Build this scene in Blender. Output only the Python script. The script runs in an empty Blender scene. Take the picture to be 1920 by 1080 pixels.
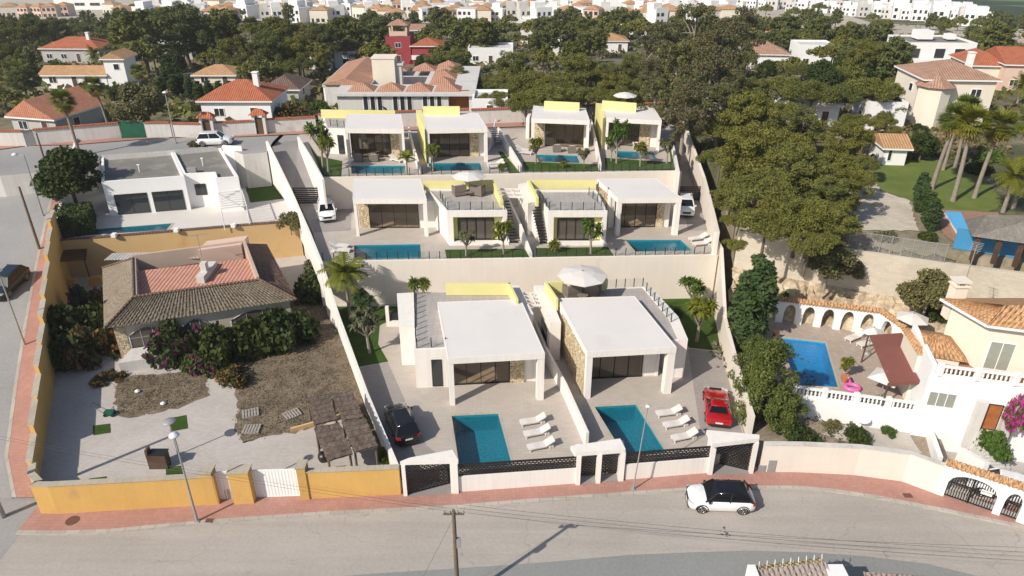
import bpy, bmesh, math, random
from mathutils import Vector, Matrix
R = math.radians
PI = math.pi
scene = bpy.context.scene
COL = scene.collection
random.seed(7)

# ------------------------------------------------------------------ camera, light, exposure
F_PX, TILT, CAM_H = 1356.0, R(27.5), 34.5
cam_data = bpy.data.cameras.new('camera')
cam_data.sensor_width = 36.0
cam_data.lens = 36.0 * F_PX / 1920.0
cam_data.clip_start = 0.5
cam_data.clip_end = 9000
camera = bpy.data.objects.new('camera', cam_data)
COL.objects.link(camera)
camera.location = (0, 0, CAM_H)
camera.rotation_euler = (PI / 2 - TILT, 0, 0)
scene.camera = camera

SUN_AZ, SUN_EL = R(41), R(38)          # direction the shadows run (from +x towards +y), height of the sun
world = bpy.data.worlds.new('World')
scene.world = world
world.use_nodes = True
wn = world.node_tree
bg = wn.nodes['Background']
sky = wn.nodes.new('ShaderNodeTexSky')
sky.sky_type = 'NISHITA'
sky.sun_disc = False
sky.sun_elevation = SUN_EL
sky.sun_rotation = math.atan2(-math.cos(SUN_AZ), -math.sin(SUN_AZ))
sky.air_density = 1.0
sky.dust_density = 1.2
wn.links.new(sky.outputs[0], bg.inputs[0])
bg.inputs[1].default_value = 0.10
sun_data = bpy.data.lights.new('sun', 'SUN')
sun_data.energy = 4.4
sun_data.angle = R(0.53)
sun_data.color = (1.0, 0.93, 0.83)
sun = bpy.data.objects.new('sun', sun_data)
COL.objects.link(sun)
SD = Vector((math.cos(SUN_AZ) * math.cos(SUN_EL), math.sin(SUN_AZ) * math.cos(SUN_EL), -math.sin(SUN_EL)))
sun.rotation_euler = SD.to_track_quat('-Z', 'Y').to_euler()
sun.location = (-60, -50, 90)
vs = scene.view_settings
vs.view_transform = 'Standard'
vs.look = 'None'
vs.gamma = 1.0
vs.exposure = 0.22
vs.use_curve_mapping = False

# ------------------------------------------------------------------ pixel <-> place
CT, ST = math.cos(TILT), math.sin(TILT)
def ray(px, py):
    u = (px - 960) / F_PX; v = (540 - py) / F_PX
    return (u, CT + v * ST, -ST + v * CT)
def P(px, py, z=0.0):
    d = ray(px, py); t = (z - CAM_H) / d[2]
    return Vector((d[0] * t, d[1] * t, z))
def depth(p): return p[1] * CT - (p[2] - CAM_H) * ST
def ppm(p): return F_PX / depth(p)
def lerp(a, b, t): return a + (b - a) * t
def clamp(t, a=0.0, b=1.0): return max(a, min(b, t))
def yard_left(y):            # street side of the left plots
    return lerp(-31.4, -45.6, (y - 36) / 30.0) if y < 66 else lerp(-45.6, -55.0, (y - 66) / 24.0)
def park_line(x): return 61.0 - (x - 21) * 0.43      # foot of the bank under the park, right
def T(x, y):                 # natural ground height
    if y < 36: z = 0.0
    elif y < 90: z = (y - 36) / 6.0
    elif y < 98: z = 9.0
    elif y < 640: z = 9.0 - (y - 98) * 0.08
    else: z = 9.0 - 542 * 0.08
    if y > park_line(x) + 1.2 and y < 98 and x > 20.9 + (y - 60) * .1: z = 8.7
    elif 36 < y < 90 and yard_left(y) < x < 75: z = -1.5
    return z
def PT(px, py):              # where the ray meets the natural ground
    d = ray(px, py); t = 20.0
    while t < 4000:
        x, y, z = d[0] * t, d[1] * t, CAM_H + d[2] * t
        if z <= T(x, y): break
        t += 0.25 + t * 0.002
    return Vector((x, y, T(x, y)))

# ------------------------------------------------------------------ mesh builder
class MB:
    def __init__(s): s.v = []; s.f = []; s.m = []; s.sm = []
    def face(s, pts, m=0, smooth=False):
        b = len(s.v); s.v += [tuple(p) for p in pts]; s.f.append(list(range(b, b + len(pts)))); s.m.append(m); s.sm.append(smooth)
    def grid(s, rows, m=0, smooth=True, closed=False):
        b = len(s.v); n = len(rows[0])
        for r in rows: s.v += [tuple(p) for p in r]
        for i in range(len(rows) - 1):
            for j in range(n if closed else n - 1):
                k = (j + 1) % n
                s.f.append([b + i * n + j, b + i * n + k, b + (i + 1) * n + k, b + (i + 1) * n + j]); s.m.append(m); s.sm.append(smooth)
    def box(s, x0, x1, y0, y1, z0, z1, m=0):
        s.prism([(x0, y0), (x1, y0), (x1, y1), (x0, y1)], z0, z1, m)
    def prism(s, poly, z0, z1, m=0, mtop=None):
        if area2(poly) < 0: poly = poly[::-1]
        n = len(poly)
        za = z0 if isinstance(z0, (list, tuple)) else [z0] * n
        zb = z1 if isinstance(z1, (list, tuple)) else [z1] * n
        s.face([(poly[i][0], poly[i][1], zb[i]) for i in range(n)], m if mtop is None else mtop)
        s.face([(poly[i][0], poly[i][1], za[i]) for i in reversed(range(n))], m)
        for i in range(n):
            k = (i + 1) % n
            s.face([(poly[i][0], poly[i][1], za[i]), (poly[k][0], poly[k][1], za[k]), (poly[k][0], poly[k][1], zb[k]), (poly[i][0], poly[i][1], zb[i])], m)
    def hexa(s, a, b, m=0):   # a: 4 bottom pts, b: 4 top pts (ccw)
        s.face(b, m); s.face(a[::-1], m)
        for i in range(4):
            k = (i + 1) % 4; s.face([a[i], a[k], b[k], b[i]], m)
    def bar(s, p, q, w, h=None, m=0):
        p, q = Vector(p), Vector(q); h = h or w
        d = (q - p).normalized()
        up = Vector((0, 0, 1)) if abs(d.z) < 0.95 else Vector((0, 1, 0))
        sx = d.cross(up).normalized() * (w / 2); sz = sx.cross(d).normalized() * (h / 2)
        a = [p - sx - sz, p + sx - sz, q + sx - sz, q - sx - sz]; b = [p - sx + sz, p + sx + sz, q + sx + sz, q - sx + sz]
        s.hexa(a, b, m)
    def tube(s, pts, rad, n=8, m=0, cap=True):
        rows = []; pts = [Vector(p) for p in pts]
        rad = rad if isinstance(rad, (list, tuple)) else [rad] * len(pts)
        for i, p in enumerate(pts):
            d = (pts[min(i + 1, len(pts) - 1)] - pts[max(i - 1, 0)]).normalized()
            up = Vector((0, 0, 1)) if abs(d.z) < 0.9 else Vector((1, 0, 0))
            a = d.cross(up).normalized(); b = d.cross(a).normalized()
            rows.append([p + a * (rad[i] * math.cos(2 * PI * j / n)) + b * (rad[i] * math.sin(2 * PI * j / n)) for j in range(n)])
        s.grid(rows, m, True, True)
        if cap:
            s.face(rows[-1], m); s.face(rows[0][::-1], m)
    def lathe(s, c, prof, n=12, m=0, axis='z', smooth=True):
        rows = []
        for r_, h in prof:
            row = []
            for j in range(n):
                a = 2 * PI * j / n
                if axis == 'z': row.append((c[0] + r_ * math.cos(a), c[1] + r_ * math.sin(a), c[2] + h))
                elif axis == 'y': row.append((c[0] + r_ * math.cos(a), c[1] + h, c[2] + r_ * math.sin(a)))
                else: row.append((c[0] + h, c[1] + r_ * math.cos(a), c[2] + r_ * math.sin(a)))
            rows.append(row)
        s.grid(rows, m, smooth, True)
        s.face(rows[-1], m); s.face(rows[0][::-1], m)
    def build(s, name, mats, parent=None, off=(0, 0, 0), weld=False):
        me = bpy.data.meshes.new(name)
        o3 = off
        me.from_pydata([(v[0] - o3[0], v[1] - o3[1], v[2] - o3[2]) for v in s.v], [], s.f)
        if not isinstance(mats, (list, tuple)): mats = [mats]
        for m in mats: me.materials.append(m)
        me.polygons.foreach_set('material_index', s.m)
        me.polygons.foreach_set('use_smooth', s.sm)
        uv = me.uv_layers.new(name='UVMap').data
        co = [v.co for v in me.vertices]
        for p in me.polygons:      # metres along the eave / up the slope
            n = p.normal
            if abs(n.z) > 0.98 or n.length < .5: u, w = Vector((1, 0, 0)), Vector((0, 1, 0))
            else:
                u = Vector((-n.y, n.x, 0)).normalized(); w = n.cross(u)
            for li in p.loop_indices:
                c = co[me.loops[li].vertex_index]; uv[li].uv = (c.dot(u) , c.dot(w))
        if weld:
            bm = bmesh.new(); bm.from_mesh(me); bmesh.ops.remove_doubles(bm, verts=bm.verts, dist=0.0005); bm.to_mesh(me); bm.free()
        me.update()
        o = bpy.data.objects.new(name, me); COL.objects.link(o)
        if parent is not None: o.parent = parent
        return o
def area2(p): return sum(p[i][0] * p[(i + 1) % len(p)][1] - p[(i + 1) % len(p)][0] * p[i][1] for i in range(len(p)))
def tag(o, label=None, cat=None, group=None, kind=None):
    if label: o['label'] = label
    if cat: o['category'] = cat
    if group: o['group'] = group
    if kind: o['kind'] = kind
    return o
def struct(name, mb, m):
    o = mb.build(name, m); o['kind'] = 'structure'; return o
def thing(name, label, cat, loc, group=None, rz=0):
    o = bpy.data.objects.new(name, None); COL.objects.link(o); o.location = loc; o.rotation_euler = (0, 0, rz)
    o.empty_display_size = 0.3
    return tag(o, label, cat, group)
def part(par, name, mb, m, label=None, weld=False):
    """mesh given in world coordinates, stored relative to its (unrotated) thing"""
    r = par
    while r.parent: r = r.parent
    o = mb.build(name, m, par, off=r.location, weld=weld)
    if label: o['label'] = label
    return o
def lpart(par, name, mb, m, label=None, weld=False):
    """mesh given in the thing's own coordinates"""
    o = mb.build(name, m, par, weld=weld)
    if label: o['label'] = label
    return o
def single(name, mb, m, label, cat, loc=None, group=None, weld=False):
    if loc is None:
        xs = [v[0] for v in mb.v]; ys = [v[1] for v in mb.v]; zs = [v[2] for v in mb.v]
        loc = ((min(xs) + max(xs)) / 2, (min(ys) + max(ys)) / 2, min(zs))
    o = mb.build(name, m, off=loc, weld=weld); o.location = loc
    return tag(o, label, cat, group)
def copy_tree(o, parent=None):
    c = o.copy(); COL.objects.link(c)
    if parent is not None: c.parent = parent
    for ch in list(o.children): copy_tree(ch, c)
    return c
def put(o, loc, rz=0, sc=1, label=None, group=None):
    o.location = loc; o.rotation_euler = (0, 0, rz); o.scale = (sc, sc, sc) if not isinstance(sc, (tuple, list)) else sc
    if label: o['label'] = label
    if group: o['group'] = group
    return o

# ------------------------------------------------------------------ materials
def new_mat(name):
    m = bpy.data.materials.new(name); m.use_nodes = True
    nt = m.node_tree; nt.nodes.clear()
    out = nt.nodes.new('ShaderNodeOutputMaterial'); b = nt.nodes.new('ShaderNodeBsdfPrincipled')
    nt.links.new(b.outputs[0], out.inputs[0])
    return m, nt, b, out
def N(nt, t, **kw):
    n = nt.nodes.new(t)
    for k, v in kw.items():
        if k in n.inputs.keys() if isinstance(k, str) else False: n.inputs[k].default_value = v
        else: setattr(n, k, v)
    return n
def rgb(c): return (c[0], c[1], c[2], 1)
def noise(nt, vec, scale, detail=4, rough=.6):
    n = nt.nodes.new('ShaderNodeTexNoise'); n.inputs['Scale'].default_value = scale; n.inputs['Detail'].default_value = detail; n.inputs['Roughness'].default_value = rough
    if vec is not None: nt.links.new(vec, n.inputs['Vector'])
    return n.outputs['Fac']
def ramp(nt, fac, stops):
    r = nt.nodes.new('ShaderNodeValToRGB')
    el = r.color_ramp.elements
    while len(el) < len(stops): el.new(0.5)
    for e, (p, c) in zip(el, stops): e.position = p; e.color = rgb(c) if len(c) == 3 else c
    nt.links.new(fac, r.inputs[0]); return r.outputs[0]
def mix(nt, fac, a, b, mode='MIX'):
    m = nt.nodes.new('ShaderNodeMix'); m.data_type = 'RGBA'; m.blend_type = mode
    for sock, v in ((m.inputs[0], fac), (m.inputs[6], a), (m.inputs[7], b)):
        if isinstance(v, (int, float)): sock.default_value = v
        elif isinstance(v, tuple): sock.default_value = rgb(v)
        else: nt.links.new(v, sock)
    return m.outputs[2]
def bump(nt, b, h, strength=.3, dist=.02):
    n = nt.nodes.new('ShaderNodeBump'); n.inputs['Strength'].default_value = strength; n.inputs['Distance'].default_value = dist
    nt.links.new(h, n.inputs['Height']); nt.links.new(n.outputs[0], b.inputs['Normal'])
def geo_pos(nt):
    return nt.nodes.new('ShaderNodeNewGeometry').outputs['Position']
def uvc(nt): 
    return nt.nodes.new('ShaderNodeTexCoord').outputs['UV']
def M_plain(name, c, rough=.8, var=.12, scale=.6, fine=8, metal=0, spec=.3, stain=None, bmp=.15, streak=0):
    m, nt, b, o = new_mat(name)
    pos = geo_pos(nt)
    n1 = noise(nt, pos, scale, 5); n2 = noise(nt, pos, fine, 4)
    lo = tuple(x * (1 - var) for x in c); hi = tuple(min(1, x * (1 + var * .7)) for x in c)
    col = ramp(nt, n1, [(.3, lo), (.7, hi)])
    col = mix(nt, .25, col, ramp(nt, n2, [(.3, tuple(x * (1 - var * 1.6) for x in c)), (.7, hi)]))
    if stain:
        n3 = noise(nt, pos, stain[1], 6, .7)
        col = mix(nt, ramp(nt, n3, [(stain[2], (0, 0, 0)), (stain[2] + .12, (1, 1, 1))]), col, stain[0])
    if streak:
        mp = nt.nodes.new('ShaderNodeMapping'); mp.inputs['Scale'].default_value = (2.2, 2.2, .12); nt.links.new(pos, mp.inputs[0])
        col = mix(nt, 1.0, col, ramp(nt, noise(nt, mp.outputs[0], 1.4, 6, .7), [(.36, (1 - streak, 1 - streak * 1.08, 1 - streak * 1.2)), (.56, (1, 1, 1))]), 'MULTIPLY')
    nt.links.new(col, b.inputs['Base Color'])
    b.inputs['Roughness'].default_value = rough; b.inputs['Metallic'].default_value = metal; b.inputs['Specular IOR Level'].default_value = spec
    if bmp: bump(nt, b, n2, bmp, .02)
    return m
def M_tiles(name, c1, c2, bw, bh, mortar, ms=.012, rough=.7, off=.0, use_uv=True, rot=0, var=.5, bmp=.3, stain=True):
    m, nt, b, o = new_mat(name)
    v = uvc(nt) if use_uv else geo_pos(nt)
    if rot:
        mp = nt.nodes.new('ShaderNodeMapping'); mp.inputs['Rotation'].default_value = (0, 0, rot); nt.links.new(v, mp.inputs[0]); v = mp.outputs[0]
    t = nt.nodes.new('ShaderNodeTexBrick'); t.offset = off
    nt.links.new(v, t.inputs['Vector'])
    t.inputs['Color1'].default_value = rgb(c1); t.inputs['Color2'].default_value = rgb(c2); t.inputs['Mortar'].default_value = rgb(mortar)
    t.inputs['Scale'].default_value = 1; t.inputs['Mortar Size'].default_value = ms; t.inputs['Mortar Smooth'].default_value = .1
    t.inputs['Brick Width'].default_value = bw; t.inputs['Row Height'].default_value = bh; t.inputs['Bias'].default_value = 0
    pos = geo_pos(nt)
    n = noise(nt, pos, .35, 6, .65)
    col = mix(nt, var, t.outputs['Color'], ramp(nt, n, [(.3, (.6, .6, .6)), (.7, (1, 1, 1))]), 'MULTIPLY')
    n2 = noise(nt, pos, 14, 4)
    col = mix(nt, .35, col, ramp(nt, n2, [(.3, (.7, .7, .7)), (.7, (1, 1, 1))]), 'MULTIPLY')
    nt.links.new(col, b.inputs['Base Color']); b.inputs['Roughness'].default_value = rough; b.inputs['Specular IOR Level'].default_value = .25
    bump(nt, b, t.outputs['Fac'], -bmp, .01)
    return m
def M_rooftile(name, c, c2, period=.24, row=.38, var=.6):
    """curved clay tiles: rounded channels along the slope, courses across it"""
    m, nt, b, o = new_mat(name)
    v = uvc(nt)
    sep = nt.nodes.new('ShaderNodeSeparateXYZ'); nt.links.new(v, sep.inputs[0])
    def mth(op, a, bb=None):
        k = nt.nodes.new('ShaderNodeMath'); k.operation = op
        for i, q in enumerate((a, bb)):
            if q is None: continue
            if isinstance(q, (int, float)): k.inputs[i].default_value = q
            else: nt.links.new(q, k.inputs[i])
        return k.outputs[0]
    sx = mth('SINE', mth('MULTIPLY', sep.outputs[0], 2 * PI / period))
    fx = mth('MULTIPLY_ADD', sx, .5); nt.nodes[-1].inputs[2].default_value = .5
    fy = mth('FRACT', mth('DIVIDE', sep.outputs[1], row))
    pos = geo_pos(nt)
    n = noise(nt, pos, 1.1, 6, .7); nf = noise(nt, pos, 9, 3)
    col = ramp(nt, n, [(.3, c), (.68, c2)])
    col = mix(nt, .55, col, ramp(nt, nf, [(.3, (.55, .55, .55)), (.7, (1.25, 1.2, 1.15))]), 'MULTIPLY')
    col = mix(nt, var, col, ramp(nt, fx, [(.0, (.35, .33, .32)), (.45, (1, 1, 1))]), 'MULTIPLY')
    nt.links.new(col, b.inputs['Base Color']); b.inputs['Roughness'].default_value = .85; b.inputs['Specular IOR Level'].default_value = .2
    h = mth('ADD', mth('MULTIPLY', fx, .8), mth('MULTIPLY', fy, -.35))
    bump(nt, b, h, .8, .07)
    return m
def M_gloss(name, c, rough=.15, metal=0, coat=0, spec=.5):
    m, nt, b, o = new_mat(name)
    pos = geo_pos(nt); n = noise(nt, pos, 3, 3)
    nt.links.new(ramp(nt, n, [(.3, tuple(x * .9 for x in c)), (.7, c)]), b.inputs['Base Color'])
    b.inputs['Roughness'].default_value = rough; b.inputs['Metallic'].default_value = metal
    b.inputs['Coat Weight'].default_value = coat; b.inputs['Specular IOR Level'].default_value = spec
    return m
def M_glass(name, tint, refl=.12, rough=.03, alpha=.9):
    """thin see-through pane: tinted transparency under a clear reflection"""
    m, nt, b, o = new_mat(name); nt.nodes.remove(b)
    tr = nt.nodes.new('ShaderNodeBsdfTransparent'); tr.inputs[0].default_value = rgb(tint)
    gl = nt.nodes.new('ShaderNodeBsdfGlossy'); gl.inputs['Roughness'].default_value = rough; gl.inputs[0].default_value = (1, 1, 1, 1)
    fr = nt.nodes.new('ShaderNodeLayerWeight'); fr.inputs[0].default_value = .5
    pw = nt.nodes.new('ShaderNodeMath'); pw.operation = 'POWER'; pw.inputs[1].default_value = 4.5; nt.links.new(fr.outputs['Facing'], pw.inputs[0])
    ad = nt.nodes.new('ShaderNodeMath'); ad.operation = 'ADD'; ad.inputs[1].default_value = refl; nt.links.new(pw.outputs[0], ad.inputs[0])
    mx = nt.nodes.new('ShaderNodeMixShader')
    nt.links.new(ad.outputs[0], mx.inputs[0]); nt.links.new(tr.outputs[0], mx.inputs[1]); nt.links.new(gl.outputs[0], mx.inputs[2])
    nt.links.new(mx.outputs[0], o.inputs[0])
    return m
def M_water(name, tint):
    m = M_glass(name, tint, refl=.05, rough=.02); nt = m.node_tree
    gl = [n for n in nt.nodes if n.type == 'BSDF_GLOSSY'][0]; fr = [n for n in nt.nodes if n.type == 'LAYER_WEIGHT'][0]
    bp = nt.nodes.new('ShaderNodeBump'); bp.inputs['Strength'].default_value = .55; bp.inputs['Distance'].default_value = .08
    nt.links.new(noise(nt, geo_pos(nt), 3.5, 4), bp.inputs['Height'])
    nt.links.new(bp.outputs[0], gl.inputs['Normal']); nt.links.new(bp.outputs[0], fr.inputs['Normal'])
    return m
def M_leaf(name, dark, light, hue=None, trans=.25, scale=.45):
    m, nt, b, o = new_mat(name)
    pos = geo_pos(nt)
    n = noise(nt, pos, scale, 3, .6); n2 = noise(nt, pos, 3.5, 3, .6)
    oi = nt.nodes.new('ShaderNodeObjectInfo')
    col = mix(nt, .5, ramp(nt, n, [(.3, dark), (.7, light)]), ramp(nt, n2, [(.3, dark), (.7, light)]))
    col = mix(nt, oi.outputs['Random'], col, mix(nt, 1.0, col, hue or (1.25, 1.1, .75), 'MULTIPLY'))
    nt.links.new(col, b.inputs['Base Color']); b.inputs['Roughness'].default_value = .65; b.inputs['Specular IOR Level'].default_value = .2
    tl = nt.nodes.new('ShaderNodeBsdfTranslucent'); nt.links.new(col, tl.inputs[0])
    mx = nt.nodes.new('ShaderNodeMixShader'); mx.inputs[0].default_value = trans
    nt.links.new(b.outputs[0], mx.inputs[1]); nt.links.new(tl.outputs[0], mx.inputs[2]); nt.links.new(mx.outputs[0], o.inputs[0])
    return m
def M_ramp2(name, scale, stops, rough=.9, fine=(12, .35), bmp=.4, detail=8, crack=0):
    m, nt, b, o = new_mat(name)
    pos = geo_pos(nt)
    n = noise(nt, pos, scale, detail, .7); n2 = noise(nt, pos, fine[0], 5, .7)
    col = ramp(nt, n, stops)
    col = mix(nt, fine[1], col, ramp(nt, n2, [(.25, (.35, .35, .35)), (.75, (1.5, 1.5, 1.5))]), 'MULTIPLY')
    nt.links.new(col, b.inputs['Base Color']); b.inputs['Roughness'].default_value = rough; b.inputs['Specular IOR Level'].default_value = .15
    if crack:
        e = nt.nodes.new('ShaderNodeTexVoronoi'); e.feature = 'DISTANCE_TO_EDGE'; e.inputs['Scale'].default_value = crack
        wp = nt.nodes.new('ShaderNodeVectorMath'); wp.operation = 'MULTIPLY_ADD'; nn = nt.nodes.new('ShaderNodeTexNoise'); nn.inputs['Scale'].default_value = .9; nt.links.new(pos, nn.inputs['Vector'])
        nt.links.new(nn.outputs['Color'], wp.inputs[0]); wp.inputs[1].default_value = (1.6, 1.6, 0); nt.links.new(pos, wp.inputs[2]); nt.links.new(wp.outputs[0], e.inputs['Vector'])
        n4 = noise(nt, pos, .3, 3)
        k = mix(nt, 1.0, ramp(nt, e.outputs['Distance'], [(.0, (1, 1, 1)), (.006, (0, 0, 0))]), ramp(nt, n4, [(.45, (0, 0, 0)), (.6, (.5, .5, .5))]), 'MULTIPLY')
        col = mix(nt, k, col, (.10, .09, .08))
        mp = nt.nodes.new('ShaderNodeMapping'); mp.inputs['Scale'].default_value = (.06, .9, 1); nt.links.new(pos, mp.inputs[0])
        col = mix(nt, .5, col, ramp(nt, noise(nt, mp.outputs[0], 1.0, 5), [(.35, (.84, .84, .84)), (.6, (1.06, 1.06, 1.06))]), 'MULTIPLY')
        nt.links.new(col, b.inputs['Base Color'])
    bump(nt, b, n2, bmp, .05)
    return m

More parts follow.
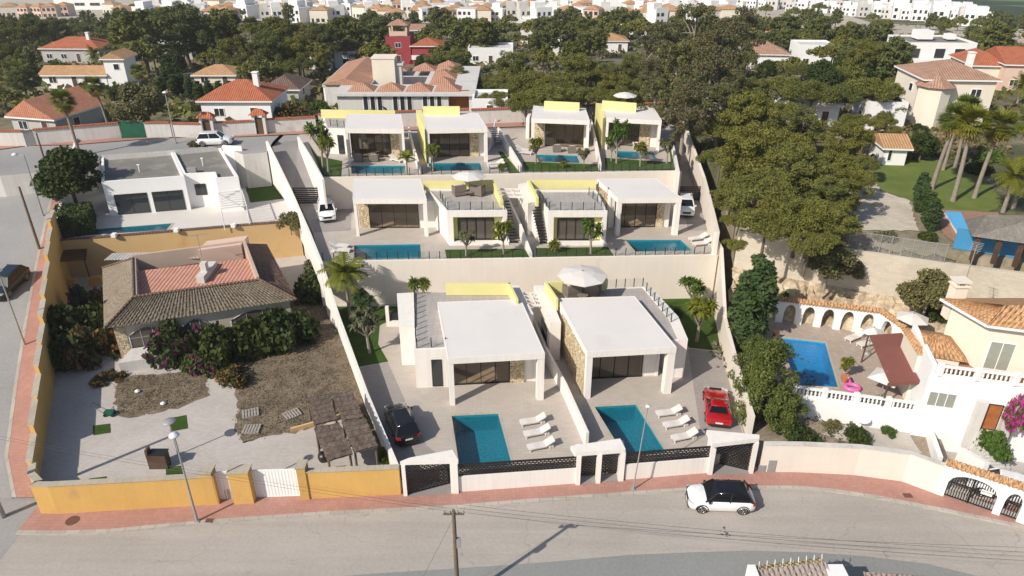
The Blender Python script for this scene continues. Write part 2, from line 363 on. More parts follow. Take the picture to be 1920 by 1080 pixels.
W = dict(
 white=M_plain('villa_white_render', (.78, .735, .68), .75, .04, .5, 10, bmp=.05, streak=.07),
 slab=M_plain('villa_roof_membrane', (.69, .655, .625), .8, .05, .3, 6, bmp=.05, stain=((.64, .605, .57), .22, .58)),
 cream=M_plain('cream_retaining_render', (.72, .65, .565), .85, .05, .35, 10, stain=((.62, .55, .47), .18, .62), bmp=.08, streak=.03),
 lime=M_plain('lime_yellow_render', (.72, .66, .30), .8, .05, .5, 9, bmp=.05),
 stone=None,
 deck=M_tiles('beige_deck_paving', (.47, .415, .36), (.505, .45, .395), .6, .3, (.40, .35, .305), .010, .75, .5, var=.25),
 drive=M_tiles('grey_driveway_paving', (.33, .30, .28), (.37, .335, .31), .4, .2, (.26, .235, .22), .01, .8, .5, var=.35),
 ramp=M_plain('ramp_concrete', (.27, .25, .24), .85, .12, .4, 12),
 terrace_floor=M_tiles('roof_terrace_tiles', (.40, .37, .345), (.46, .42, .39), .5, .5, (.3, .27, .25), .012, .75, 0, var=.3),
 lawn=M_ramp2('lawn_turf', .7, [(.3, (.028, .06, .010)), (.7, (.065, .11, .018))], fine=(25, .6)),
 parklawn=M_ramp2('park_grass', .35, [(.25, (.10, .13, .03)), (.5, (.13, .17, .04)), (.75, (.19, .20, .06))], fine=(18, .4)),
 pooltile=M_tiles('pool_mosaic', (.018, .20, .25), (.026, .24, .30), .2, .2, (.04, .28, .34), .01, .4, 0, var=.25),
 bluetile=M_tiles('blue_pool_mosaic', (.03, .27, .52), (.04, .32, .58), .2, .2, (.06, .36, .6), .01, .4, 0, var=.2),
 water=M_water('pool_water', (.62, .88, .95)),
 glass=M_glass('smoked_glass', (.66, .60, .52), .08),
 clear=M_glass('clear_balustrade_glass', (.90, .93, .94), .05),
 brownglass=M_gloss('brown_window_glass', (.10, .085, .07), .12, spec=.5),
 curtained=M_gloss('curtained_window', (.30, .31, .26), .15),
 winglass=M_gloss('window_glass', (.03, .035, .04), .08, spec=.8),
 black=M_gloss('black_metal', (.018, .017, .016), .4),
 interior=M_plain('interior_plaster', (.62, .54, .44), .9, .1),
 curtain=M_plain('linen_curtain', (.42, .39, .35), .9, .15, 2, 12),
 darkwood=M_plain('dark_timber', (.10, .06, .04), .7, .3, 2, 14),
 asphalt=M_ramp2('light_asphalt', .10, [(.25, (.345, .312, .275)), (.5, (.39, .352, .312)), (.8, (.43, .39, .348))], fine=(5, .18), bmp=.15, crack=.22),
 asphalt2=M_ramp2('grey_asphalt', .12, [(.25, (.225, .23, .22)), (.75, (.27, .272, .26))], fine=(5, .2), bmp=.15),
 street=M_ramp2('street_asphalt', .09, [(.2, (.24, .24, .235)), (.45, (.29, .283, .275)), (.8, (.36, .345, .325))], fine=(5, .2), bmp=.15),
 kerb=M_tiles('kerb_stone', (.50, .46, .40), (.42, .38, .33), .9, 9., (.28, .25, .21), .02, .85, 0),
 redpave=M_tiles('red_pavement_tiles', (.43, .225, .18), (.47, .26, .21), .25, .25, (.38, .21, .17), .012, .85, .0, var=.45),
 ochre=M_plain('ochre_render', (.62, .375, .115), .85, .09, .35, 7, stain=((.50, .31, .13), .5, .55), streak=.04),
 ochre_pale=M_plain('faded_ochre_render', (.62, .42, .20), .85, .10, .3, 7, stain=((.55, .33, .14), .3, .55)),
 coping=M_tiles('pale_stone_coping', (.52, .46, .36), (.47, .415, .325), .5, 9., (.38, .33, .26), .014, .85, 0),
 yardpave=M_tiles('pale_yard_paving', (.50, .455, .41), (.56, .51, .465), .3, .15, (.40, .36, .32), .01, .85, .5, var=.4),
 gravel=M_ramp2('pale_gravel', .4, [(.25, (.36, .32, .28)), (.6, (.50, .46, .41)), (.8, (.58, .54, .49))], fine=(16, .5)),
 scrub=M_ramp2('dry_scrub_soil', .8, [(.25, (.09, .065, .045)), (.5, (.20, .155, .11)), (.75, (.30, .24, .17))], fine=(9, .7), bmp=.8),
 soil=M_ramp2('garden_soil', .5, [(.25, (.14, .11, .08)), (.5, (.28, .23, .17)), (.8, (.42, .36, .28))], fine=(7, .6)),
 rock=M_ramp2('sandstone_bank', .6, [(.2, (.16, .115, .07)), (.45, (.42, .33, .22)), (.7, (.62, .53, .39))], fine=(3, .65), bmp=1.0),
 ground=M_ramp2('wild_ground', .05, [(.25, (.05, .06, .025)), (.45, (.10, .10, .05)), (.6, (.26, .22, .15)), (.8, (.36, .31, .23))], fine=(1.5, .6)),
 tilebrown=M_rooftile('weathered_brown_tiles', (.14, .115, .085), (.24, .205, .155), .30, .42),
 tileplain=M_rooftile('lichen_beige_tiles', (.24, .20, .15), (.33, .275, .20), .16, .3, .35),
 tilered=M_rooftile('terracotta_tiles', (.40, .115, .06), (.50, .19, .10), .30, .4),
 tileorange=M_rooftile('sandy_orange_tiles', (.46, .25, .13), (.60, .38, .20), .30, .4),
 tilefaded=M_rooftile('faded_pink_tiles', (.36, .20, .14), (.50, .32, .23), .34, .45),
 tilesalmon=M_rooftile('bright_salmon_tiles', (.50, .20, .12), (.62, .31, .20), .30, .4),
 tiledark=M_rooftile('dark_brown_tiles', (.14, .09, .07), (.22, .15, .12), .30, .4),
 corrug=M_rooftile('salmon_corrugated_sheet', (.50, .24, .17), (.60, .33, .25), .34, 9., .6),
 greysheet=M_rooftile('grey_corrugated_sheet', (.42, .42, .40), (.58, .57, .54), .30, 9., .75),
 hwhite=M_plain('house_white_paint', (.80, .79, .77), .75, .05, .5, 8, bmp=.05),
 hcream=M_plain('house_cream_paint', (.74, .67, .56), .8, .07, .4, 8),
 hgrey=M_plain('house_grey_render', (.45, .44, .42), .85, .1, .4, 8),
 hpink=M_plain('house_pink_paint', (.66, .47, .38), .8, .07, .4, 8),
 hred=M_plain('house_crimson_paint', (.34, .055, .065), .8, .1, .4, 8),
 agedwall=M_plain('aged_white_wall', (.60, .575, .54), .85, .1, .3, 6, stain=((.45, .42, .38), .5, .58), streak=.10),
 flatroof=M_plain('grey_felt_roof', (.20, .19, .17), .9, .15, .5, 8, stain=((.27, .25, .21), .5, .55)),
 greymetal=M_plain('galvanised_metal', (.36, .36, .35), .5, .1, 3, 12, metal=.3),
 wood=M_plain('weathered_pole_wood', (.16, .12, .085), .85, .25, 4, 18),
 pallet=M_plain('grey_pallet_wood', (.34, .31, .27), .9, .25, 4, 20),
 thatch=M_ramp2('dry_thatch', 1.2, [(.25, (.085, .062, .048)), (.55, (.15, .115, .09)), (.8, (.22, .175, .14))], fine=(6, .8), bmp=1.2),
 gthatch=M_ramp2('grey_thatch', 1.5, [(.25, (.16, .145, .125)), (.75, (.26, .235, .21))], fine=(9, .7), bmp=1.0),
 bark=M_plain('tree_bark', (.14, .11, .08), .9, .3, 3, 15, bmp=.6),
 palebark=M_plain('pale_bark', (.30, .26, .21), .9, .25, 3, 15, bmp=.6),
 palmbark=M_plain('palm_bark', (.27, .23, .185), .9, .3, 5, 18, bmp=.8),
 fabric=M_plain('off_white_fabric', (.64, .60, .56), .85, .05, 3, 20),
 rattan=M_plain('brown_rattan', (.20, .165, .14), .8, .3, 10, 40),
 cush=M_plain('pale_cushion', (.62, .58, .53), .9, .08),
 awning=M_plain('maroon_awning_fabric', (.20, .075, .06), .85, .08, 1, 14),
 greenmesh=M_plain('green_gate_sheet', (.012, .10, .055), .6, .25, 2, 14),
 terracotta=M_tiles('terracotta_floor', (.42, .19, .10), (.48, .235, .13), .3, .3, (.3, .15, .09), .015, .8, 0),
 sand=M_ramp2('pale_bare_earth', .05, [(.3, (.40, .34, .26)), (.7, (.56, .50, .41))], fine=(.8, .35)),
 field=M_ramp2('dark_orchard', .03, [(.3, (.035, .055, .03)), (.7, (.06, .085, .045))], fine=(.4, .6)),
 meadow=M_ramp2('bright_field', .01, [(.3, (.13, .20, .07)), (.7, (.18, .26, .10))], fine=(.2, .25)),
 whitepaint=M_gloss('white_car_paint', (.80, .80, .80), .25, 0, .8),
 blackpaint=M_gloss('black_car_paint', (.012, .010, .008), .12, .2, 1),
 redpaint=M_gloss('red_car_paint', (.42, .006, .010), .18, .1, 1),
 darkpaint=M_gloss('dark_blue_car_paint', (.015, .024, .036), .4, 0, 0),
 carglass=M_gloss('car_glass', (.010, .011, .013), .08, spec=.3),
 tyre=M_plain('tyre_rubber', (.02, .02, .02), .85, .2),
 rim=M_gloss('alloy_rim', (.42, .42, .43), .3, .8),
 headlamp=M_gloss('headlamp_glass', (.60, .60, .58), .1),
 taillamp=M_gloss('tail_lamp_glass', (.42, .02, .02), .15),
 plate=M_gloss('number_plate_white', (.75, .75, .72), .4),
 woodplank=M_plain('orange_wood_door', (.36, .13, .045), .5, .25, 2, 10),
 lampwhite=M_gloss('lamp_cover', (.72, .74, .76), .3),
 pink=M_gloss('pink_vinyl', (.75, .16, .42), .3),
 terrapot=M_plain('terracotta_pot', (.50, .20, .09), .8, .1),
 manhole=M_plain('iron_cover', (.13, .07, .05), .7, .3, 6, 20),
 stain=M_plain('oil_stain', (.12, .11, .105), .9, .3, 4, 10),
)
def M_stone():
    m, nt, b, o = new_mat('mosaic_stone_cladding')
    v = nt.nodes.new('ShaderNodeTexVoronoi'); v.inputs['Scale'].default_value = 5.5; nt.links.new(geo_pos(nt), v.inputs['Vector'])
    e = nt.nodes.new('ShaderNodeTexVoronoi'); e.feature = 'DISTANCE_TO_EDGE'; e.inputs['Scale'].default_value = 5.5; nt.links.new(geo_pos(nt), e.inputs['Vector'])
    sp = nt.nodes.new('ShaderNodeSeparateColor'); nt.links.new(v.outputs['Color'], sp.inputs[0])
    col = ramp(nt, sp.outputs[0], [(0, (.38, .27, .15)), (.35, (.60, .48, .30)), (.7, (.72, .62, .44)), (1, (.50, .36, .20))])
    col = mix(nt, ramp(nt, e.outputs['Distance'], [(.02, (1, 1, 1)), (.07, (0, 0, 0))]), col, (.12, .08, .05))
    nt.links.new(col, b.inputs['Base Color']); b.inputs['Roughness'].default_value = .85
    bump(nt, b, e.outputs['Distance'], .6, .05)
    return m
W['stone'] = M_stone()
L = dict(
 pine=M_leaf('pine_needles', (.080, .098, .026), (.215, .222, .062)),
 pine2=M_leaf('dark_pine_needles', (.060, .080, .026), (.155, .172, .052)),
 euca=M_leaf('olive_brown_foliage', (.080, .088, .038), (.165, .162, .078), (1.1, .98, .88)),
 broad=M_leaf('broad_leaves', (.040, .085, .015), (.110, .180, .030)),
 darkl=M_leaf('dark_glossy_leaves', (.022, .042, .012), (.070, .098, .026)),
 palm=M_leaf('palm_fronds', (.070, .105, .020), (.170, .200, .040), (1.4, 1.15, .6)),
 yellowed=M_leaf('yellow_green_fronds', (.15, .15, .03), (.30, .26, .05)),
 deadfr=M_leaf('dry_fronds', (.20, .15, .08), (.34, .27, .15)),
 cyp=M_leaf('cypress_foliage', (.032, .066, .026), (.085, .130, .050)),
 feather=M_leaf('feathery_foliage', (.055, .085, .025), (.14, .18, .06)),
 bush=M_leaf('grey_green_bush', (.08, .09, .045), (.18, .18, .10)),
 vivid=M_leaf('bright_magenta_flowers', (.30, .04, .17), (.50, .09, .30), (1.1, .8, .9)),
 magenta=M_leaf('magenta_flowers', (.15, .025, .09), (.28, .06, .16), (1.1, .8, .9)),
 rust=M_leaf('rusty_dry_leaves', (.13, .06, .035), (.22, .12, .06)),
 hedge=M_leaf('clipped_hedge_leaves', (.03, .075, .010), (.075, .15, .02)),
 dry=M_leaf('dry_grass_blades', (.15, .12, .08), (.28, .23, .165)),
)
def PXP(poly, z): return [tuple(P(a, b, z)[:2]) for a, b in poly]
def prism_px(poly, ztop, zbot, mb=None, m=0, mtop=None):
    mb = mb or MB(); mb.prism(PXP(poly, ztop), zbot, ztop, m, mtop); return mb
def sheet_px(name, poly, z, m, th=0.02):
    mb = MB(); q = PXP(poly, z)
    if area2(q) < 0: q = q[::-1]
    mb.face([(a, b, z) for a, b in q]); return struct(name, mb, m)
# ------------------------------------------------------------------ setting: ground, streets, terraces
def arange(a, b, st):
    r = []
    while a < b - 1e-6: r.append(a); a += st
    return r
gx = arange(-3600, -600, 600) + arange(-600, -160, 40) + arange(-160, -62, 6) + arange(-62, 80, 2) + arange(80, 160, 8) + arange(160, 600, 40) + arange(600, 3601, 600)
gy = arange(-240, 0, 40) + arange(0, 34, 6) + [34, 35, 36] + arange(37, 99, 1) + arange(100, 160, 6) + arange(160, 640, 20) + [640] + arange(700, 1500, 100) + arange(1500, 5101, 600)
g = MB()
rnd = random.Random(3)
def Tm(x, y): return -1.5 if 36 < y < 90 and yard_left(y) - 2.3 < x < 0 else T(x, y)
g.grid([[(x, y, Tm(x, y) + (rnd.uniform(-.25, .25) if y > 110 else 0)) for x in gx] for y in gy], smooth=True)
struct('ground', g, W['ground'])

def strip(name, left, right, m, off=.05, n=6, z=None):
    """band between two lines of points, laid over the ground"""
    mb = MB(); rows = []
    for i in range(len(left) - 1):
        for k in range(n + (i == len(left) - 2)):
            t = k / n; a = Vector(left[i]).lerp(Vector(left[i + 1]), t); b = Vector(right[i]).lerp(Vector(right[i + 1]), t)
            row = []
            for j in range(5):
                p = a.lerp(b, j / 4); zz = (T(p.x, p.y) if z is None else z)
                row.append((p.x, p.y, zz + off))
            rows.append(row)
    mb.grid(rows, smooth=False); return struct(name, mb, m)
def xy(pts, z=0): return [P(a, b, z) for a, b in pts]

# front road and its grey strip, kerb, red pavement
kerb_front = xy([(-420, 985), (-120, 990), (0, 988), (30, 1003), (110, 1004), (200, 1001), (400, 982), (600, 968), (855, 955), (1000, 943), (1190, 929), (1290, 922), (1400, 918), (1500, 919), (1560, 924), (1640, 936), (1780, 963), (1920, 993), (2150, 1048), (2400, 1120)])
mb = MB()
near = [Vector((p.x * 1.0, 2.0, 0)) for p in kerb_front]
strip('front_road', near, kerb_front, W['asphalt'], .02, 2, 0)
edge = xy([(300, 1110), (700, 1076), (860, 1066), (1010, 1056), (1180, 1041), (1300, 1036), (1400, 1033), (1520, 1036), (1620, 1043), (1740, 1058), (1830, 1080), (1930, 1110)])
strip('road_margin', [Vector((p.x, p.y - 12, 0)) for p in edge], edge, W['asphalt2'], .028, 3, 0)
kb = MB()
kf = kerb_front[3:]
for i in range(len(kf) - 1):
    a, b = kf[i], kf[i + 1]; n = Vector((-(b.y - a.y), b.x - a.x, 0)).normalized() * .28
    kb.prism([tuple(a[:2]), tuple(b[:2]), tuple((b + n)[:2]), tuple((a + n)[:2])], -.1, .13)
struct('kerb', kb, W['kerb'])
wall_front = xy([(45, 968), (75, 966), (180, 960), (400, 946), (600, 932), (760, 930), (855, 924), (1070, 908), (1170, 900), (1330, 889), (1420, 887), (1500, 888), (1600, 893), (1690, 905), (1760, 930), (1920, 968), (2150, 1020), (2400, 1090)])
mb = MB()
poly = [p[:2] for p in kf] + [p[:2] for p in reversed([q + Vector((0, .5, 0)) for q in wall_front])]
# pavement as a fan of quads between the kerb and the wall foot
def at_x(line, x):
    for i in range(len(line) - 1):
        if line[i].x <= x <= line[i + 1].x: return lerp(line[i].y, line[i + 1].y, (x - line[i].x) / (line[i + 1].x - line[i].x + 1e-9))
    return line[0].y if x < line[0].x else line[-1].y
x = kf[0].x
rowa, rowb = [], []
while x < 40:
    rowa.append((x, at_x(kf, x) + .25, .12)); rowb.append((x, max(at_x(wall_front, x) + .6, at_x(kf, x) + .3), .12)); x += .8
mb.grid([rowa, rowb], smooth=False)
struct('front_pavement', mb, W['redpave'])

# street climbing on the left, its kerb and red pavement
ks = [PT(*q) for q in [(4, 965), (10, 860), (28, 725), (46, 610), (68, 500), (84, 420), (97, 372)]]
ks[0] = Vector((ks[0].x, 36, 0))
strip('side_street', [Vector((p.x - 14, p.y, 0)) for p in ks] + [Vector((-85, 89, 0))], ks + [Vector((yard_left(88) - .3, 89, 0))], W['street'], .05, 8)
pv = [Vector((yard_left(p.y) + .3, p.y, 0)) for p in ks]
strip('side_pavement', [p + Vector((.25, 0, 0)) for p in ks], pv, W['redpave'], .16, 8)
strip('side_kerb', ks, [p + Vector((.27, 0, 0)) for p in ks], W['kerb'], .17, 8)
strip('corner_asphalt', [Vector((-46, 30, 0)), Vector((-46, 36.2, 0))], [Vector((-30.6, 34.5, 0)), Vector((-31.0, 36.2, 0))], W['street'], .03, 3)
mb = MB(); mb.face([(-75, 26, .026), (-30.7, 26, .026), (-30.7, 37.2, .026), (-75, 37.2, .026)]); struct('corner_road', mb, W['street'])
# street behind, with its pavement
bl = [PT(*q) for q in [(-160, 296), (0, 296), (150, 286), (320, 272), (450, 264), (590, 252), (780, 246), (935, 241), (1120, 236), (1300, 232), (1420, 228)]]
wl = [PT(*q) for q in [(-160, 289), (0, 288), (140, 283), (320, 266), (450, 257), (590, 246), (780, 239), (935, 233), (1110, 227), (1300, 223), (1420, 219)]]
for q in bl + wl: q.z = 0
nl = [P(a, b, 9.0) for a, b in [(-300, 330), (0, 330), (100, 322), (188, 292), (325, 282), (413, 273), (455, 290), (500, 286), (512, 266), (600, 257), (1250, 246), (1262, 251), (1290, 250), (1300, 240), (1420, 236), (1480, 234)]]
def near_line(x):
    for a, b in zip(bl, bl[1:]):
        if a.x <= x <= b.x: return a.lerp(b, (x - a.x) / (b.x - a.x))
    return Vector((x, (bl[0] if x < bl[0].x else bl[-1]).y, 0))
strip('back_street', nl, [near_line(p.x) for p in nl], W['street'], .04, 2, 9.0)
mb = MB()
for a, b in zip(nl, nl[1:]): mb.face([(a.x, a.y, 4), (b.x, b.y, 4), (b.x, b.y, 9.04), (a.x, a.y, 9.04)])
struct('street_bank', mb, W['agedwall'])
strip('back_pavement', bl, wl, W['redpave'], .14, 6, 9.0)

# plots
Z1, Z2, Z3, ZY, ZW = 1.0, 5.5, 9.05, 0.9, 4.8
f1 = [P(757, 924, 0) + Vector((0, 1.0, 0)), P(1412, 886, 0) + Vector((0, .9, 0))]
siteL1 = [P(744, 862, Z1), P(690, 735, Z1), P(628, 575, Z1) + Vector((0, .9, 0))]
siteR1 = [P(1396, 815, Z1), P(1350, 640, Z1), P(1340, 552, Z1) + Vector((0, .9, 0))]
mb = MB(); mb.prism([tuple(p[:2]) for p in [f1[0], f1[1], siteR1[0], siteR1[1], siteR1[2], siteL1[2], siteL1[1], siteL1[0]]], -1.6, Z1)
POOLS = {}
def frame_pool(name, q, z, water_drop, depthm, label, tile=None, group=None, rim=.25):
    """basin open at the top: rim, walls, floor and a water sheet"""
    c = sum(q, Vector()) / 4
    t = thing('swimming_pool', label, 'pool', (c.x, c.y, z), group)
    mb = MB(); n = 4
    for i in range(4):
        a, b = q[i], q[(i + 1) % 4]
        mb.face([(a.x, a.y, z + .012), (b.x, b.y, z + .012), (b.x, b.y, z - depthm), (a.x, a.y, z - depthm)])
    mb.face([(p.x, p.y, z - depthm) for p in q])
    part(t, 'basin', mb, tile or W['pooltile'])
    mb = MB()
    for i in range(4):
        a, b = q[i], q[(i + 1) % 4]; ao = a + (a - c).normalized() * rim * 1.3; bo = b + (b - c).normalized() * rim * 1.3
        mb.face([(a.x, a.y, z + .013), (b.x, b.y, z + .013), (bo.x, bo.y, z + .013), (ao.x, ao.y, z + .013)])
    part(t, 'coping', mb, W['kerbtop'] if 'kerbtop' in W else W['coping'])
    mb = MB(); mb.face([(p.x, p.y, z - water_drop) for p in q]); part(t, 'water', mb, W['water'])
    return t
def poly_minus_holes(name, outer, holes, z, zb, m, mside=None):
    """terrace slab whose top leaves the pools open"""
    bm = bmesh.new()
    def loop(pts):
        vsx = [bm.verts.new((p[0], p[1], z)) for p in pts]
        return [bm.edges.new((vsx[i], vsx[(i + 1) % len(vsx)])) for i in range(len(vsx))]
    es = loop(outer)
    for h in holes: es += loop(h)
    bmesh.ops.triangle_fill(bm, use_beauty=True, use_dissolve=False, edges=es)
    for f in bm.faces:
        f.normal_update()
        if f.normal.z < 0: f.normal_flip()
    mb = MB()
    for f in bm.faces: mb.face([tuple(v.co) for v in f.verts])
    bm.free()
    o = outer if area2(outer) > 0 else outer[::-1]
    for i in range(len(o)):
        a, b = o[i], o[(i + 1) % len(o)]
        mb.face([(a[0], a[1], zb), (b[0], b[1], zb), (b[0], b[1], z), (a[0], a[1], z)])
    return struct(name, mb, m)
poolA = [P(850, 868, Z1), P(957, 866, Z1), P(934, 776, Z1), P(847, 780, Z1)]
poolA[0] = P(862, 880, Z1); poolA[1] = P(960, 872, Z1)
poolB = [P(1172, 856, Z1), P(1248, 848, Z1), P(1192, 759, Z1), P(1115, 763, Z1)]
poly_minus_holes('lower_terrace', [tuple(p[:2]) for p in [f1[0], f1[1], siteR1[0], siteR1[1], siteR1[2], siteL1[2], siteL1[1], siteL1[0]]],
    [[tuple(p[:2]) for p in poolA], [tuple(p[:2]) for p in poolB]], Z1, -1.6, W['deck'])
frame_pool('pool', poolA, Z1, .18, 1.5, 'deep blue rectangular swimming pool in front of the lower left villa', group='villa pools')
frame_pool('pool', poolB, Z1, .18, 1.5, 'deep blue swimming pool beside the red car, behind the street lamp', group='villa pools')
sheet_px('driveway', [(742, 866), (842, 868), (800, 835), (757, 745), (727, 679), (676, 689), (705, 770)], Z1 + .005, W['drive'])
sheet_px('driveway_right', [(1392, 812), (1313, 808), (1290, 654), (1349, 660), (1374, 740)], Z1 + .005, W['drive'])
sheet_px('lawn', [(632, 575), (748, 574), (750, 592), (712, 610), (709, 645), (728, 678), (672, 688), (650, 630)], Z1 + .009, W['lawn'])
sheet_px('lawn_right', [(1222, 556), (1332, 556), (1352, 658), (1292, 652), (1262, 600)], Z1 + .009, W['lawn'])
sheet_px('gate_apron', [(757, 931), (858, 925), (845, 902), (758, 905)], .13, W['ramp'])
sheet_px('gate_apron_right', [(1328, 890), (1411, 889), (1411, 866), (1332, 862)], .13, W['ramp'])
sheet_px('gate_steps', [(1080, 909), (1168, 901), (1164, 888), (1078, 893)], .13, W['ramp'])

# middle terrace
w2 = [P(602, 491, Z2), P(1342, 478, Z2)]
poolC = [P(664, 487, Z2), P(790, 484, Z2), P(788, 458, Z2), P(664, 460, Z2)]
poolD = [P(1192, 472, Z2), P(1298, 470, Z2), P(1276, 450, Z2), P(1173, 450, Z2)]
poly_minus_holes('middle_terrace', [tuple(p[:2]) for p in [w2[0], w2[1], P(1335, 440, Z2), P(1312, 376, Z2), P(1312, 352, Z2) + Vector((0, 1, 0)), P(548, 352, Z2), P(560, 378, Z2), P(585, 430, Z2)]],
    [[tuple(p[:2]) for p in poolC], [tuple(p[:2]) for p in poolD]], Z2, -1.6, W['deck'])
frame_pool('pool', poolC, Z2, .15, 1.3, 'teal swimming pool on the middle terrace beside two white loungers, left half', group='villa pools')
frame_pool('pool', poolD, Z2, .15, 1.3, 'slanted teal pool at the right end of the middle terrace', group='villa pools')
sheet_px('carport_floor', [(562, 383), (660, 383), (658, 432), (590, 436)], Z2 + .005, W['drive'])
sheet_px('side_drive_right', [(1278, 378), (1313, 378), (1328, 432), (1290, 432)], Z2 + .005, W['drive'])
sheet_px('middle_lawn', [(838, 487), (1000, 484), (990, 466), (834, 468)], Z2 + .009, W['lawn'])
sheet_px('middle_lawn_right', [(1007, 483), (1152, 481), (1140, 463), (1004, 465)], Z2 + .009, W['lawn'])
# upper terrace
poolE = [P(659, 326, Z3), P(758, 325, Z3), P(760, 311, Z3), P(658, 311, Z3)]
poolF = [P(806, 321, Z3), P(904, 319, Z3), P(900, 306, Z3), P(804, 306, Z3)]
poolG = [P(1010, 303, Z3), P(1087, 306, Z3), P(1082, 292, Z3), P(1004, 290, Z3)]
poolH = [P(1157, 295, Z3), P(1232, 299, Z3), P(1224, 286, Z3), P(1152, 283, Z3)]
poly_minus_holes('upper_terrace', [tuple(p[:2]) for p in [P(604, 333, Z3), P(1276, 321, Z3), P(1262, 250, Z3), P(1258, 236, Z3), P(560, 250, Z3), P(562, 262, Z3)]],
    [[tuple(p[:2]) for p in q] for q in (poolE, poolF, poolG, poolH)], Z3, -1.6, W['deck'])
for q, l in ((poolE, 'long narrow pool on the upper terrace, farthest left of the four'), (poolF, 'pool on the upper terrace in front of the second villa from the left'),
             (poolG, 'pool on the upper terrace with two wicker armchairs behind it, right of centre'), (poolH, 'pool partly hidden by a small palm in front of the rightmost upper villa')):
    frame_pool('pool', q, Z3, .12, 1.1, l, group='villa pools')
sheet_px('upper_lawn', [(606, 331), (640, 331), (642, 302), (594, 292), (578, 268)], Z3 + .006, W['lawn'])
sheet_px('upper_lawn_centre', [(955, 325), (975, 324), (942, 284), (934, 284)], Z3 + .006, W['lawn'])
sheet_px('upper_lawn_right', [(984, 322), (1126, 321), (1118, 308), (980, 303)], Z3 + .006, W['lawn'])
sheet_px('upper_lawn_far_right', [(1134, 320), (1272, 319), (1262, 262), (1252, 262), (1258, 304), (1134, 296)], Z3 + .006, W['lawn'])
# sloping ramps down to the two carports
def quad_struct(name, pts, m): mb = MB(); mb.face(pts); return struct(name, mb, m)
quad_struct('ramp', [P(549, 380, Z2 + .01), P(606, 380, Z2 + .01), P(560, 262, 9.05), P(510, 275, 9.05)], W['ramp'])
quad_struct('ramp_right', [P(1270, 376, Z2 + .01), P(1313, 376, Z2 + .01), P(1288, 250, 9.05), P(1260, 252, 9.05)], W['ramp'])

def wall_line(name, pts, th, mat, label, cat='wall', cap=None, capw=.08, caph=.06, side=1, group=None, capmat=None):
    """pts: (Vector base xy, zbottom, ztop); a wall with square joints and an optional coping"""
    mb = MB(); cb = MB()
    n = len(pts)
    ns = []
    for i in range(n):
        a = pts[max(i - 1, 0)][0]; b = pts[min(i + 1, n - 1)][0]; d = Vector((b.x - a.x, b.y - a.y, 0)).normalized()
        ns.append(Vector((-d.y, d.x, 0)) * side)
    for i in range(n - 1):
        a, za, ta = pts[i]; b, zb, tb = pts[i + 1]; na, nb = ns[i] * th, ns[i + 1] * th
        A = [(a.x, a.y, za), (b.x, b.y, zb), (b.x + nb.x, b.y + nb.y, zb), (a.x + na.x, a.y + na.y, za)]
        B = [(a.x, a.y, ta), (b.x, b.y, tb), (b.x + nb.x, b.y + nb.y, tb), (a.x + na.x, a.y + na.y, ta)]
        if side < 0: A = [A[k] for k in (1, 0, 3, 2)]; B = [B[k] for k in (1, 0, 3, 2)]
        mb.hexa(A, B)
        if cap:
            ea, eb = ns[i] * capw, ns[i + 1] * capw
            A2 = [a - ea, b - eb, b + nb + eb, a + na + ea]; zz = [ta + .003, tb + .003, tb + .003, ta + .003]
            if side < 0: A2 = [A2[k] for k in (1, 0, 3, 2)]; zz = [zz[k] for k in (1, 0, 3, 2)]
            cb.hexa([(p.x, p.y, z) for p, z in zip(A2, zz)], [(p.x, p.y, z + caph) for p, z in zip(A2, zz)])
    c = pts[0][0]
    if not cap: return single(name, mb, mat, label, cat, (c.x, c.y, pts[0][1]), group)
    t = thing(name, label, cat, (c.x, c.y, pts[0][1]), group)
    part(t, 'wall_face', mb, mat); part(t, 'coping', cb, cap)
    return t
# retaining walls of the two upper terraces
wall_line('retaining_wall', [(w2[0] - Vector((.3, .0, 0)), -1, Z2 + .1), (w2[1] + Vector((.1, 0, 0)), -1, Z2 + .1)], .3, W['cream'], 'tall blank cream retaining wall behind the two lower villas', side=-1)
w3 = [P(603, 333, Z3), P(1277, 321, Z3)]
wall_line('retaining_wall', [(w3[0], Z2 - .3, Z3 + .08), (w3[1], Z2 - .3, Z3 + .08)], .3, W['cream'], 'low cream retaining wall between the middle and upper rows of villas', side=-1)
# left boundary wall (top line read from the photo)
def pz(px, py, z): p = P(px, py, z); return p
lb = [(748, 872, 2.3), (690, 735, 2.5), (636, 588, 2.9), (606, 494, 6.2)]
wall_line('boundary_wall', [(pz(*q), -1.0, q[2]) for q in lb], .25, W['white'], 'long slanting cream boundary wall between the lower left villa and the dry garden', side=1)
lb = [(606, 494, 6.4), (580, 430, 6.6), (549, 360, 7.2), (520, 300, 9.0), (502, 264, 10.2)]
wall_line('boundary_wall', [(pz(*q), 3.0, q[2]) for q in lb], .25, W['white'], 'cream boundary wall along the left ramp from the back street to the carport', side=1)
rb = [((1400, 822), 1, 3.0), ((1375, 740), 1, 3.2), ((1349, 645), 1, 3.6), ((1337, 556), 1, 6.2), ((1337, 480), 5.5, 7.9)]
wall_line('boundary_wall', [(P(q[0][0], q[0][1], q[1]), -1.0, q[2]) for q in rb], .3, W['cream'], 'tall cream boundary wall beside the red car, next to the cypress', side=-1)
rb = [((1337, 480), 5.5, 8.0), ((1326, 430), 5.5, 8.1), ((1312, 378), 5.5, 8.4), ((1290, 300), 7.6, 9.9), ((1276, 250), 9, 10.9)]
wall_line('boundary_wall', [(P(q[0][0], q[0][1], q[1]), 3.0, q[2]) for q in rb], .3, W['cream'], 'cream boundary wall along the right ramp below the pine wood', side=-1)
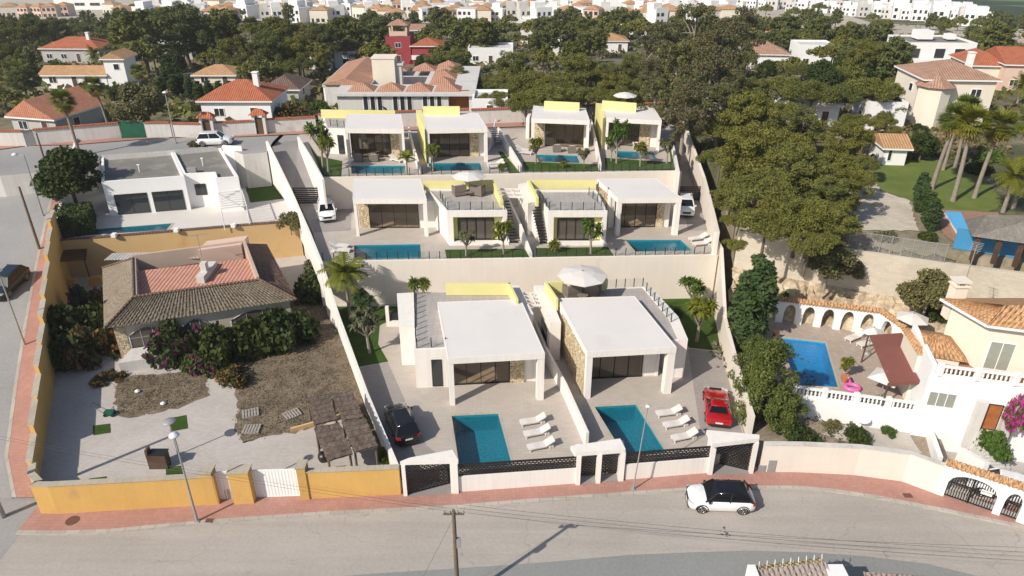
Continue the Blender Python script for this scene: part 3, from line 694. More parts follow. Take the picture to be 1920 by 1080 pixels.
# upper terrace flank walls
for (a, b, lab) in (([(604, 336), (582, 296), (557, 256)], 1, 'white wall on the left edge of the upper terrace above the ramp'), ([(1275, 323), (1268, 290), (1259, 250)], -1, 'white wall on the right edge of the upper terrace above the right ramp')):
    wall_line('terrace_wall', [(P(x_, y_, Z3 + .9), 3.0, Z3 + .9) for x_, y_ in a], .2, W['white'], lab, side=-b)
def divider(pts, z, hts, lab, th=.22):
    wall_line('dividing_wall', [(P(a, b, z), z - .2, z + h) for (a, b), h in zip(pts, hts)], th, W['white'], lab, side=1, group='white dividing walls between villas')
divider([(1103, 838), (1062, 745), (1024, 672), (1004, 622)], Z1, [1.3, 1.3, 1.3, 1.3], 'white dividing wall between the two lower villas, running down to the twin gate')
divider([(998, 484), (978, 447), (955, 404)], Z2, [.5, 1.5, 2.0], 'white dividing wall stepping down between the two middle villas')
divider([(790, 327), (777, 288), (768, 252)], Z3, [.8, 1.1, 1.2], 'white dividing wall between the two left upper villas')
divider([(978, 323), (957, 292), (936, 256)], Z3, [.9, 1.2, 1.2], 'white dividing wall in the middle of the upper row')
divider([(1127, 321), (1118, 280), (1109, 240)], Z3, [.9, 1.2, 1.2], 'white dividing wall between the two right upper villas')
# ------------------------------------------------------------------ the eight white villas
def bil(q, u, v):
    a = q[0].lerp(q[1], u); b = q[3].lerp(q[2], u); return a.lerp(b, v)
def qbox(mb, q, u0, u1, v0, v1, z0, z1, m=0):
    c = [bil(q, u0, v0), bil(q, u1, v0), bil(q, u1, v1), bil(q, u0, v1)]
    mb.hexa([(p.x, p.y, z0) for p in c], [(p.x, p.y, z1) for p in c], m)
def glazing(par, q, u0, u1, v, zf, zh, n, door='sliding_door', m=None, dv=.012):
    fr = MB(); gl = MB(); w = (q[1] - q[0]).length; e = .05 / w
    qbox(fr, q, u0, u1, v, v + dv, zf + .02, zf + .10); qbox(fr, q, u0, u1, v, v + dv, zh - .08, zh)
    for i in range(n + 1):
        u = lerp(u0, u1, i / n); a, b = (u, u + 1.2 * e) if i == 0 else ((u - 1.2 * e, u) if i == n else (u - e / 1.6, u + e / 1.6))
        qbox(fr, q, a, b, v - .001, v + dv, zf + .10, zh - .08)
    d = part(par, door, fr, W['black'])
    for i in range(n):
        g_ = MB(); a = bil(q, lerp(u0, u1, i / n) + e, v + dv / 2); b = bil(q, lerp(u0, u1, (i + 1) / n) - e, v + dv / 2)
        g_.face([(a.x, a.y, zf + .1), (b.x, b.y, zf + .1), (b.x, b.y, zh - .08), (a.x, a.y, zh - .08)])
        part(d, 'pane', g_, m or W['glass'])
    return d
def villa(label, px, zt, zf, pl, pr, v, gu, su, n, curtains=(), sidestone=None, cat='villa'):
    q = [P(a, b, zt) for a, b in px]; c = bil(q, .5, .5)
    t = thing('modern_villa', label, cat, (c.x, c.y, zf), 'white modern villas')
    zc = zt - .52
    s = MB(); qbox(s, q, 0, 1, 0, 1, zc, zt - .03); qbox(s, q, 0, 1, 0, .012, zt - .03, zt); qbox(s, q, 0, 1, .988, 1, zt - .03, zt); qbox(s, q, 0, .012, .012, .988, zt - .03, zt); qbox(s, q, .988, 1, .012, .988, zt - .03, zt)
    roof = part(t, 'roof', s, W['white'])
    s = MB(); c4 = [bil(q, .012, .012), bil(q, .988, .012), bil(q, .988, .988), bil(q, .012, .988)]
    s.face([(p.x, p.y, zt - .012) for p in c4]); part(roof, 'roof_membrane', s, W['slab'])
    for (a, b) in ((0, pl), (1 - pr, 1)):
        s = MB(); qbox(s, q, a + .002, b - .002, .004, .065, zf, zc - .002); part(t, 'pillar', s, W['white'])
    s = MB()
    qbox(s, q, .002, .03, v, .985, zf, zc - .002); qbox(s, q, .97, .998, v, .985, zf, zc - .002); qbox(s, q, .03, .97, .95, .985, zf, zc - .002)
    us = sorted([gu, su]); lo = .03
    qs = []
    for a, b in us:
        if a > lo + .005: qs.append((lo, a))
        lo = b
    if lo < .97: qs.append((lo, .97))
    for a, b in qs: qbox(s, q, a, b, v + .012, v + .04, zf, zc - .002)
    part(t, 'wall', s, W['white'])
    s = MB(); qbox(s, q, su[0], su[1], v - .008, v + .035, zf, zc - .004)
    part(t, 'stone_cladding', s, W['stone'])
    if sidestone: s = MB(); qbox(s, q, sidestone[0], sidestone[1], sidestone[2], sidestone[3], zf, zc - .004); part(t, 'stone_cladding', s, W['stone'])
    s = MB(); qbox(s, q, .032, .968, .80, .82, zf + .01, zc - .01); qbox(s, q, .032, .968, v + .05, .80, zf + .01, zf + .03); part(t, 'interior_wall', s, W['interior'])
    glazing(t, q, gu[0], gu[1], v, zf, zc, n)
    for (a, b, dz) in curtains:
        s = MB(); k = 16; r0 = []; r1 = []
        for i in range(k + 1):
            p = bil(q, lerp(a, b, i / k), v + .05 + .008 * (i % 2)); r0.append((p.x, p.y, zf + dz)); r1.append((p.x, p.y, zc - .05))
        s.grid([r0, r1]); part(t, 'curtain', s, W['curtain'])
    return t, q
def wing(t, px, zt, z0, name='side_wing', m='white', top=None):
    mb = MB(); mb.prism(PXP(px, zt), z0, zt); o = part(t, name, mb, W[m])
    if top:
        pts = [Vector((a, b, 0)) for a, b in PXP(px, zt)]; c = sum(pts, Vector()) / len(pts)
        t_ = MB(); q = [tuple((p + (c - p).normalized() * .22)[:2]) for p in pts]
        if area2(q) < 0: q = q[::-1]
        t_.face([(a, b, zt + .008) for a, b in q]); part(t, 'terrace_floor', t_, W[top])
    return o
def parapet(t, pts, z0, h, th=.2, m='lime', side=1, name='parapet'):
    mb = MB()
    for i in range(len(pts) - 1):
        a = P(*pts[i], z0 + h); b = P(*pts[i + 1], z0 + h); d = (b - a).normalized(); n = Vector((-d.y, d.x, 0)) * th * side
        A = [a, b, b + n, a + n]
        if side < 0: A = [b, a, a + n, b + n]
        mb.hexa([(p.x, p.y, z0) for p in A], [(p.x, p.y, z0 + h) for p in A])
    return part(t, name, mb, W[m])
def railing(pts, z, n, label, h=.85, parent=None):
    """glass balustrade on black posts; pts are pixels of its foot"""
    w = [P(a, b, z) for a, b in pts]; c = w[0]
    r = thing('glass_railing', label, 'railing', tuple(c)) if parent is None else None
    tot = sum((w[i + 1] - w[i]).length for i in range(len(w) - 1)); k = 0
    posts = []
    for i in range(len(w) - 1):
        ln = (w[i + 1] - w[i]).length; m = max(1, round(n * ln / tot))
        for j in range(m + (i == len(w) - 2)): posts.append(w[i].lerp(w[i + 1], j / m))
        g_ = MB(); a, b = w[i], w[i + 1]
        g_.face([(a.x, a.y, z + .06), (b.x, b.y, z + .06), (b.x, b.y, z + h - .05), (a.x, a.y, z + h - .05)]); part(r, 'glass_panel', g_, W['clear'])
    for p in posts:
        m_ = MB(); m_.box(p.x - .035, p.x + .035, p.y - .035, p.y + .035, z, z + h); part(r, 'post', m_, W['black'])
    return r

# lower left villa
vA, qA = villa('lower left white villa with a broad flat roof', [(840, 672), (1022, 662), (977, 561), (820, 566)], 5.3, Z1, .055, .075, .30, (.065, .70), (.705, .86), 4)
wing(vA, [(776, 656), (838, 654), (822, 566), (977, 560), (957, 545), (776, 548)], 4.55, Z1, top='terrace_floor')
wing(vA, [(748, 612), (777, 611), (777, 548), (744, 550)], 4.75, Z1, name='outer_wing')
parapet(vA, [(957, 530), (836, 530)], 4.6, 1.15)
parapet(vA, [(972, 561), (957, 530)], 4.6, 1.15)
wing(vA, [(959, 535), (973, 535), (1000, 588), (985, 588)], 4.9, Z1, name='edge_wall')
q = [P(777, 735, Z1), P(838, 728, Z1)]
qd = [q[0] + Vector((0, -.03, 0)), q[1] + Vector((0, -.03, 0)), q[1] + Vector((0, 1, 0)), q[0] + Vector((0, 1, 0))]
pw = [P(776, 656, 4.55), P(838, 654, 4.55), P(822, 566, 4.55), P(776, 548, 4.55)]
def flat_window(t, a, b, z0, z1, n=1, name='window', off=.03, m='winglass', recess=0):
    """window on the face from a to b (world points), outward to the right-hand side of a->b"""
    a = Vector((a.x, a.y, 0)); b = Vector((b.x, b.y, 0)); d = (b - a).normalized(); nn = Vector((d.y, -d.x, 0))
    fr = MB(); w = (b - a).length; e = .05
    def bx(s0, s1, za, zb, o0, o1, mb):
        p, r = a + d * s0, a + d * s1; A = [p + nn * o1, r + nn * o1, r + nn * o0, p + nn * o0]
        mb.hexa([(k.x, k.y, za) for k in A], [(k.x, k.y, zb) for k in A])
    bx(0, w, z0, z0 + e, -.01, off + .02, fr); bx(0, w, z1 - e, z1, -.01, off + .02, fr)
    for i in range(n + 1):
        s = (w - e) * i / n; bx(s, s + e, z0 + e, z1 - e, -.01, off + .02, fr)
    o = part(t, name, fr, W['black'] if m in ('winglass', 'woodplank') else W['hwhite'])
    g_ = MB(); bx(e, w - e, z0 + e, z1 - e, -.01, off, g_); part(o, 'pane', g_, W[m])
    return o
def on_edge(p, q, s): return p.lerp(q, s)
flat_window(vA, on_edge(pw[0], pw[1], .50), on_edge(pw[0], pw[1], .82), Z1 + .1, Z1 + 2.6, 1)
# lower right villa
vB, qB = villa('lower right white villa with stone clad left flank and a parasol on its roof terrace', [(1101, 660), (1269, 651), (1190, 555), (1046, 559)], 5.3, Z1, .07, .09, .30, (.12, .80), (.08, .115), 4, sidestone=(-.008, -.001, .05, .8))
wing(vB, [(1001, 535), (1024, 535), (1052, 604), (1031, 604)], 4.7, Z1)
wing(vB, [(1026, 548), (1205, 538), (1268, 592), (1290, 636), (1262, 640), (1190, 556), (1040, 566)], 4.5, Z1, top='terrace_floor')
wing(vB, [(1205, 537), (1222, 540), (1272, 594), (1290, 636), (1272, 636), (1254, 596)], 4.62, Z1, name='sloping_parapet')
parapet(vB, [(1138, 521), (1025, 528)], 4.55, 1.15)
parapet(vB, [(1025, 528), (1047, 560)], 4.55, 1.15, side=-1)
a, b = P(1001, 535, 4.7), P(1031, 604, 4.7)
flat_window(vB, on_edge(a, b, .55), on_edge(a, b, .86), Z1 + .1, Z1 + 2.5, 1, 'door')
# middle left villa
vC, qC = villa('middle left white villa with a stone panel left of its glass, by the white car', [(661, 373), (800, 373), (788, 335), (662, 335)], 9.5, Z2, .045, .055, .36, (.20, .90), (.05, .195), 4)
wing(vC, [(799, 377), (838, 376), (834, 352), (799, 352)], 8.4, Z2, name='link')
flat_window(vC, P(804, 376, 8.4), P(817, 376, 8.4), Z2 + .05, Z2 + 2.6, 1, 'door')
def terrace_block(t, px, z, zf, py_rear, glass, side):
    """roof-terrace block: white frame round a lime recess with dark glass"""
    q = [P(a, b, z) for a, b in px]
    s = MB(); qbox(s, q, 0, 1, 0, 1, z - .62, z - .22)
    for a in ((0, .028), (.972, 1)): qbox(s, q, a[0], a[1], 0, 1, z - .22, z)
    qbox(s, q, .028, .972, 0, .035, z - .22, z); qbox(s, q, .028, .972, .96, 1, z - .22, z)
    qbox(s, q, .001, .09, .002, .998, zf, z - .62); qbox(s, q, .93, .999, .002, .998, zf, z - .62); qbox(s, q, -.01, 1.01, -.10, .05, zf - .2, zf + .12)
    part(t, 'terrace_block', s, W['white'])
    s = MB(); qbox(s, q, .03, .97, .04, .955, z - .22, z - .16); part(t, 'terrace_floor', s, W['terrace_floor'])
    s = MB(); qbox(s, q, .09, .93, .10, .13, zf + .12, z - .62); qbox(s, q, .09, .10, .002, .1, zf + .12, z - .622); part(t, 'lime_wall', s, W['lime'])
    glazing(t, q, glass[0], glass[1], .085, zf + .1, z - .95, 4, m=W['brownglass'])
    return q
tC = terrace_block(vC, [(838, 396), (951, 395), (926, 354), (800, 354)], 8.85, Z2, 0, (.2, .80), 1)
parapet(vC, [(926, 337), (794, 339)], 8.7, .95)
parapet(vC, [(943, 372), (926, 337)], 8.7, .95, th=.25)
# middle right villa
vD, qD = villa('middle right white villa with stone panel right of its glass, above the slanted pool', [(1159, 372), (1279, 371), (1230, 334), (1119, 335)], 9.5, Z2, .07, .085, .36, (.10, .78), (.785, .90), 4, sidestone=(-.01, -.001, .45, .98))
tD = terrace_block(vD, [(1028, 396), (1139, 396), (1118, 356), (1006, 356)], 8.85, Z2, 0, (.18, .80), 1)
parapet(vD, [(1118, 337), (993, 337)], 8.7, .95)
parapet(vD, [(993, 337), (1010, 370)], 8.7, .95, th=.25, side=-1)
wing(vD, [(972, 345), (988, 342), (1003, 378), (990, 381)], 9.0, Z2, name='stair_wing')
# upper row
vE, qE = villa('upper row villa farthest left, with armchairs by its long pool', [(646, 241), (757, 242), (752, 214), (650, 214)], 13.0, Z3, .05, .045, .34, (.06, .76), (.77, .91), 5, curtains=((.2, .36, .9), (.5, .68, .6)))
wing(vE, [(612, 240), (650, 242), (652, 222), (742, 214), (604, 213)], 12.1, Z3, top='terrace_floor')
parapet(vE, [(741, 207), (602, 205)], 12.1, 1.0)
a, b = P(612, 240, 12.1), P(650, 242, 12.1)
flat_window(vE, on_edge(a, b, .5), on_edge(a, b, .8), Z3 + .05, Z3 + 2.3, 1, 'door')
vF, qF = villa('second upper villa from the left, with a tall lime yellow wall on its left flank', [(799, 242), (914, 240), (896, 212), (793, 212)], 13.0, Z3, .05, .055, .34, (.06, .74), (.75, .90), 4, curtains=((.2, .3, 1.2),))
wing(vF, [(780, 206), (791, 206), (799, 240), (796, 243)], 13.0, Z3, name='lime_flank', m='lime')
parapet(vF, [(862, 199), (793, 199)], 12.9, 1.1)
vG, qG = villa('third upper villa from the left, with a stone panel left of its glass', [(996, 222), (1106, 226), (1098, 203), (1000, 198)], 12.9, Z3, .05, .05, .34, (.24, .93), (.05, .22), 4, curtains=((.5, .62, 1.1),))
parapet(vG, [(1087, 192), (1021, 189)], 12.8, 1.1)
wing(vG, [(986, 222), (992, 222), (1000, 205), (994, 205)], 11.6, Z3, name='stair_wall')
vH, qH = villa('rightmost upper villa with a parasol behind its roof and a small palm in front', [(1137, 221), (1241, 226), (1226, 201), (1130, 196)], 12.9, Z3, .05, .055, .34, (.10, .66), (.67, .86), 4)
wing(vH, [(1117, 193), (1129, 194), (1136, 220), (1131, 222)], 12.9, Z3, name='lime_flank', m='lime')
parapet(vH, [(1194, 193), (1130, 188)], 12.8, 1.2)

# pergolas between pairs of villas
def pergola(rows, z, label, post=None):
    c = P(*rows[0][0], z); t = thing('pergola', label, 'pergola', tuple(c), 'white pergolas between villas')
    for a, b in rows:
        m_ = MB(); m_.bar(P(*a, z), P(*b, z), .12, .2); part(t, 'beam', m_, W['white'])
    m_ = MB(); a = P(*rows[0][0], z).lerp(P(*rows[0][1], z), .55); b = P(*rows[-1][0], z).lerp(P(*rows[-1][1], z), .55); m_.bar(a + Vector((0, 0, .02)), b + Vector((0, 0, .02)), .1, .14); part(t, 'rail', m_, W['white'])
pergola([((976, 551), (1010, 550)), ((980, 558), (1013, 557)), ((984, 565), (1016, 564)), ((988, 573), (1019, 572))], 4.5, 'white pergola beams bridging the gap between the two lower villas')
pergola([((938, 355), (974, 355)), ((941, 362), (978, 362)), ((944, 369), (982, 369))], 8.7, 'white pergola beams between the two middle villas')
# open black stairs
def stairs(a, b, z0, z1, n, label, w=.95):
    a, b = P(*a, z0), P(*b, z1); t = thing('outdoor_staircase', label, 'staircase', tuple(a), 'black tread stairs')
    for i in range(n):
        k = (i + .5) / n; p = a.lerp(b, k); m_ = MB(); m_.box(p.x - w / 2, p.x + w / 2, p.y - .14, p.y + .14, p.z - .05, p.z); part(t, 'tread', m_, W['black'])
    m_ = MB()
    m_.prism([(a.x - w / 2, a.y), (a.x - w / 2 + .08, a.y), (b.x - w / 2 + .08, b.y), (b.x - w / 2, b.y)], [z0, z0, z0, z0], [z0 + .1, z0 + .1, z1, z1]); part(t, 'side_wall', m_, W['white'])
stairs((963, 456), (946, 374), Z2, 8.7, 14, 'black tread staircase climbing beside the middle left roof terrace')
stairs((1020, 457), (1003, 380), Z2, 8.7, 14, 'black tread staircase at the left end of the middle right roof terrace')
stairs((936, 268), (922, 238), Z3, 12, 9, 'black tread stairs at the right end of the second upper villa')

# balustrades
railing([(782, 652), (836, 650)], 4.6, 2, 'short glass railing at the front of the lower left roof terrace')
railing([(780, 640), (777, 552)], 4.6, 9, 'glass railing along the left edge of the lower left roof terrace')
railing([(1138, 540), (1205, 537), (1258, 604)], 4.6, 11, 'glass railing with black posts along the sloping edge of the lower right roof terrace')
railing([(826, 372), (840, 394), (946, 393), (934, 372)], 8.85, 10, 'glass railing round the middle left roof terrace with two armchairs')
railing([(1012, 374), (1030, 394), (1136, 394), (1104, 366), (1140, 366)], 8.85, 13, 'glass railing round the empty middle right roof terrace')
railing([(606, 489), (668, 489), (1000, 484)], Z2 + .02, 20, 'glass railing on the left half of the tall retaining wall')
railing([(1006, 483), (1338, 477)], Z2 + .02, 18, 'glass railing on the right half of the tall retaining wall')
for (a, b, n, l) in (((606, 331), (785, 328), 11, 'glass railing in front of the upper left pool'), ((792, 327), (972, 324), 10, 'glass railing in front of the second upper pool'),
                     ((984, 323), (1124, 322), 9, 'glass railing along the upper lawn with small bushes'), ((1134, 321), (1272, 319), 9, 'glass railing in front of the rightmost upper lawn')):
    railing([a, b], Z3 + .02, n, l)
railing([(620, 236), (646, 240)], 12.1, 2, 'short railing on the roof left of the upper left villa')

# front gates and street wall
def M_lattice():
    m, nt, b, o = new_mat('black_lattice_panel')
    v = uvc(nt); ck = nt.nodes.new('ShaderNodeTexBrick'); ck.offset = .5; nt.links.new(v, ck.inputs['Vector'])
    ck.inputs['Scale'].default_value = 1; ck.inputs['Brick Width'].default_value = .26; ck.inputs['Row Height'].default_value = .15; ck.inputs['Mortar Size'].default_value = .048; ck.inputs['Mortar Smooth'].default_value = 0
    iv = nt.nodes.new('ShaderNodeMath'); iv.operation = 'SUBTRACT'; iv.inputs[0].default_value = 1; nt.links.new(ck.outputs['Fac'], iv.inputs[1]); f = iv.outputs[0]
    b.inputs['Base Color'].default_value = (.014, .012, .011, 1); b.inputs['Roughness'].default_value = .4
    tr = nt.nodes.new('ShaderNodeBsdfTransparent'); mx = nt.nodes.new('ShaderNodeMixShader')
    nt.links.new(f, mx.inputs[0]); nt.links.new(b.outputs[0], mx.inputs[1]); nt.links.new(tr.outputs[0], mx.inputs[2]); nt.links.new(mx.outputs[0], o.inputs[0])
    return m
W['lattice'] = M_lattice()
def gate_portal(label, top, h, posts, gates, base_extra=None):
    """top: pixel outline of the flat roof; posts: (px,py,w,d) feet; gates: pairs of feet"""
    c = P(*top[0], h); t = thing('entrance_portal', label, 'gateway', (c.x, c.y, .1), 'white entrance portals')
    m_ = MB(); m_.prism(PXP(top, h), h - .32, h); part(t, 'canopy', m_, W['white'])
    for (a, b, w, d) in posts:
        p = P(a, b, .1); m_ = MB(); m_.box(p.x, p.x + w, p.y, p.y + d, .1, h - .322); part(t, 'pillar', m_, W['white'])
    for (a, b, z0, z1) in gates:
        a, b = P(*a, .12), P(*b, .12); g_ = MB(); g_.face([(a.x, a.y, z0), (b.x, b.y, z0), (b.x, b.y, z1), (a.x, a.y, z1)]); k = part(t, 'gate', g_, W['lattice'])
        f_ = MB(); f_.bar((a.x, a.y, z0 + .03), (b.x, b.y, z0 + .03), .06); f_.bar((a.x, a.y, z1 - .03), (b.x, b.y, z1 - .03), .06); f_.bar((a.x, a.y, z0), (a.x, a.y, z1), .06); f_.bar((b.x, b.y, z0), (b.x, b.y, z1), .06); part(k, 'gate_frame', f_, W['black'])
    return t
gate_portal('left white car gate with slanting black lattice, at the ochre wall', [(750, 865), (859, 862), (848, 843), (768, 858)], 3.0, [(757, 931, .25, .4), (846, 926, .5, .35)], [((764, 928), (846, 906), .18, 2.66)])
gate_portal('central white twin gateway with two black lattice doors', [(1070, 836), (1078, 849), (1173, 842), (1163, 822)], 2.9, [(1079, 910, .3, 1.3), (1117, 907, .3, .5), (1159, 903, .35, 1.3)], [((1084, 897), (1117, 894), .5, 2.56), ((1126, 893), (1160, 890), .5, 2.56)])
gate_portal('right white car gate with a slanting black lattice leaf, near the white car', [(1325, 806), (1336, 832), (1424, 822), (1424, 815)], 3.15, [(1327, 891, .3, 1.1), (1405, 889, .25, .5)], [((1330, 866), (1408, 884), .18, 2.8)])
def street_wall(a, b, label):
    A, B = P(*a, 0), P(*b, 0); t = thing('street_wall', label, 'wall', tuple(A), 'low white street walls')
    d = (B - A).normalized(); n = Vector((-d.y, d.x, 0)) * .25
    m_ = MB(); m_.hexa([A, B, B + n, A + n], [p + Vector((0, 0, 1.42)) for p in (A, B, B + n, A + n)]); part(t, 'wall_face', m_, W['white'])
    o = n * .5; m_ = MB(); m_.face([(p.x, p.y, z) for p, z in ((A + o, 1.44), (B + o, 1.44), (B + o, 2.33), (A + o, 2.33))]); k = part(t, 'lattice_screen', m_, W['lattice'])
    m_ = MB(); m_.bar(A + o + Vector((0, 0, 2.35)), B + o + Vector((0, 0, 2.35)), .06); m_.bar(A + o + Vector((0, 0, 1.46)), B + o + Vector((0, 0, 1.46)), .06); part(k, 'screen_rail', m_, W['black'])
street_wall((858, 925), (1079, 909), 'low white street wall with black lattice screen in front of the left pool')
street_wall((1171, 902), (1328, 889), 'low white street wall with black lattice screen behind the leaning street lamp')
def slat_gate(a, b, z, label, h=1.7):
    A, B = P(*a, z), P(*b, z); t = thing('slatted_gate', label, 'gate', tuple(A), 'black slatted ramp gates')
    for i in range(8):
        m_ = MB(); zz = z + .12 + i * h / 8; m_.bar((A.x, A.y, zz), (B.x, B.y, zz), .05, h / 8 * .72); part(t, 'slat', m_, W['black'])
    for p in (A, B): m_ = MB(); m_.box(p.x - .06, p.x + .06, p.y - .06, p.y + .06, z, z + h); part(t, 'post', m_, W['black'])
slat_gate((554, 382), (602, 382), Z2, 'black slatted gate at the foot of the left ramp, behind the white car', 1.95)
slat_gate((1270, 376), (1311, 376), Z2, 'black slatted gate at the foot of the right ramp')
# ------------------------------------------------------------------ shared pieces for ordinary houses
def inset(poly, w):
    if area2(poly) < 0: poly = poly[::-1]
    n = len(poly); out = []
    for i in range(n):
        p0, p1, p2 = Vector(poly[i - 1]), Vector(poly[i]), Vector(poly[(i + 1) % n])
        d1 = (p1 - p0).normalized(); d2 = (p2 - p1).normalized(); n1 = Vector((-d1.y, d1.x)); n2 = Vector((-d2.y, d2.x))
        b = (n1 + n2); k = w / max(.3, b.dot(n1)); out.append(tuple(p1 + b * k))
    return poly, out
def flat_block(t, poly, zt, z0, wall, roof, rim=.35, w=.25, name='wall'):
    poly, ins = inset(poly, w); n = len(poly)
    mb = MB()
    for i in range(n):
        k = (i + 1) % n
        mb.face([(*poly[i], z0), (*poly[k], z0), (*poly[k], zt), (*poly[i], zt)])
        mb.face([(*poly[i], zt), (*poly[k], zt), (*ins[k], zt), (*ins[i], zt)])
        mb.face([(*ins[k], zt - rim), (*ins[i], zt - rim), (*ins[i], zt), (*ins[k], zt)])
    o = part(t, name, mb, wall)
    m2 = MB(); m2.face([(*p, zt - rim + .01) for p in ins]); part(t, 'roof', m2, roof)
    return o
def roof_hip(mb, x0, x1, y0, y1, z, h, oh=.45, gable=None, th=.12):
    x0 -= oh; x1 += oh; y0 -= oh; y1 += oh
    w, d = x1 - x0, y1 - y0
    if gable is None:
        if w >= d: r0, r1 = (x0 + d / 2, (y0 + y1) / 2), (x1 - d / 2, (y0 + y1) / 2)
        else: r0, r1 = ((x0 + x1) / 2, y0 + w / 2), ((x0 + x1) / 2, y1 - w / 2)
    elif gable == 'x': r0, r1 = (x0, (y0 + y1) / 2), (x1, (y0 + y1) / 2)
    elif gable == 'y': r0, r1 = ((x0 + x1) / 2, y0), ((x0 + x1) / 2, y1)
    A, B, C_, D = (x0, y0, z), (x1, y0, z), (x1, y1, z), (x0, y1, z)
    R0, R1 = (*r0, z + h), (*r1, z + h)
    if gable == 'y' or (gable is None and w < d):
        mb.face([A, B, R0]); mb.face([B, C_, R1, R0]); mb.face([C_, D, R1]); mb.face([D, A, R0, R1])
    else:
        mb.face([A, B, R1, R0]); mb.face([B, C_, R1]); mb.face([C_, D, R0, R1]); mb.face([D, A, R0])
    mb.face([D, C_, B, A])
def win_local(t, x0, x1, z0, z1, y, axis='y', sgn=-1, n=1, frame='hwhite', name='window', glass='winglass'):
    """window on an axis-aligned local face; axis y: face at y, axis x: face at x=y"""
    e = .07; fr = MB(); gl = MB()
    def bx(mb, a, b, za, zb, o):
        lo, hi = sorted((y - sgn * .02, y + sgn * o))
        if axis == 'y': mb.box(a, b, lo, hi, za, zb)
        else: mb.box(lo, hi, a, b, za, zb)
    bx(fr, x0, x1, z0, z0 + e, .06); bx(fr, x0, x1, z1 - e, z1, .06)
    for i in range(n + 1):
        s = lerp(x0, x1 - e, i / n); bx(fr, s, s + e, z0 + e, z1 - e, .06)
    o = lpart(t, name, fr, W[frame]); bx(gl, x0 + e, x1 - e, z0 + e, z1 - e, .03); lpart(o, 'pane', gl, W[glass])
    return o
HS = []
def house(label, pl, pr, py, d, hw, roof='hip', hr=1.6, wall='hwhite', tile='tilered', rot=0, cat='house', wins='auto', z=None, storeys=1, chimney=False, oh=.45, group='houses behind the back street', name='house', base=2.0):
    pc = (pl + pr) / 2
    c = PT(pc, py) if z is None else P(pc, py, z)
    w = (pr - pl) / ppm(c)
    t = thing(name, label, cat, tuple(c), group, R(rot)); HS.append((c.x, c.y + d / 2, max(w, d) / 2))
    mb = MB()
    if roof == 'flat':
        mb.box(-w / 2, w / 2, 0, d, -base, hw)
        rim = MB()
        for (a, b, c_, e) in ((-w / 2, w / 2, 0, .25), (-w / 2, w / 2, d - .25, d), (-w / 2, -w / 2 + .25, .25, d - .25), (w / 2 - .25, w / 2, .25, d - .25)): mb.box(a, b, c_, e, hw, hw + .35)
        lpart(t, 'wall', mb, W[wall]); r_ = MB(); r_.face([(-w / 2 + .25, .25, hw + .02), (w / 2 - .25, .25, hw + .02), (w / 2 - .25, d - .25, hw + .02), (-w / 2 + .25, d - .25, hw + .02)])
        rf = lpart(t, 'roof', r_, W[tile])
    else:
        mb.box(-w / 2, w / 2, 0, d, -base, hw)
        g_ = None if roof == 'hip' else roof
        if g_ == 'x':
            for sx in (-1, 1): mb.face([(sx * w / 2, 0, hw), (sx * w / 2, d, hw), (sx * w / 2, d / 2, hw + hr * .9)][::sx])
        if g_ == 'y':
            for yy, s_ in ((0, 1), (d, -1)): mb.face([(-w / 2, yy, hw), (w / 2, yy, hw), (0, yy, hw + hr * .9)][::s_])
        lpart(t, 'wall', mb, W[wall])
        r_ = MB(); roof_hip(r_, -w / 2, w / 2, 0, d, hw - .02, hr, oh, g_); rf = lpart(t, 'roof', r_, W[tile])
        eb = MB()
        for (a, b, c_, e) in ((-w / 2 - oh, w / 2 + oh, -oh, -oh + .12), (-w / 2 - oh, -w / 2 - oh + .12, -oh + .12, d + oh), (w / 2 + oh - .12, w / 2 + oh, -oh + .12, d + oh)): eb.box(a, b, c_, e, hw - .22, hw - .03)
        lpart(rf, 'eaves', eb, W['hwhite'])
    if chimney:
        k = MB(); k.box(w * .2, w * .2 + .7, d * .35, d * .35 + .7, hw, hw + hr + 1.0); k.box(w * .2 - .08, w * .2 + .78, d * .35 - .08, d * .35 + .78, hw + hr + 1.0, hw + hr + 1.12); lpart(rf, 'chimney', k, W['hwhite'])
    if wins == 'auto':
        n = max(1, int(w / 3.2))
        for s in range(storeys):
            zb = s * 2.9 + .9
            if zb + 1.2 > hw: break
            for i in range(n):
                x = -w / 2 + w * (i + .5) / n
                if s == 0 and i == n // 2: win_local(t, x - .5, x + .5, .05, 2.15, 0, name='door', glass='darkwood')
                else: win_local(t, x - .7, x + .7, zb, zb + 1.15, 0, n=2)
            win_local(t, d * .35, d * .35 + 1.1, zb, zb + 1.1, w / 2, axis='x', sgn=1)
            win_local(t, d * .35, d * .35 + 1.1, zb, zb + 1.1, -w / 2, axis='x', sgn=-1)
    else:
        for (x0, x1, z0, z1, n) in wins: win_local(t, x0 * w / 2, x1 * w / 2, z0, z1, 0, n=n)
    return t, w

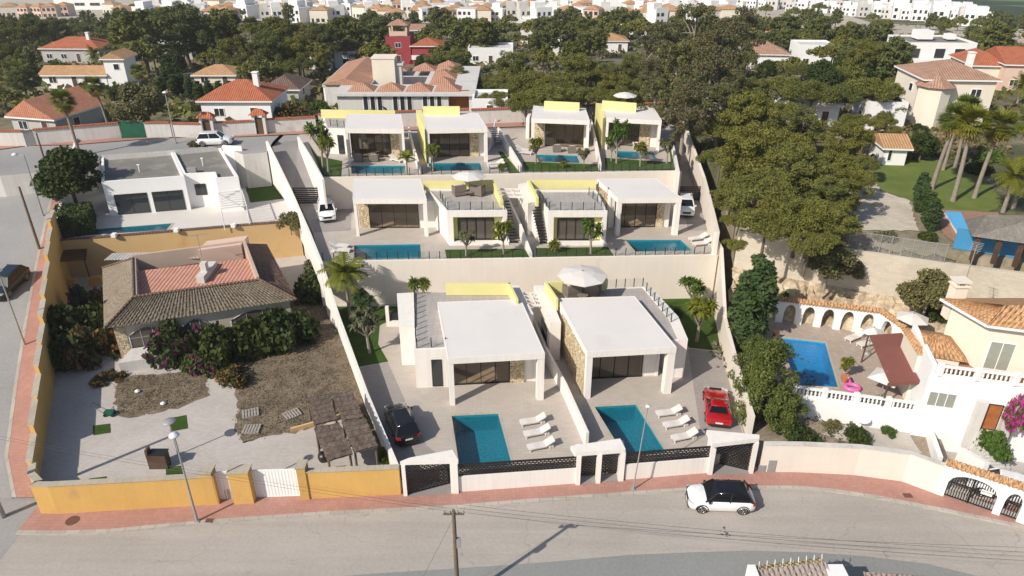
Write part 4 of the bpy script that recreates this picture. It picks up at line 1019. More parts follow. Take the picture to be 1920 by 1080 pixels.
# ------------------------------------------------------------------ left: dry garden plot with the ochre walls
yl = lambda y: Vector((yard_left(y), y, 0))
oc0, oc1 = P(92, 455, 4.9), P(560, 416, 4.9)
lbx = [P(748, 872, 2.3), P(690, 735, 2.5), P(636, 588, 2.9), P(606, 494, 6.2), P(580, 430, 6.6)]
yard = [tuple((P(78, 962, 0) + Vector((0, .3, 0)))[:2]), tuple((P(754, 928, 0) + Vector((0, .4, 0)))[:2])] + [tuple(p[:2]) for p in lbx] + [(oc1.x, oc1.y + .2), (oc0.x + .2, oc0.y + .2)] + [(yard_left(y) + .2, y) for y in (60, 52, 44, 37)]
mb = MB(); mb.prism(yard, -1.6, ZY); struct('yard', mb, W['yardpave'])
def zsheet(name, pts, z, m): return sheet_px(name, pts, z, m)
def ragged(pts, z, amp=.35, step=.5, seed=1):
    rr = random.Random(seed); w = [P(a, b, z) for a, b in pts]; out = []
    for i in range(len(w)):
        a, b = w[i], w[(i + 1) % len(w)]; n = max(1, int((b - a).length / step))
        for k in range(n): p = a.lerp(b, k / n); out.append((p.x + rr.uniform(-amp, amp), p.y + rr.uniform(-amp, amp)))
    return out
def rag_sheet(name, pts, z, m, **k):
    q = ragged(pts, z, **k); bm = bmesh.new(); v = [bm.verts.new((a, b, z)) for a, b in q]
    f = bm.faces.new(v); f.normal_update()
    if f.normal.z < 0: f.normal_flip()
    bmesh.ops.triangulate(bm, faces=[f]); mb = MB()
    for f in bm.faces: mb.face([tuple(x.co) for x in f.verts])
    bm.free(); return struct(name, mb, m)
rag_sheet('scrub', [(432, 704), (392, 640), (470, 600), (560, 560), (580, 470), (600, 500), (625, 590), (668, 700), (738, 862), (718, 868), (690, 800), (640, 786), (560, 806), (448, 830), (440, 790), (452, 760)], ZY + .02, W['scrub'])
rag_sheet('dry_bed', [(222, 782), (214, 742), (222, 705), (300, 700), (384, 694), (392, 742), (335, 764), (255, 782)], ZY + .02, W['scrub'], amp=.2)
rag_sheet('gravel_walk', [(96, 500), (190, 488), (205, 640), (160, 690), (88, 700), (90, 560)], ZY + .012, W['gravel'], amp=.1)
for i, q in enumerate([[(174, 798), (206, 794), (207, 811), (175, 816)], [(317, 784), (349, 778), (352, 803), (319, 809)], [(311, 877), (343, 872), (344, 891), (311, 897)], [(168, 897), (199, 893), (200, 905), (150, 908)]]):
    zsheet('grass_patch', q, ZY + .03, W['lawn'])

def seg_wall(name, pts, h, mat, label, cap=None, th=.3, zb=None, group=None, capmat=None):
    return wall_line(name, [(p, (p.z if zb is None else zb) - .3, p.z + h) for p in pts], th, mat, label, cap=cap, side=1, group=group)
# the wall curves round the street corner and climbs beside the street in steps
cpts = [P(412, 948, 0), P(300, 955, 0), P(180, 962, 0), P(110, 966, 0), P(78, 965, 0), Vector((-30.1, 34.9, 0)), Vector((-31.0, 35.6, 0)), Vector((-31.5, 36.6, 0))]
wall_line('ochre_street_wall', [(p, -.2, 2.45) for p in cpts], .3, W['ochre'], 'long curved ochre wall round the street corner, pale stone on top', side=-1, cap=W['coping'], capw=.07)
t = thing('ochre_side_wall', 'ochre wall climbing in steps beside the left street, capped with pale stone', 'wall', tuple(yl(37)))
mb, cb = MB(), MB(); y = 36.6
while y < 66:
    a, b = yl(y), yl(y + 2.9); z = T(a.x - 1, y + 1.5); zt = z + 2.25 + (.25 if int(y) % 2 else 0)
    A = [(b.x, b.y), (a.x, a.y), (a.x + .32, a.y), (b.x + .32, b.y)]
    mb.prism(A, -1.5, zt); cb.prism([(b.x - .07, b.y - .02), (a.x - .07, a.y + .02), (a.x + .39, a.y + .02), (b.x + .39, b.y - .02)], zt + .003, zt + .09); y += 2.9
part(t, 'wall_face', mb, W['ochre']); part(t, 'coping', cb, W['coping'])
t = thing('ochre_street_wall', 'straight ochre wall between the white sheet gate and the first white portal', 'wall', tuple(P(580, 938, 0)))
A, B = P(572, 938, 0), P(752, 930, 0); n = Vector((.02, .3, 0)); mb = MB()
mb.hexa([A, B, B + n, A + n], [p + Vector((0, 0, 2.35)) for p in (A, B, B + n, A + n)]); part(t, 'wall_face', mb, W['ochre'])
mb = MB(); c_ = Vector((0, .06, 0)); mb.hexa([p + Vector((0, 0, 2.353)) for p in (A - c_, B - c_, B + n + c_, A + n + c_)], [p + Vector((0, 0, 2.43)) for p in (A - c_, B - c_, B + n + c_, A + n + c_)]); part(t, 'coping', mb, W['coping'])
for (x0, x1, y0, h, l) in ((390, 411, 948, 2.75, 'narrow ochre gate pillar left of the small white sheet gate'), (441, 478, 946, 2.7, 'wide ochre gate pillar between the two white sheet gates'), (566, 582, 939, 2.8, 'ochre gate pillar right of the wide white sheet gate')):
    A, B = P(x0, y0, 0), P(x1, y0 - 2, 0); mb = MB(); mb.prism([(A.x, A.y - .12), (B.x, B.y - .12), (B.x, B.y + .6), (A.x, A.y + .6)], -.1, h)
    t = thing('gate_pillar', l, 'pillar', tuple(A), 'ochre gate pillars'); part(t, 'shaft', mb, W['ochre'])
    mb = MB(); mb.prism([(A.x - .05, A.y - .17), (B.x + .05, B.y - .17), (B.x + .05, B.y + .65), (A.x - .05, A.y + .65)], h + .003, h + .09); part(t, 'coping', mb, W['coping'])
for (x0, x1, y0, l) in ((411, 441, 946, 'small white sheet metal gate in the ochre wall'), (478, 566, 942, 'wide white sheet metal gate in the ochre wall')):
    A, B = P(x0, y0, 0) + Vector((0, .35, 0)), P(x1, y0 - 3, 0) + Vector((0, .35, 0)); t = thing('sheet_gate', l, 'gate', tuple(A), 'white sheet gates')
    mb = MB(); k = int((B - A).length / .1); r0, r1 = [], []
    for i in range(k * 2):
        p = A.lerp(B, i / (k * 2 - 1)); dy = .015 if (i // 2) % 2 else 0; r0.append((p.x, p.y + dy, .1)); r1.append((p.x, p.y + dy, 2.35))
    mb.grid([r0, r1], smooth=False); part(t, 'gate_leaf', mb, W['hwhite'])
    mb = MB(); mb.bar(A + Vector((0, .03, 2.37)), B + Vector((0, .03, 2.37)), .08); mb.bar(A + Vector((0, .03, .12)), B + Vector((0, .03, .12)), .08); part(t, 'gate_frame', mb, W['hwhite'])
# back retaining wall
t = thing('ochre_retaining_wall', 'long faded ochre retaining wall below the modern white house with the narrow pool', 'wall', tuple(oc0))
n = Vector((-.03, .3, 0)); mb = MB(); mb.hexa([(p.x, p.y, -1) for p in (oc0, oc1, oc1 + n, oc0 + n)], [(p.x, p.y, 5.0) for p in (oc0, oc1, oc1 + n, oc0 + n)]); part(t, 'wall_face', mb, W['ochre_pale'])
c_ = Vector((.01, .07, 0)); mb = MB(); mb.hexa([(p.x, p.y, 5.003) for p in (oc0 - c_, oc1 - c_, oc1 + n + c_, oc0 + n + c_)], [(p.x, p.y, 5.09) for p in (oc0 - c_, oc1 - c_, oc1 + n + c_, oc0 + n + c_)]); part(t, 'tile_coping', mb, W['tiledark'])
for px_ in (98, 213, 330, 437):
    p = P(px_, lerp(455, 416, (px_ - 92) / 468), 5.0); mb = MB(); mb.box(-.2 + p.x, .25 + p.x, p.y - .1, p.y + .42, 5.0, 5.35); part(t, 'post', mb, W['hwhite'])

# the old villa
ze, zr = 4.3, 5.75
E_ = [P(195, 617, ze), P(556, 562, ze), P(500, 458, ze), P(192, 503, ze)]
Rg = [P(251, 557, zr), P(487, 525, zr), P(461, 457, zr), P(249, 485, zr)]
ce = sum(E_, Vector()) / 4
t = thing('old_villa', 'old villa with brown tiled hip roof framing a salmon corrugated roof, in a dry garden', 'house', (ce.x, ce.y, ZY))
ins_ = [p + (ce - p).normalized() * .75 for p in E_]
mb = MB(); 
for i in range(4):
    a, b = ins_[i], ins_[(i + 1) % 4]; mb.face([(a.x, a.y, ZY), (b.x, b.y, ZY), (b.x, b.y, ze - .02), (a.x, a.y, ze - .02)])
part(t, 'wall', mb, M_plain('old_villa_plaster', (.50, .44, .35), .9, .15, .4, 8, stain=((.30, .26, .2), .6, .6)))
def tile_geo(quad, period=.3, row=.42, amp=.055):
    """real rolls and courses on a sloping quad (eave a->b, ridge d->c)"""
    a, b, c, d = quad; n = (b - a).cross(d - a).normalized(); mb = MB()
    k = max(2, int((b - a).length / period)) * 4; r = max(1, int(((d - a).length) / row)); rows = []
    for j in range(r):
        for e in (0, .999):
            v = (j + e) / r; lift = amp * .5 * (1 - e)
            rows.append([a.lerp(b, i / k).lerp(d.lerp(c, i / k), v) + n * (amp * math.sin(i * PI / 2 + .4) * .8 + lift) for i in range(k + 1)])
    mb.grid(rows, smooth=False); return mb
rf = part(t, 'roof', tile_geo((E_[0], E_[1], Rg[1], Rg[0])), W['tilebrown'])
part(rf, 'roof_slope', tile_geo((E_[1], E_[2], Rg[2], Rg[1])), W['tiledark']); part(rf, 'roof_slope', tile_geo((E_[3], E_[0], Rg[0], Rg[3]), amp=.02), W['tileplain'])
mb = MB()
for a, b in ((E_[0], Rg[0]), (E_[1], Rg[1]), (Rg[0], Rg[1]), (Rg[0], Rg[3]), (E_[3], Rg[3])): mb.tube([a + Vector((0, 0, .05)), b + Vector((0, 0, .05))], .12, 6)
part(rf, 'ridge_tiles', mb, W['tiledark'])
cr = [P(255, 553, zr - .1), P(486, 522, zr - .1), P(463, 474, zr + .15), P(253, 497, zr + .15)]
cr = [Vector((p.x, p.y, zz)) for p, zz in zip(cr, (4.9, 4.9, 5.3, 5.3))]
mb = MB(); mb.face([(p.x, p.y, p.z) for p in cr]); part(rf, 'corrugated_roof', mb, W['corrug'])
mb = MB()
for a, b, h in ((Rg[1], Rg[2], .35), (Rg[3], Rg[2], .3), (Rg[3], Rg[0], .05)):
    d = (b - a).normalized(); n = Vector((-d.y, d.x, 0)) * .25
    mb.hexa([(p.x, p.y, 4.4) for p in (a, b, b + n, a + n)], [(p.x, p.y, zr + h) for p in (a, b, b + n, a + n)])
part(t, 'roof_parapet', mb, M_plain('pinkish_plaster', (.50, .38, .30), .9, .12, .6, 8))
a = P(377, 532, 5.0); mb = MB(); mb.box(a.x - .35, a.x + .35, a.y, a.y + 3.2, 4.5, 5.7); mb.box(a.x - .25, a.x + .25, a.y + 1.0, a.y + 1.6, 5.7, 6.5); part(t, 'chimney', mb, W['agedwall'])
a, b = P(372, 473, 5.7), P(452, 462, 5.7); mb = MB(); mb.prism([tuple(a[:2]), tuple(b[:2]), (b.x, b.y + 2.2), (a.x, a.y + 2.2)], ZY, 5.9); part(t, 'rear_room', mb, W['hpink'])
mb = MB(); mb.prism([(a.x - 9, a.y - .3), (a.x - .1, a.y + .1), (a.x - .1, a.y + 1.8), (a.x - 9, a.y + 1.2)], 5.0, 5.06); part(t, 'sheet_canopy', mb, W['greysheet'])
# arched openings of the front porch
def arch_panel(t, a, b, z0, z1, rise, m, name='porch_arch', n=14, off=.06):
    a = Vector((a.x, a.y, 0)); b = Vector((b.x, b.y, 0)); d = (b - a).normalized(); nn = Vector((d.y, -d.x, 0)) * off
    pts = [a + nn, b + nn]; mb = MB()
    top = [(a.lerp(b, i / n) + nn, z1 + rise * math.sin(PI * i / n)) for i in range(n + 1)]
    mb.face([(a + nn)[:2] + (z0,) if False else (a.x + nn.x, a.y + nn.y, z0), (b.x + nn.x, b.y + nn.y, z0)] + [(p.x, p.y, z) for p, z in reversed(top)])
    o = part(t, name, mb, m)
    fr = MB(); fr.tube([(a.x + nn.x, a.y + nn.y, z0)] + [(p.x, p.y, z) for p, z in top] + [(b.x + nn.x, b.y + nn.y, z0)], .06, 5)
    for k in (.33, .66): q = a.lerp(b, k) + nn; fr.bar((q.x, q.y, z0), (q.x, q.y, z1 + rise * .8), .05)
    q0, q1 = a + nn, b + nn; fr.bar((q0.x, q0.y, z1 - .2), (q1.x, q1.y, z1 - .2), .05)
    part(o, 'arch_frame', fr, W['greymetal']); return o
f0, f1_ = ins_[0], ins_[1]
for s0, s1 in ((.07, .27), (.36, .52), (.64, .93)): arch_panel(t, f0.lerp(f1_, s0), f0.lerp(f1_, s1), 1.7, 3.0, .75, W['brownglass'])
st = MB(); a = f0; b = f0.lerp(f1_, .06); d = (f1_ - f0).normalized(); nn = Vector((d.y, -d.x, 0)) * .05
st.hexa([(p.x, p.y, ZY) for p in (a + nn, b + nn, b, a)], [(p.x, p.y, 4.0) for p in (a + nn, b + nn, b, a)]); part(t, 'stone_corner', st, W['stone'])
a, b = P(228, 700, ZY), P(332, 684, ZY); mb = MB(); mb.prism([tuple(a[:2]), tuple(b[:2]), (b.x, b.y + 2.2), (a.x, a.y + 2.2)], ZY, 1.9); part(t, 'porch_base', mb, W['agedwall'])
# television aerial
def aerial(x, y, z, h, label, arms=4, rz=.4):
    t = thing('roof_aerial', label, 'aerial', (x, y, z), None, rz)
    mb = MB(); mb.tube([(0, 0, 0), (0, 0, h)], .035, 6); lpart(t, 'mast', mb, W['greymetal'])
    mb = MB(); mb.bar((-.9, 0, h - .1), (.9, 0, h - .1), .035)
    for i in range(arms * 2): x_ = -.8 + 1.6 * i / (arms * 2 - 1); mb.bar((x_, -.35, h - .1), (x_, .35, h - .1), .025)
    lpart(t, 'antenna', mb, W['greymetal'])
a = P(376, 470, 6.4); aerial(a.x, a.y, 5.9, 2.2, 'bent television aerial on the old villa roof')

# modern white house on the upper left plot
wr = [P(97, 453, ZW), P(560, 416, ZW)]
pts = [(wr[0].x + .2, wr[0].y + .35), (wr[1].x, wr[1].y + .35)] + [tuple(P(*q)[:2]) for q in [(580, 430, 6.6), (549, 360, 7.2), (520, 300, 9.0)]] + [(P(510, 280, 9).x, 88.9), (yard_left(88.9) + .2, 88.9), (yard_left(76) + .2, 76), (yard_left(68) + .2, 68.0)]
pts = [p for p in pts]
poolW = [P(151, 442, ZW), P(312, 431, ZW), P(322, 419, ZW), P(152, 432, ZW)]
poly_minus_holes('white_house_terrace', pts, [[tuple(p[:2]) for p in poolW]], ZW, -1.6, M_plain('pale_terrace_concrete', (.58, .545, .505), .85, .05, .4, 8))
frame_pool('pool', poolW, ZW, .1, 1.2, 'narrow turquoise pool in front of the modern white house on the left', W['pooltile'])
zt = 8.75
t = thing('modern_white_house', 'flat roofed modern white house with grey felt roof above a narrow pool', 'house', tuple(P(268, 400, ZW)))
bA = PXP([(190, 341), (345, 330), (323, 283), (190, 293)], zt); bB = PXP([(344, 326), (400, 323), (404, 334), (447, 331), (412, 274), (322.6, 283)], zt)
flat_block(t, bA, zt, ZW - .2, W['hwhite'], W['flatroof']); flat_block(t, bB, zt - .02, ZW - .2, W['hwhite'], W['flatroof'], name='side_wing')
a, b = P(190, 341, zt), P(345, 330, zt)
flat_window(t, on_edge(a, b, .10), on_edge(a, b, .50), ZW + .1, ZW + 2.4, 2); flat_window(t, on_edge(a, b, .56), on_edge(a, b, .94), ZW + .1, ZW + 2.4, 2)
a, b = P(344, 326, zt), P(400, 323, zt); flat_window(t, on_edge(a, b, .28), on_edge(a, b, .66), ZW + 1.4, ZW + 2.7, 1)
for (x_, y_, h) in ((262, 322, .8), (381, 311, .9), (213, 294, .5), (233, 293, .5)):
    p = P(x_, y_, 8.4); mb = MB(); mb.tube([(p.x, p.y, 8.4), (p.x, p.y, 8.4 + h)], .06, 6); mb.tube([(p.x - .15, p.y, 8.4 + h), (p.x + .15, p.y, 8.4 + h)], .07, 6); part(t, 'roof_vent', mb, W['hwhite'])
p = P(350, 326, 8.4); mb = MB(); mb.box(p.x, p.x + 1, p.y + .2, p.y + .7, 8.4, 9.0); part(t, 'air_conditioner', mb, W['greymetal'])
t = thing('steel_pergola', 'thin white steel pergola right of the modern white house', 'pergola', tuple(P(430, 415, ZW)))
pa, pb, pc_, pd = [P(*q, 7.2) for q in ((406, 358), (452, 352), (462, 385), (414, 391))]
mb = MB()
for i in range(9): k = i / 8; mb.bar(pa.lerp(pd, k), pb.lerp(pc_, k), .07, .1)
mb.bar(pa + Vector((0, 0, -.1)), pd + Vector((0, 0, -.1)), .09); mb.bar(pb + Vector((0, 0, -.1)), pc_ + Vector((0, 0, -.1)), .09); part(t, 'slat_roof', mb, W['hwhite'])
for p in (pc_, pd, pa, pb): mb = MB(); mb.tube([(p.x, p.y, ZW), (p.x, p.y, 7.1)], .05, 6); part(t, 'post', mb, W['hwhite'])
wall_line('street_side_wall', [(yl(y), 3, T(yard_left(y) - 1, y) + h_) for y, h_ in ((66.5, 1.3), (72, 1.0), (80, .9), (88.5, .8))], .25, W['hwhite'], 'low white wall between the left street and the narrow pool', side=-1)
rag_sheet('white_house_lawn', [(458, 345), (518, 340), (533, 372), (470, 380)], ZW + .02, W['lawn'], amp=.08)
zsheet('white_house_drive', [(440, 300), (500, 296), (508, 320), (450, 325)], ZW + .02, W['sand'])
wall_line('white_plot_wall', [(P(418, 282, 9), 4, 9.6), (P(454, 284, 9), 4, 9.6)], .25, W['hwhite'], 'low white wall beside the dark car gate at the back of the modern white house', side=1)
wall_line('dark_car_gate', [(P(456, 292, 8.6), 7.2, 8.9), (P(497, 290, 8.6), 7.2, 8.9)], .08, W['black'], 'dark car gate beside the modern white house', 'gate', side=1)
mb = MB(); p = P(512, 312, ZW); mb.box(p.x, p.x + 1.6, p.y, p.y + 2.6, ZW, ZW + 2.2); mb.box(p.x - .1, p.x + 1.7, p.y - .1, p.y + 2.7, ZW + 2.203, ZW + 2.33); single('garden_shed', mb, W['agedwall'], 'small pale shed against the boundary wall beside the white house lawn', 'shed')

# walls along the far side of the back street
def back_wall(a, b, h, label, mat='agedwall', cap='tilered', **k):
    A, B = PT(*a), PT(*b); wall_line('tile_capped_wall', [(A, 8.5, 9 + h), (B, 8.5, 9 + h)], .3, W[mat], label, cap=W[cap], capw=.14, caph=.14, side=1, group='walls along the back street')
back_wall((-60, 287), (54, 286), 1.9, 'low pale wall at the far left of the back street')
back_wall((73, 284), (232, 272), 1.9, 'tile capped white wall left of the green sheet gate')
back_wall((278, 268), (325, 265), 1.9, 'short tile capped wall right of the green sheet gate')
back_wall((327, 265), (381, 260), 1.8, 'white wall left of the small tiled entrance on the back street')
back_wall((403, 259), (480, 254), 1.8, 'white wall right of the small tiled entrance on the back street')
back_wall((498, 252), (594, 246), 1.8, 'white wall below the red flowering bushes on the back street')
back_wall((600, 246), (880, 235), 2.1, 'white wall with tiled top in front of the building with pointed tile roofs')
back_wall((884, 235), (1110, 227), 2.0, 'long grey white wall with tiled top behind the middle of the upper villas')
back_wall((1112, 227), (1345, 221), 2.0, 'white wall with tiled top at the right end of the back street')
def sheet_gate_back(x0, x1, py, h, m, label):
    A, B = PT(x0, py), PT(x1, py - 1); t = thing('sheet_gate', label, 'gate', tuple(A)); mb = MB(); mb.prism([tuple(A[:2]), tuple(B[:2]), (B.x, B.y + .06), (A.x, A.y + .06)], 9, 9 + h); part(t, 'gate_leaf', mb, W[m])
    mb = MB(); mb.bar((A.x, A.y - .02, 9 + h), (B.x, B.y - .02, 9 + h), .09); part(t, 'gate_frame', mb, W['greymetal'])
sheet_gate_back(233, 277, 270, 2.2, 'greenmesh', 'green sheet gate in the white wall on the back street')
sheet_gate_back(55, 72, 285, 2.0, 'greymetal', 'grey metal door in the pale wall at the far left')
for (pc, py, l) in ((392, 261, 'small entrance with a red tiled hood in the back street wall'), (489, 254, 'second small entrance with a red tiled hood, nearer the flowering bushes')):
    c = PT(pc, py); t = thing('tiled_entrance', l, 'gateway', tuple(c), 'tiled entrances on the back street')
    mb = MB(); mb.box(c.x - .85, c.x - .5, c.y, c.y + .9, 9, 11.6); part(t, 'pillar', mb, W['agedwall']); mb = MB(); mb.box(c.x + .5, c.x + .85, c.y, c.y + .9, 9, 11.6); part(t, 'pillar', mb, W['agedwall'])
    mb = MB(); mb.box(c.x - .5, c.x + .5, c.y + .2, c.y + .28, 9, 11.2); part(t, 'door', mb, W['darkwood']); mb = MB(); roof_hip(mb, c.x - .85, c.x + .85, c.y, c.y + .9, 11.6, .7, .3); part(t, 'roof', mb, W['tilered'])

# ------------------------------------------------------------------ houses beyond the back street
house('red tiled white bungalow right behind the back street wall, with two dark windows', 383, 512, 231, 8, 3.1, 'hip', 2.0, 'hwhite', 'tilered', 0, chimney=True)
house('low house with a bright terracotta gable roof at the far left behind the street wall', 22, 120, 258, 8, 2.6, 'y', 2.2, 'hgrey', 'tilesalmon', -14)
house('long low house with a sandy ribbed tile roof left of the white tower', 84, 204, 166, 5, 2.4, 'x', 1.2, 'hwhite', 'tileorange', 0)
house('slim white tower house with a small tiled gable and one square window', 206, 243, 166, 4.5, 5.2, 'y', 1.1, 'hwhite', 'tileorange', 0, wins=[(-.1, .5, 3.2, 4.3, 1)])
house('bungalow with a rusty red hip roof and a dark porch, upper left', 82, 192, 118, 9, 3.3, 'hip', 2.0, 'hgrey', 'tilered', -2, chimney=True)
house('long white house with dark porch openings among tall pines, upper left', 258, 362, 112, 7, 3.2, 'flat', 0, 'hgrey', 'agedwall', 0)
house('small hut with a tan hip roof behind a dark clipped hedge', 368, 444, 166, 6, 2.4, 'hip', 1.3, 'hcream', 'tileorange', 0)
house('low shed with a dark brown tiled roof left of the pointed tile roofs', 500, 562, 196, 7, 2.4, 'hip', 1.6, 'hgrey', 'tiledark', 0)
house('left one of two small white twin houses with dark brown roofs', 580, 620, 130, 7, 3.6, 'x', 1.6, 'hwhite', 'tiledark', 0, wins=[(-.3, .5, .9, 2.0, 1)])
house('right one of two small white twin houses with dark brown roofs', 629, 666, 128, 7, 3.6, 'x', 1.8, 'hwhite', 'tiledark', 0, wins=[(-.2, .4, .9, 2.0, 1)])
t, w = house('crimson two storey house with a tiled lookout on its roof', 726, 772, 122, 7, 5.9, 'flat', 0, 'hred', 'flatroof', 0, storeys=2)
mb = MB()
for sx in (-1, 1):
    for yy in (1.5, 5): mb = MB(); mb.box(sx * w * .33 - .2, sx * w * .33 + .2, yy - .2, yy + .2, 5.9, 8.5); lpart(t, 'lookout_pillar', mb, W['hpink'])
mb = MB(); roof_hip(mb, -w * .36, w * .36, 1.3, 5.2, 8.5, 1.2, .4); lpart(t, 'lookout_roof', mb, W['tilefaded'])
mb = MB(); mb.box(-w * .36, w * .36, 1.2, 1.4, 6.25, 7.2); lpart(t, 'lookout_rail', mb, W['hpink'])
t, w = house('low crimson house with a red tiled roof and a white balcony', 774, 828, 122, 7, 4.3, 'hip', 1.3, 'hred', 'tilered', 0)
mb = MB(); mb.box(-w / 2, 0, -1.4, 0, 1.4, 1.6); mb.box(-w / 2, 0, -1.4, -1.3, 1.6, 2.4); lpart(t, 'balcony', mb, W['hwhite'])
house('cream house with a sandy tiled roof left of the crimson house', 672, 728, 110, 7, 4.0, 'hip', 1.4, 'hwhite', 'tileorange', 0)
house('white house with a pale pitched roof right behind the crimson house', 772, 796, 90, 7, 5.0, 'x', 1.2, 'hwhite', 'tilefaded', 0)
house('stepped flat roofed white house above the pines right of the crimson house', 878, 962, 122, 8, 3.4, 'flat', 0, 'hwhite', 'agedwall', 0)
house('small white house with a flat upper canopy among the pines', 976, 1008, 84, 6, 7.0, 'flat', 0, 'hwhite', 'hwhite', 0)
house('low white house behind a tall palm, upper centre', 1010, 1056, 104, 7, 3.0, 'flat', 0, 'hwhite', 'agedwall', 0)
house('long house with tan tiled roofs at the edge of the brown trees', 1118, 1176, 98, 8, 3.0, 'hip', 1.5, 'hwhite', 'tileorange', 0)
house('white house with a rust red roof above the tan roofed house', 1166, 1212, 66, 8, 4.2, 'hip', 1.6, 'hwhite', 'tilered', 0)
house('house with a faded brown roof at the left of the white round fronted house', 1393, 1474, 132, 11, 3.4, 'hip', 2.2, 'hwhite', 'tilefaded', -6)
house('white flat fronted house with a rounded corner above the pines', 1492, 1558, 128, 7, 4.6, 'flat', 0, 'hwhite', 'agedwall', -4)
t, w = house('large modern white two storey house with three dark upper windows, upper right', 1690, 1812, 150, 10, 6.6, 'flat', 0, 'hwhite', 'flatroof', -3, wins=[(-.95, -.62, 4.0, 5.9, 1), (-.2, .12, 4.0, 5.9, 1), (.38, .7, 4.0, 5.9, 1), (-.8, -.5, .1, 2.4, 1), (-.25, .25, .1, 2.4, 2), (.4, .62, .1, 2.4, 1)])
mb = MB(); mb.box(-w / 2 - .3, w / 2 + .3, -1.6, 0, 3.0, 3.3); mb.box(-w / 2 - .3, w / 2 + .3, -1.6, -1.45, 3.3, 4.1); lpart(t, 'balcony', mb, W['hwhite'])
mb = MB(); mb.box(-w * .25, -w * .02, 4, 7, 6.95, 8.5); lpart(t, 'roof_room', mb, W['hwhite']); mb = MB(); mb.box(w * .2, w * .32, 4, 6, 6.95, 7.9); lpart(t, 'roof_stack', mb, W['hwhite'])
house('cream house with a red brown roof at the right edge, upper right', 1815, 1872, 168, 10, 4.2, 'hip', 1.8, 'hcream', 'tilered', -8)
house('pinkish house cut by the right edge with a plain red roof', 1876, 1960, 172, 10, 4.6, 'x', 2.2, 'hpink', 'tilered', -8)
t, w = house('cream two storey villa with faded pink roofs left of the palm group', 1716, 1842, 236, 9, 6.2, 'hip', 1.8, 'hcream', 'tilefaded', -4, storeys=2, chimney=True)
mb = MB(); mb.lathe((-w / 2 + 1.6, .4, -1), [(2.1, 0), (2.1, 6.4)], 8, smooth=False); lpart(t, 'bay', mb, W['hcream']); mb = MB(); mb.lathe((-w / 2 + 1.6, .4, 5.3), [(2.6, 0), (.05, 1.5)], 8, smooth=False); lpart(t, 'bay_roof', mb, W['tilefaded'])
house('white farm building with a grey flat roof half hidden by pines', 1470, 1566, 238, 8, 3.0, 'y', 1.0, 'hwhite', 'agedwall', -4)
house('small white lodge with a tiled roof on the edge of the park lawn', 1654, 1694, 310, 4.5, 2.1, 'x', 1.0, 'hwhite', 'tileorange', -6, z=8.75, wins=[(-.7, -.3, .5, 2.2, 1)])
house('low white building with a mauve flat roof right of the pointed tile roofs', 886, 952, 226, 6, 2.6, 'flat', 0, 'hwhite', 'agedwall', 0)
house('red roofed house peeping out of the pines, upper right', 1448, 1480, 84, 8, 3, 'hip', 1.4, 'hwhite', 'tilered', 0)
house('white house half hidden below the leaning pine', 1622, 1690, 246, 6, 3.4, 'flat', 0, 'hwhite', 'hwhite', -5)

W['tilepink'] = M_rooftile('pinkish_orange_tiles', (.44, .22, .14), (.55, .33, .23), .30, .4)
# the large building with pointed tile roofs
o = PT(752, 218); t = thing('pointed_roof_building', 'large pale building with a row of pointed tile roofs and a square stack', 'building', tuple(o))
s_ = 1 / ppm(o)
x0, x1, d, h = (636 - 752) * s_, (884 - 752) * s_, 24, 2.9
mb = MB(); mb.box(x0, x1 - 3.2, 0, 5.5, -1, h); mb.box(x0 - 3, x0 + 3.5, 5.5, d, -1, h); mb.box(x1 - 7, x1 - 3, 5.5, d - 4, -1, h); mb.box(x0 + 3.5, x1 - 7, d - 9, d - 4, -1, h - .5); lpart(t, 'wall', mb, W['agedwall'])
mb = MB(); mb.box(x0 - .5, x1 + .6, -.5, 5.8, h, h + .35); mb.box(x0 - 3.4, x0 + 3.8, 5.8, d, h, h + .35); mb.box(x1 - 7.2, x1 + .6, 5.8, d - 4, h, h + .35); mb.box(x1 - .3, x1 + .4, 0, .6, 0, h); lpart(t, 'flat_roof', mb, W['agedwall'])
mb = MB(); mb.box(x0 + 3.5, x1 - 7, 5.5, d - 9, -.5, .02); lpart(t, 'courtyard', mb, W['terracotta'])
def pyr(cx, cy, a, hh): mb = MB(); roof_hip(mb, cx - a, cx + a, cy - a, cy + a, h + .36, hh, 0); lpart(t, 'tile_roof', mb, W['tilepink'])
for i in range(4): pyr(x0 + 3.2 + i * 4.1, 2.6, 1.9, 1.0)
for i in range(4): pyr(x1 - 4.6, 7.0 + i * 4.2, 1.9, 1.0)
for i in range(2): pyr(x0 + 6 + i * 4.6, d - 6.5, 1.9, 1.0)
mb = MB(); a, b = (x0 - 3.2, x0 + 3.6); mb.face([(a, 5.2, h + .4), (b, 5.2, h + .4), (b, d - .5, h + .4), (a, d - .5, h + .4)][::1]); mb.face([(a, 5.2, h + .42), ((a + b) / 2, 5.2, h + 1.3), ((a + b) / 2, d - .5, h + 1.3), (a, d - .5, h + .42)][::-1]); mb.face([((a + b) / 2, 5.2, h + 1.3), (b, 5.2, h + .42), (b, d - .5, h + .42), ((a + b) / 2, d - .5, h + 1.3)][::-1]); mb.face([(a, 5.2, h + .4), (b, 5.2, h + .4), ((a + b) / 2, 5.2, h + 1.3)]); lpart(t, 'long_tile_roof', mb, W['tilepink'])
mb = MB(); mb.box(x0 + 3.6, x0 + 7.0, 9, 12, 0, h + 3.4); mb.box(x0 + 3.5, x0 + 7.1, 8.9, 12.1, h + 3.4, h + 3.6); lpart(t, 'square_stack', mb, W['hcream'])
mb = MB(); mb.box(-2.2, -.9, 9.5, 10.8, 0, h + 2.6); mb.box(-2.5, -.6, 9.3, 11, h + 2.4, h + 2.7); lpart(t, 'chimney', mb, W['agedwall'])
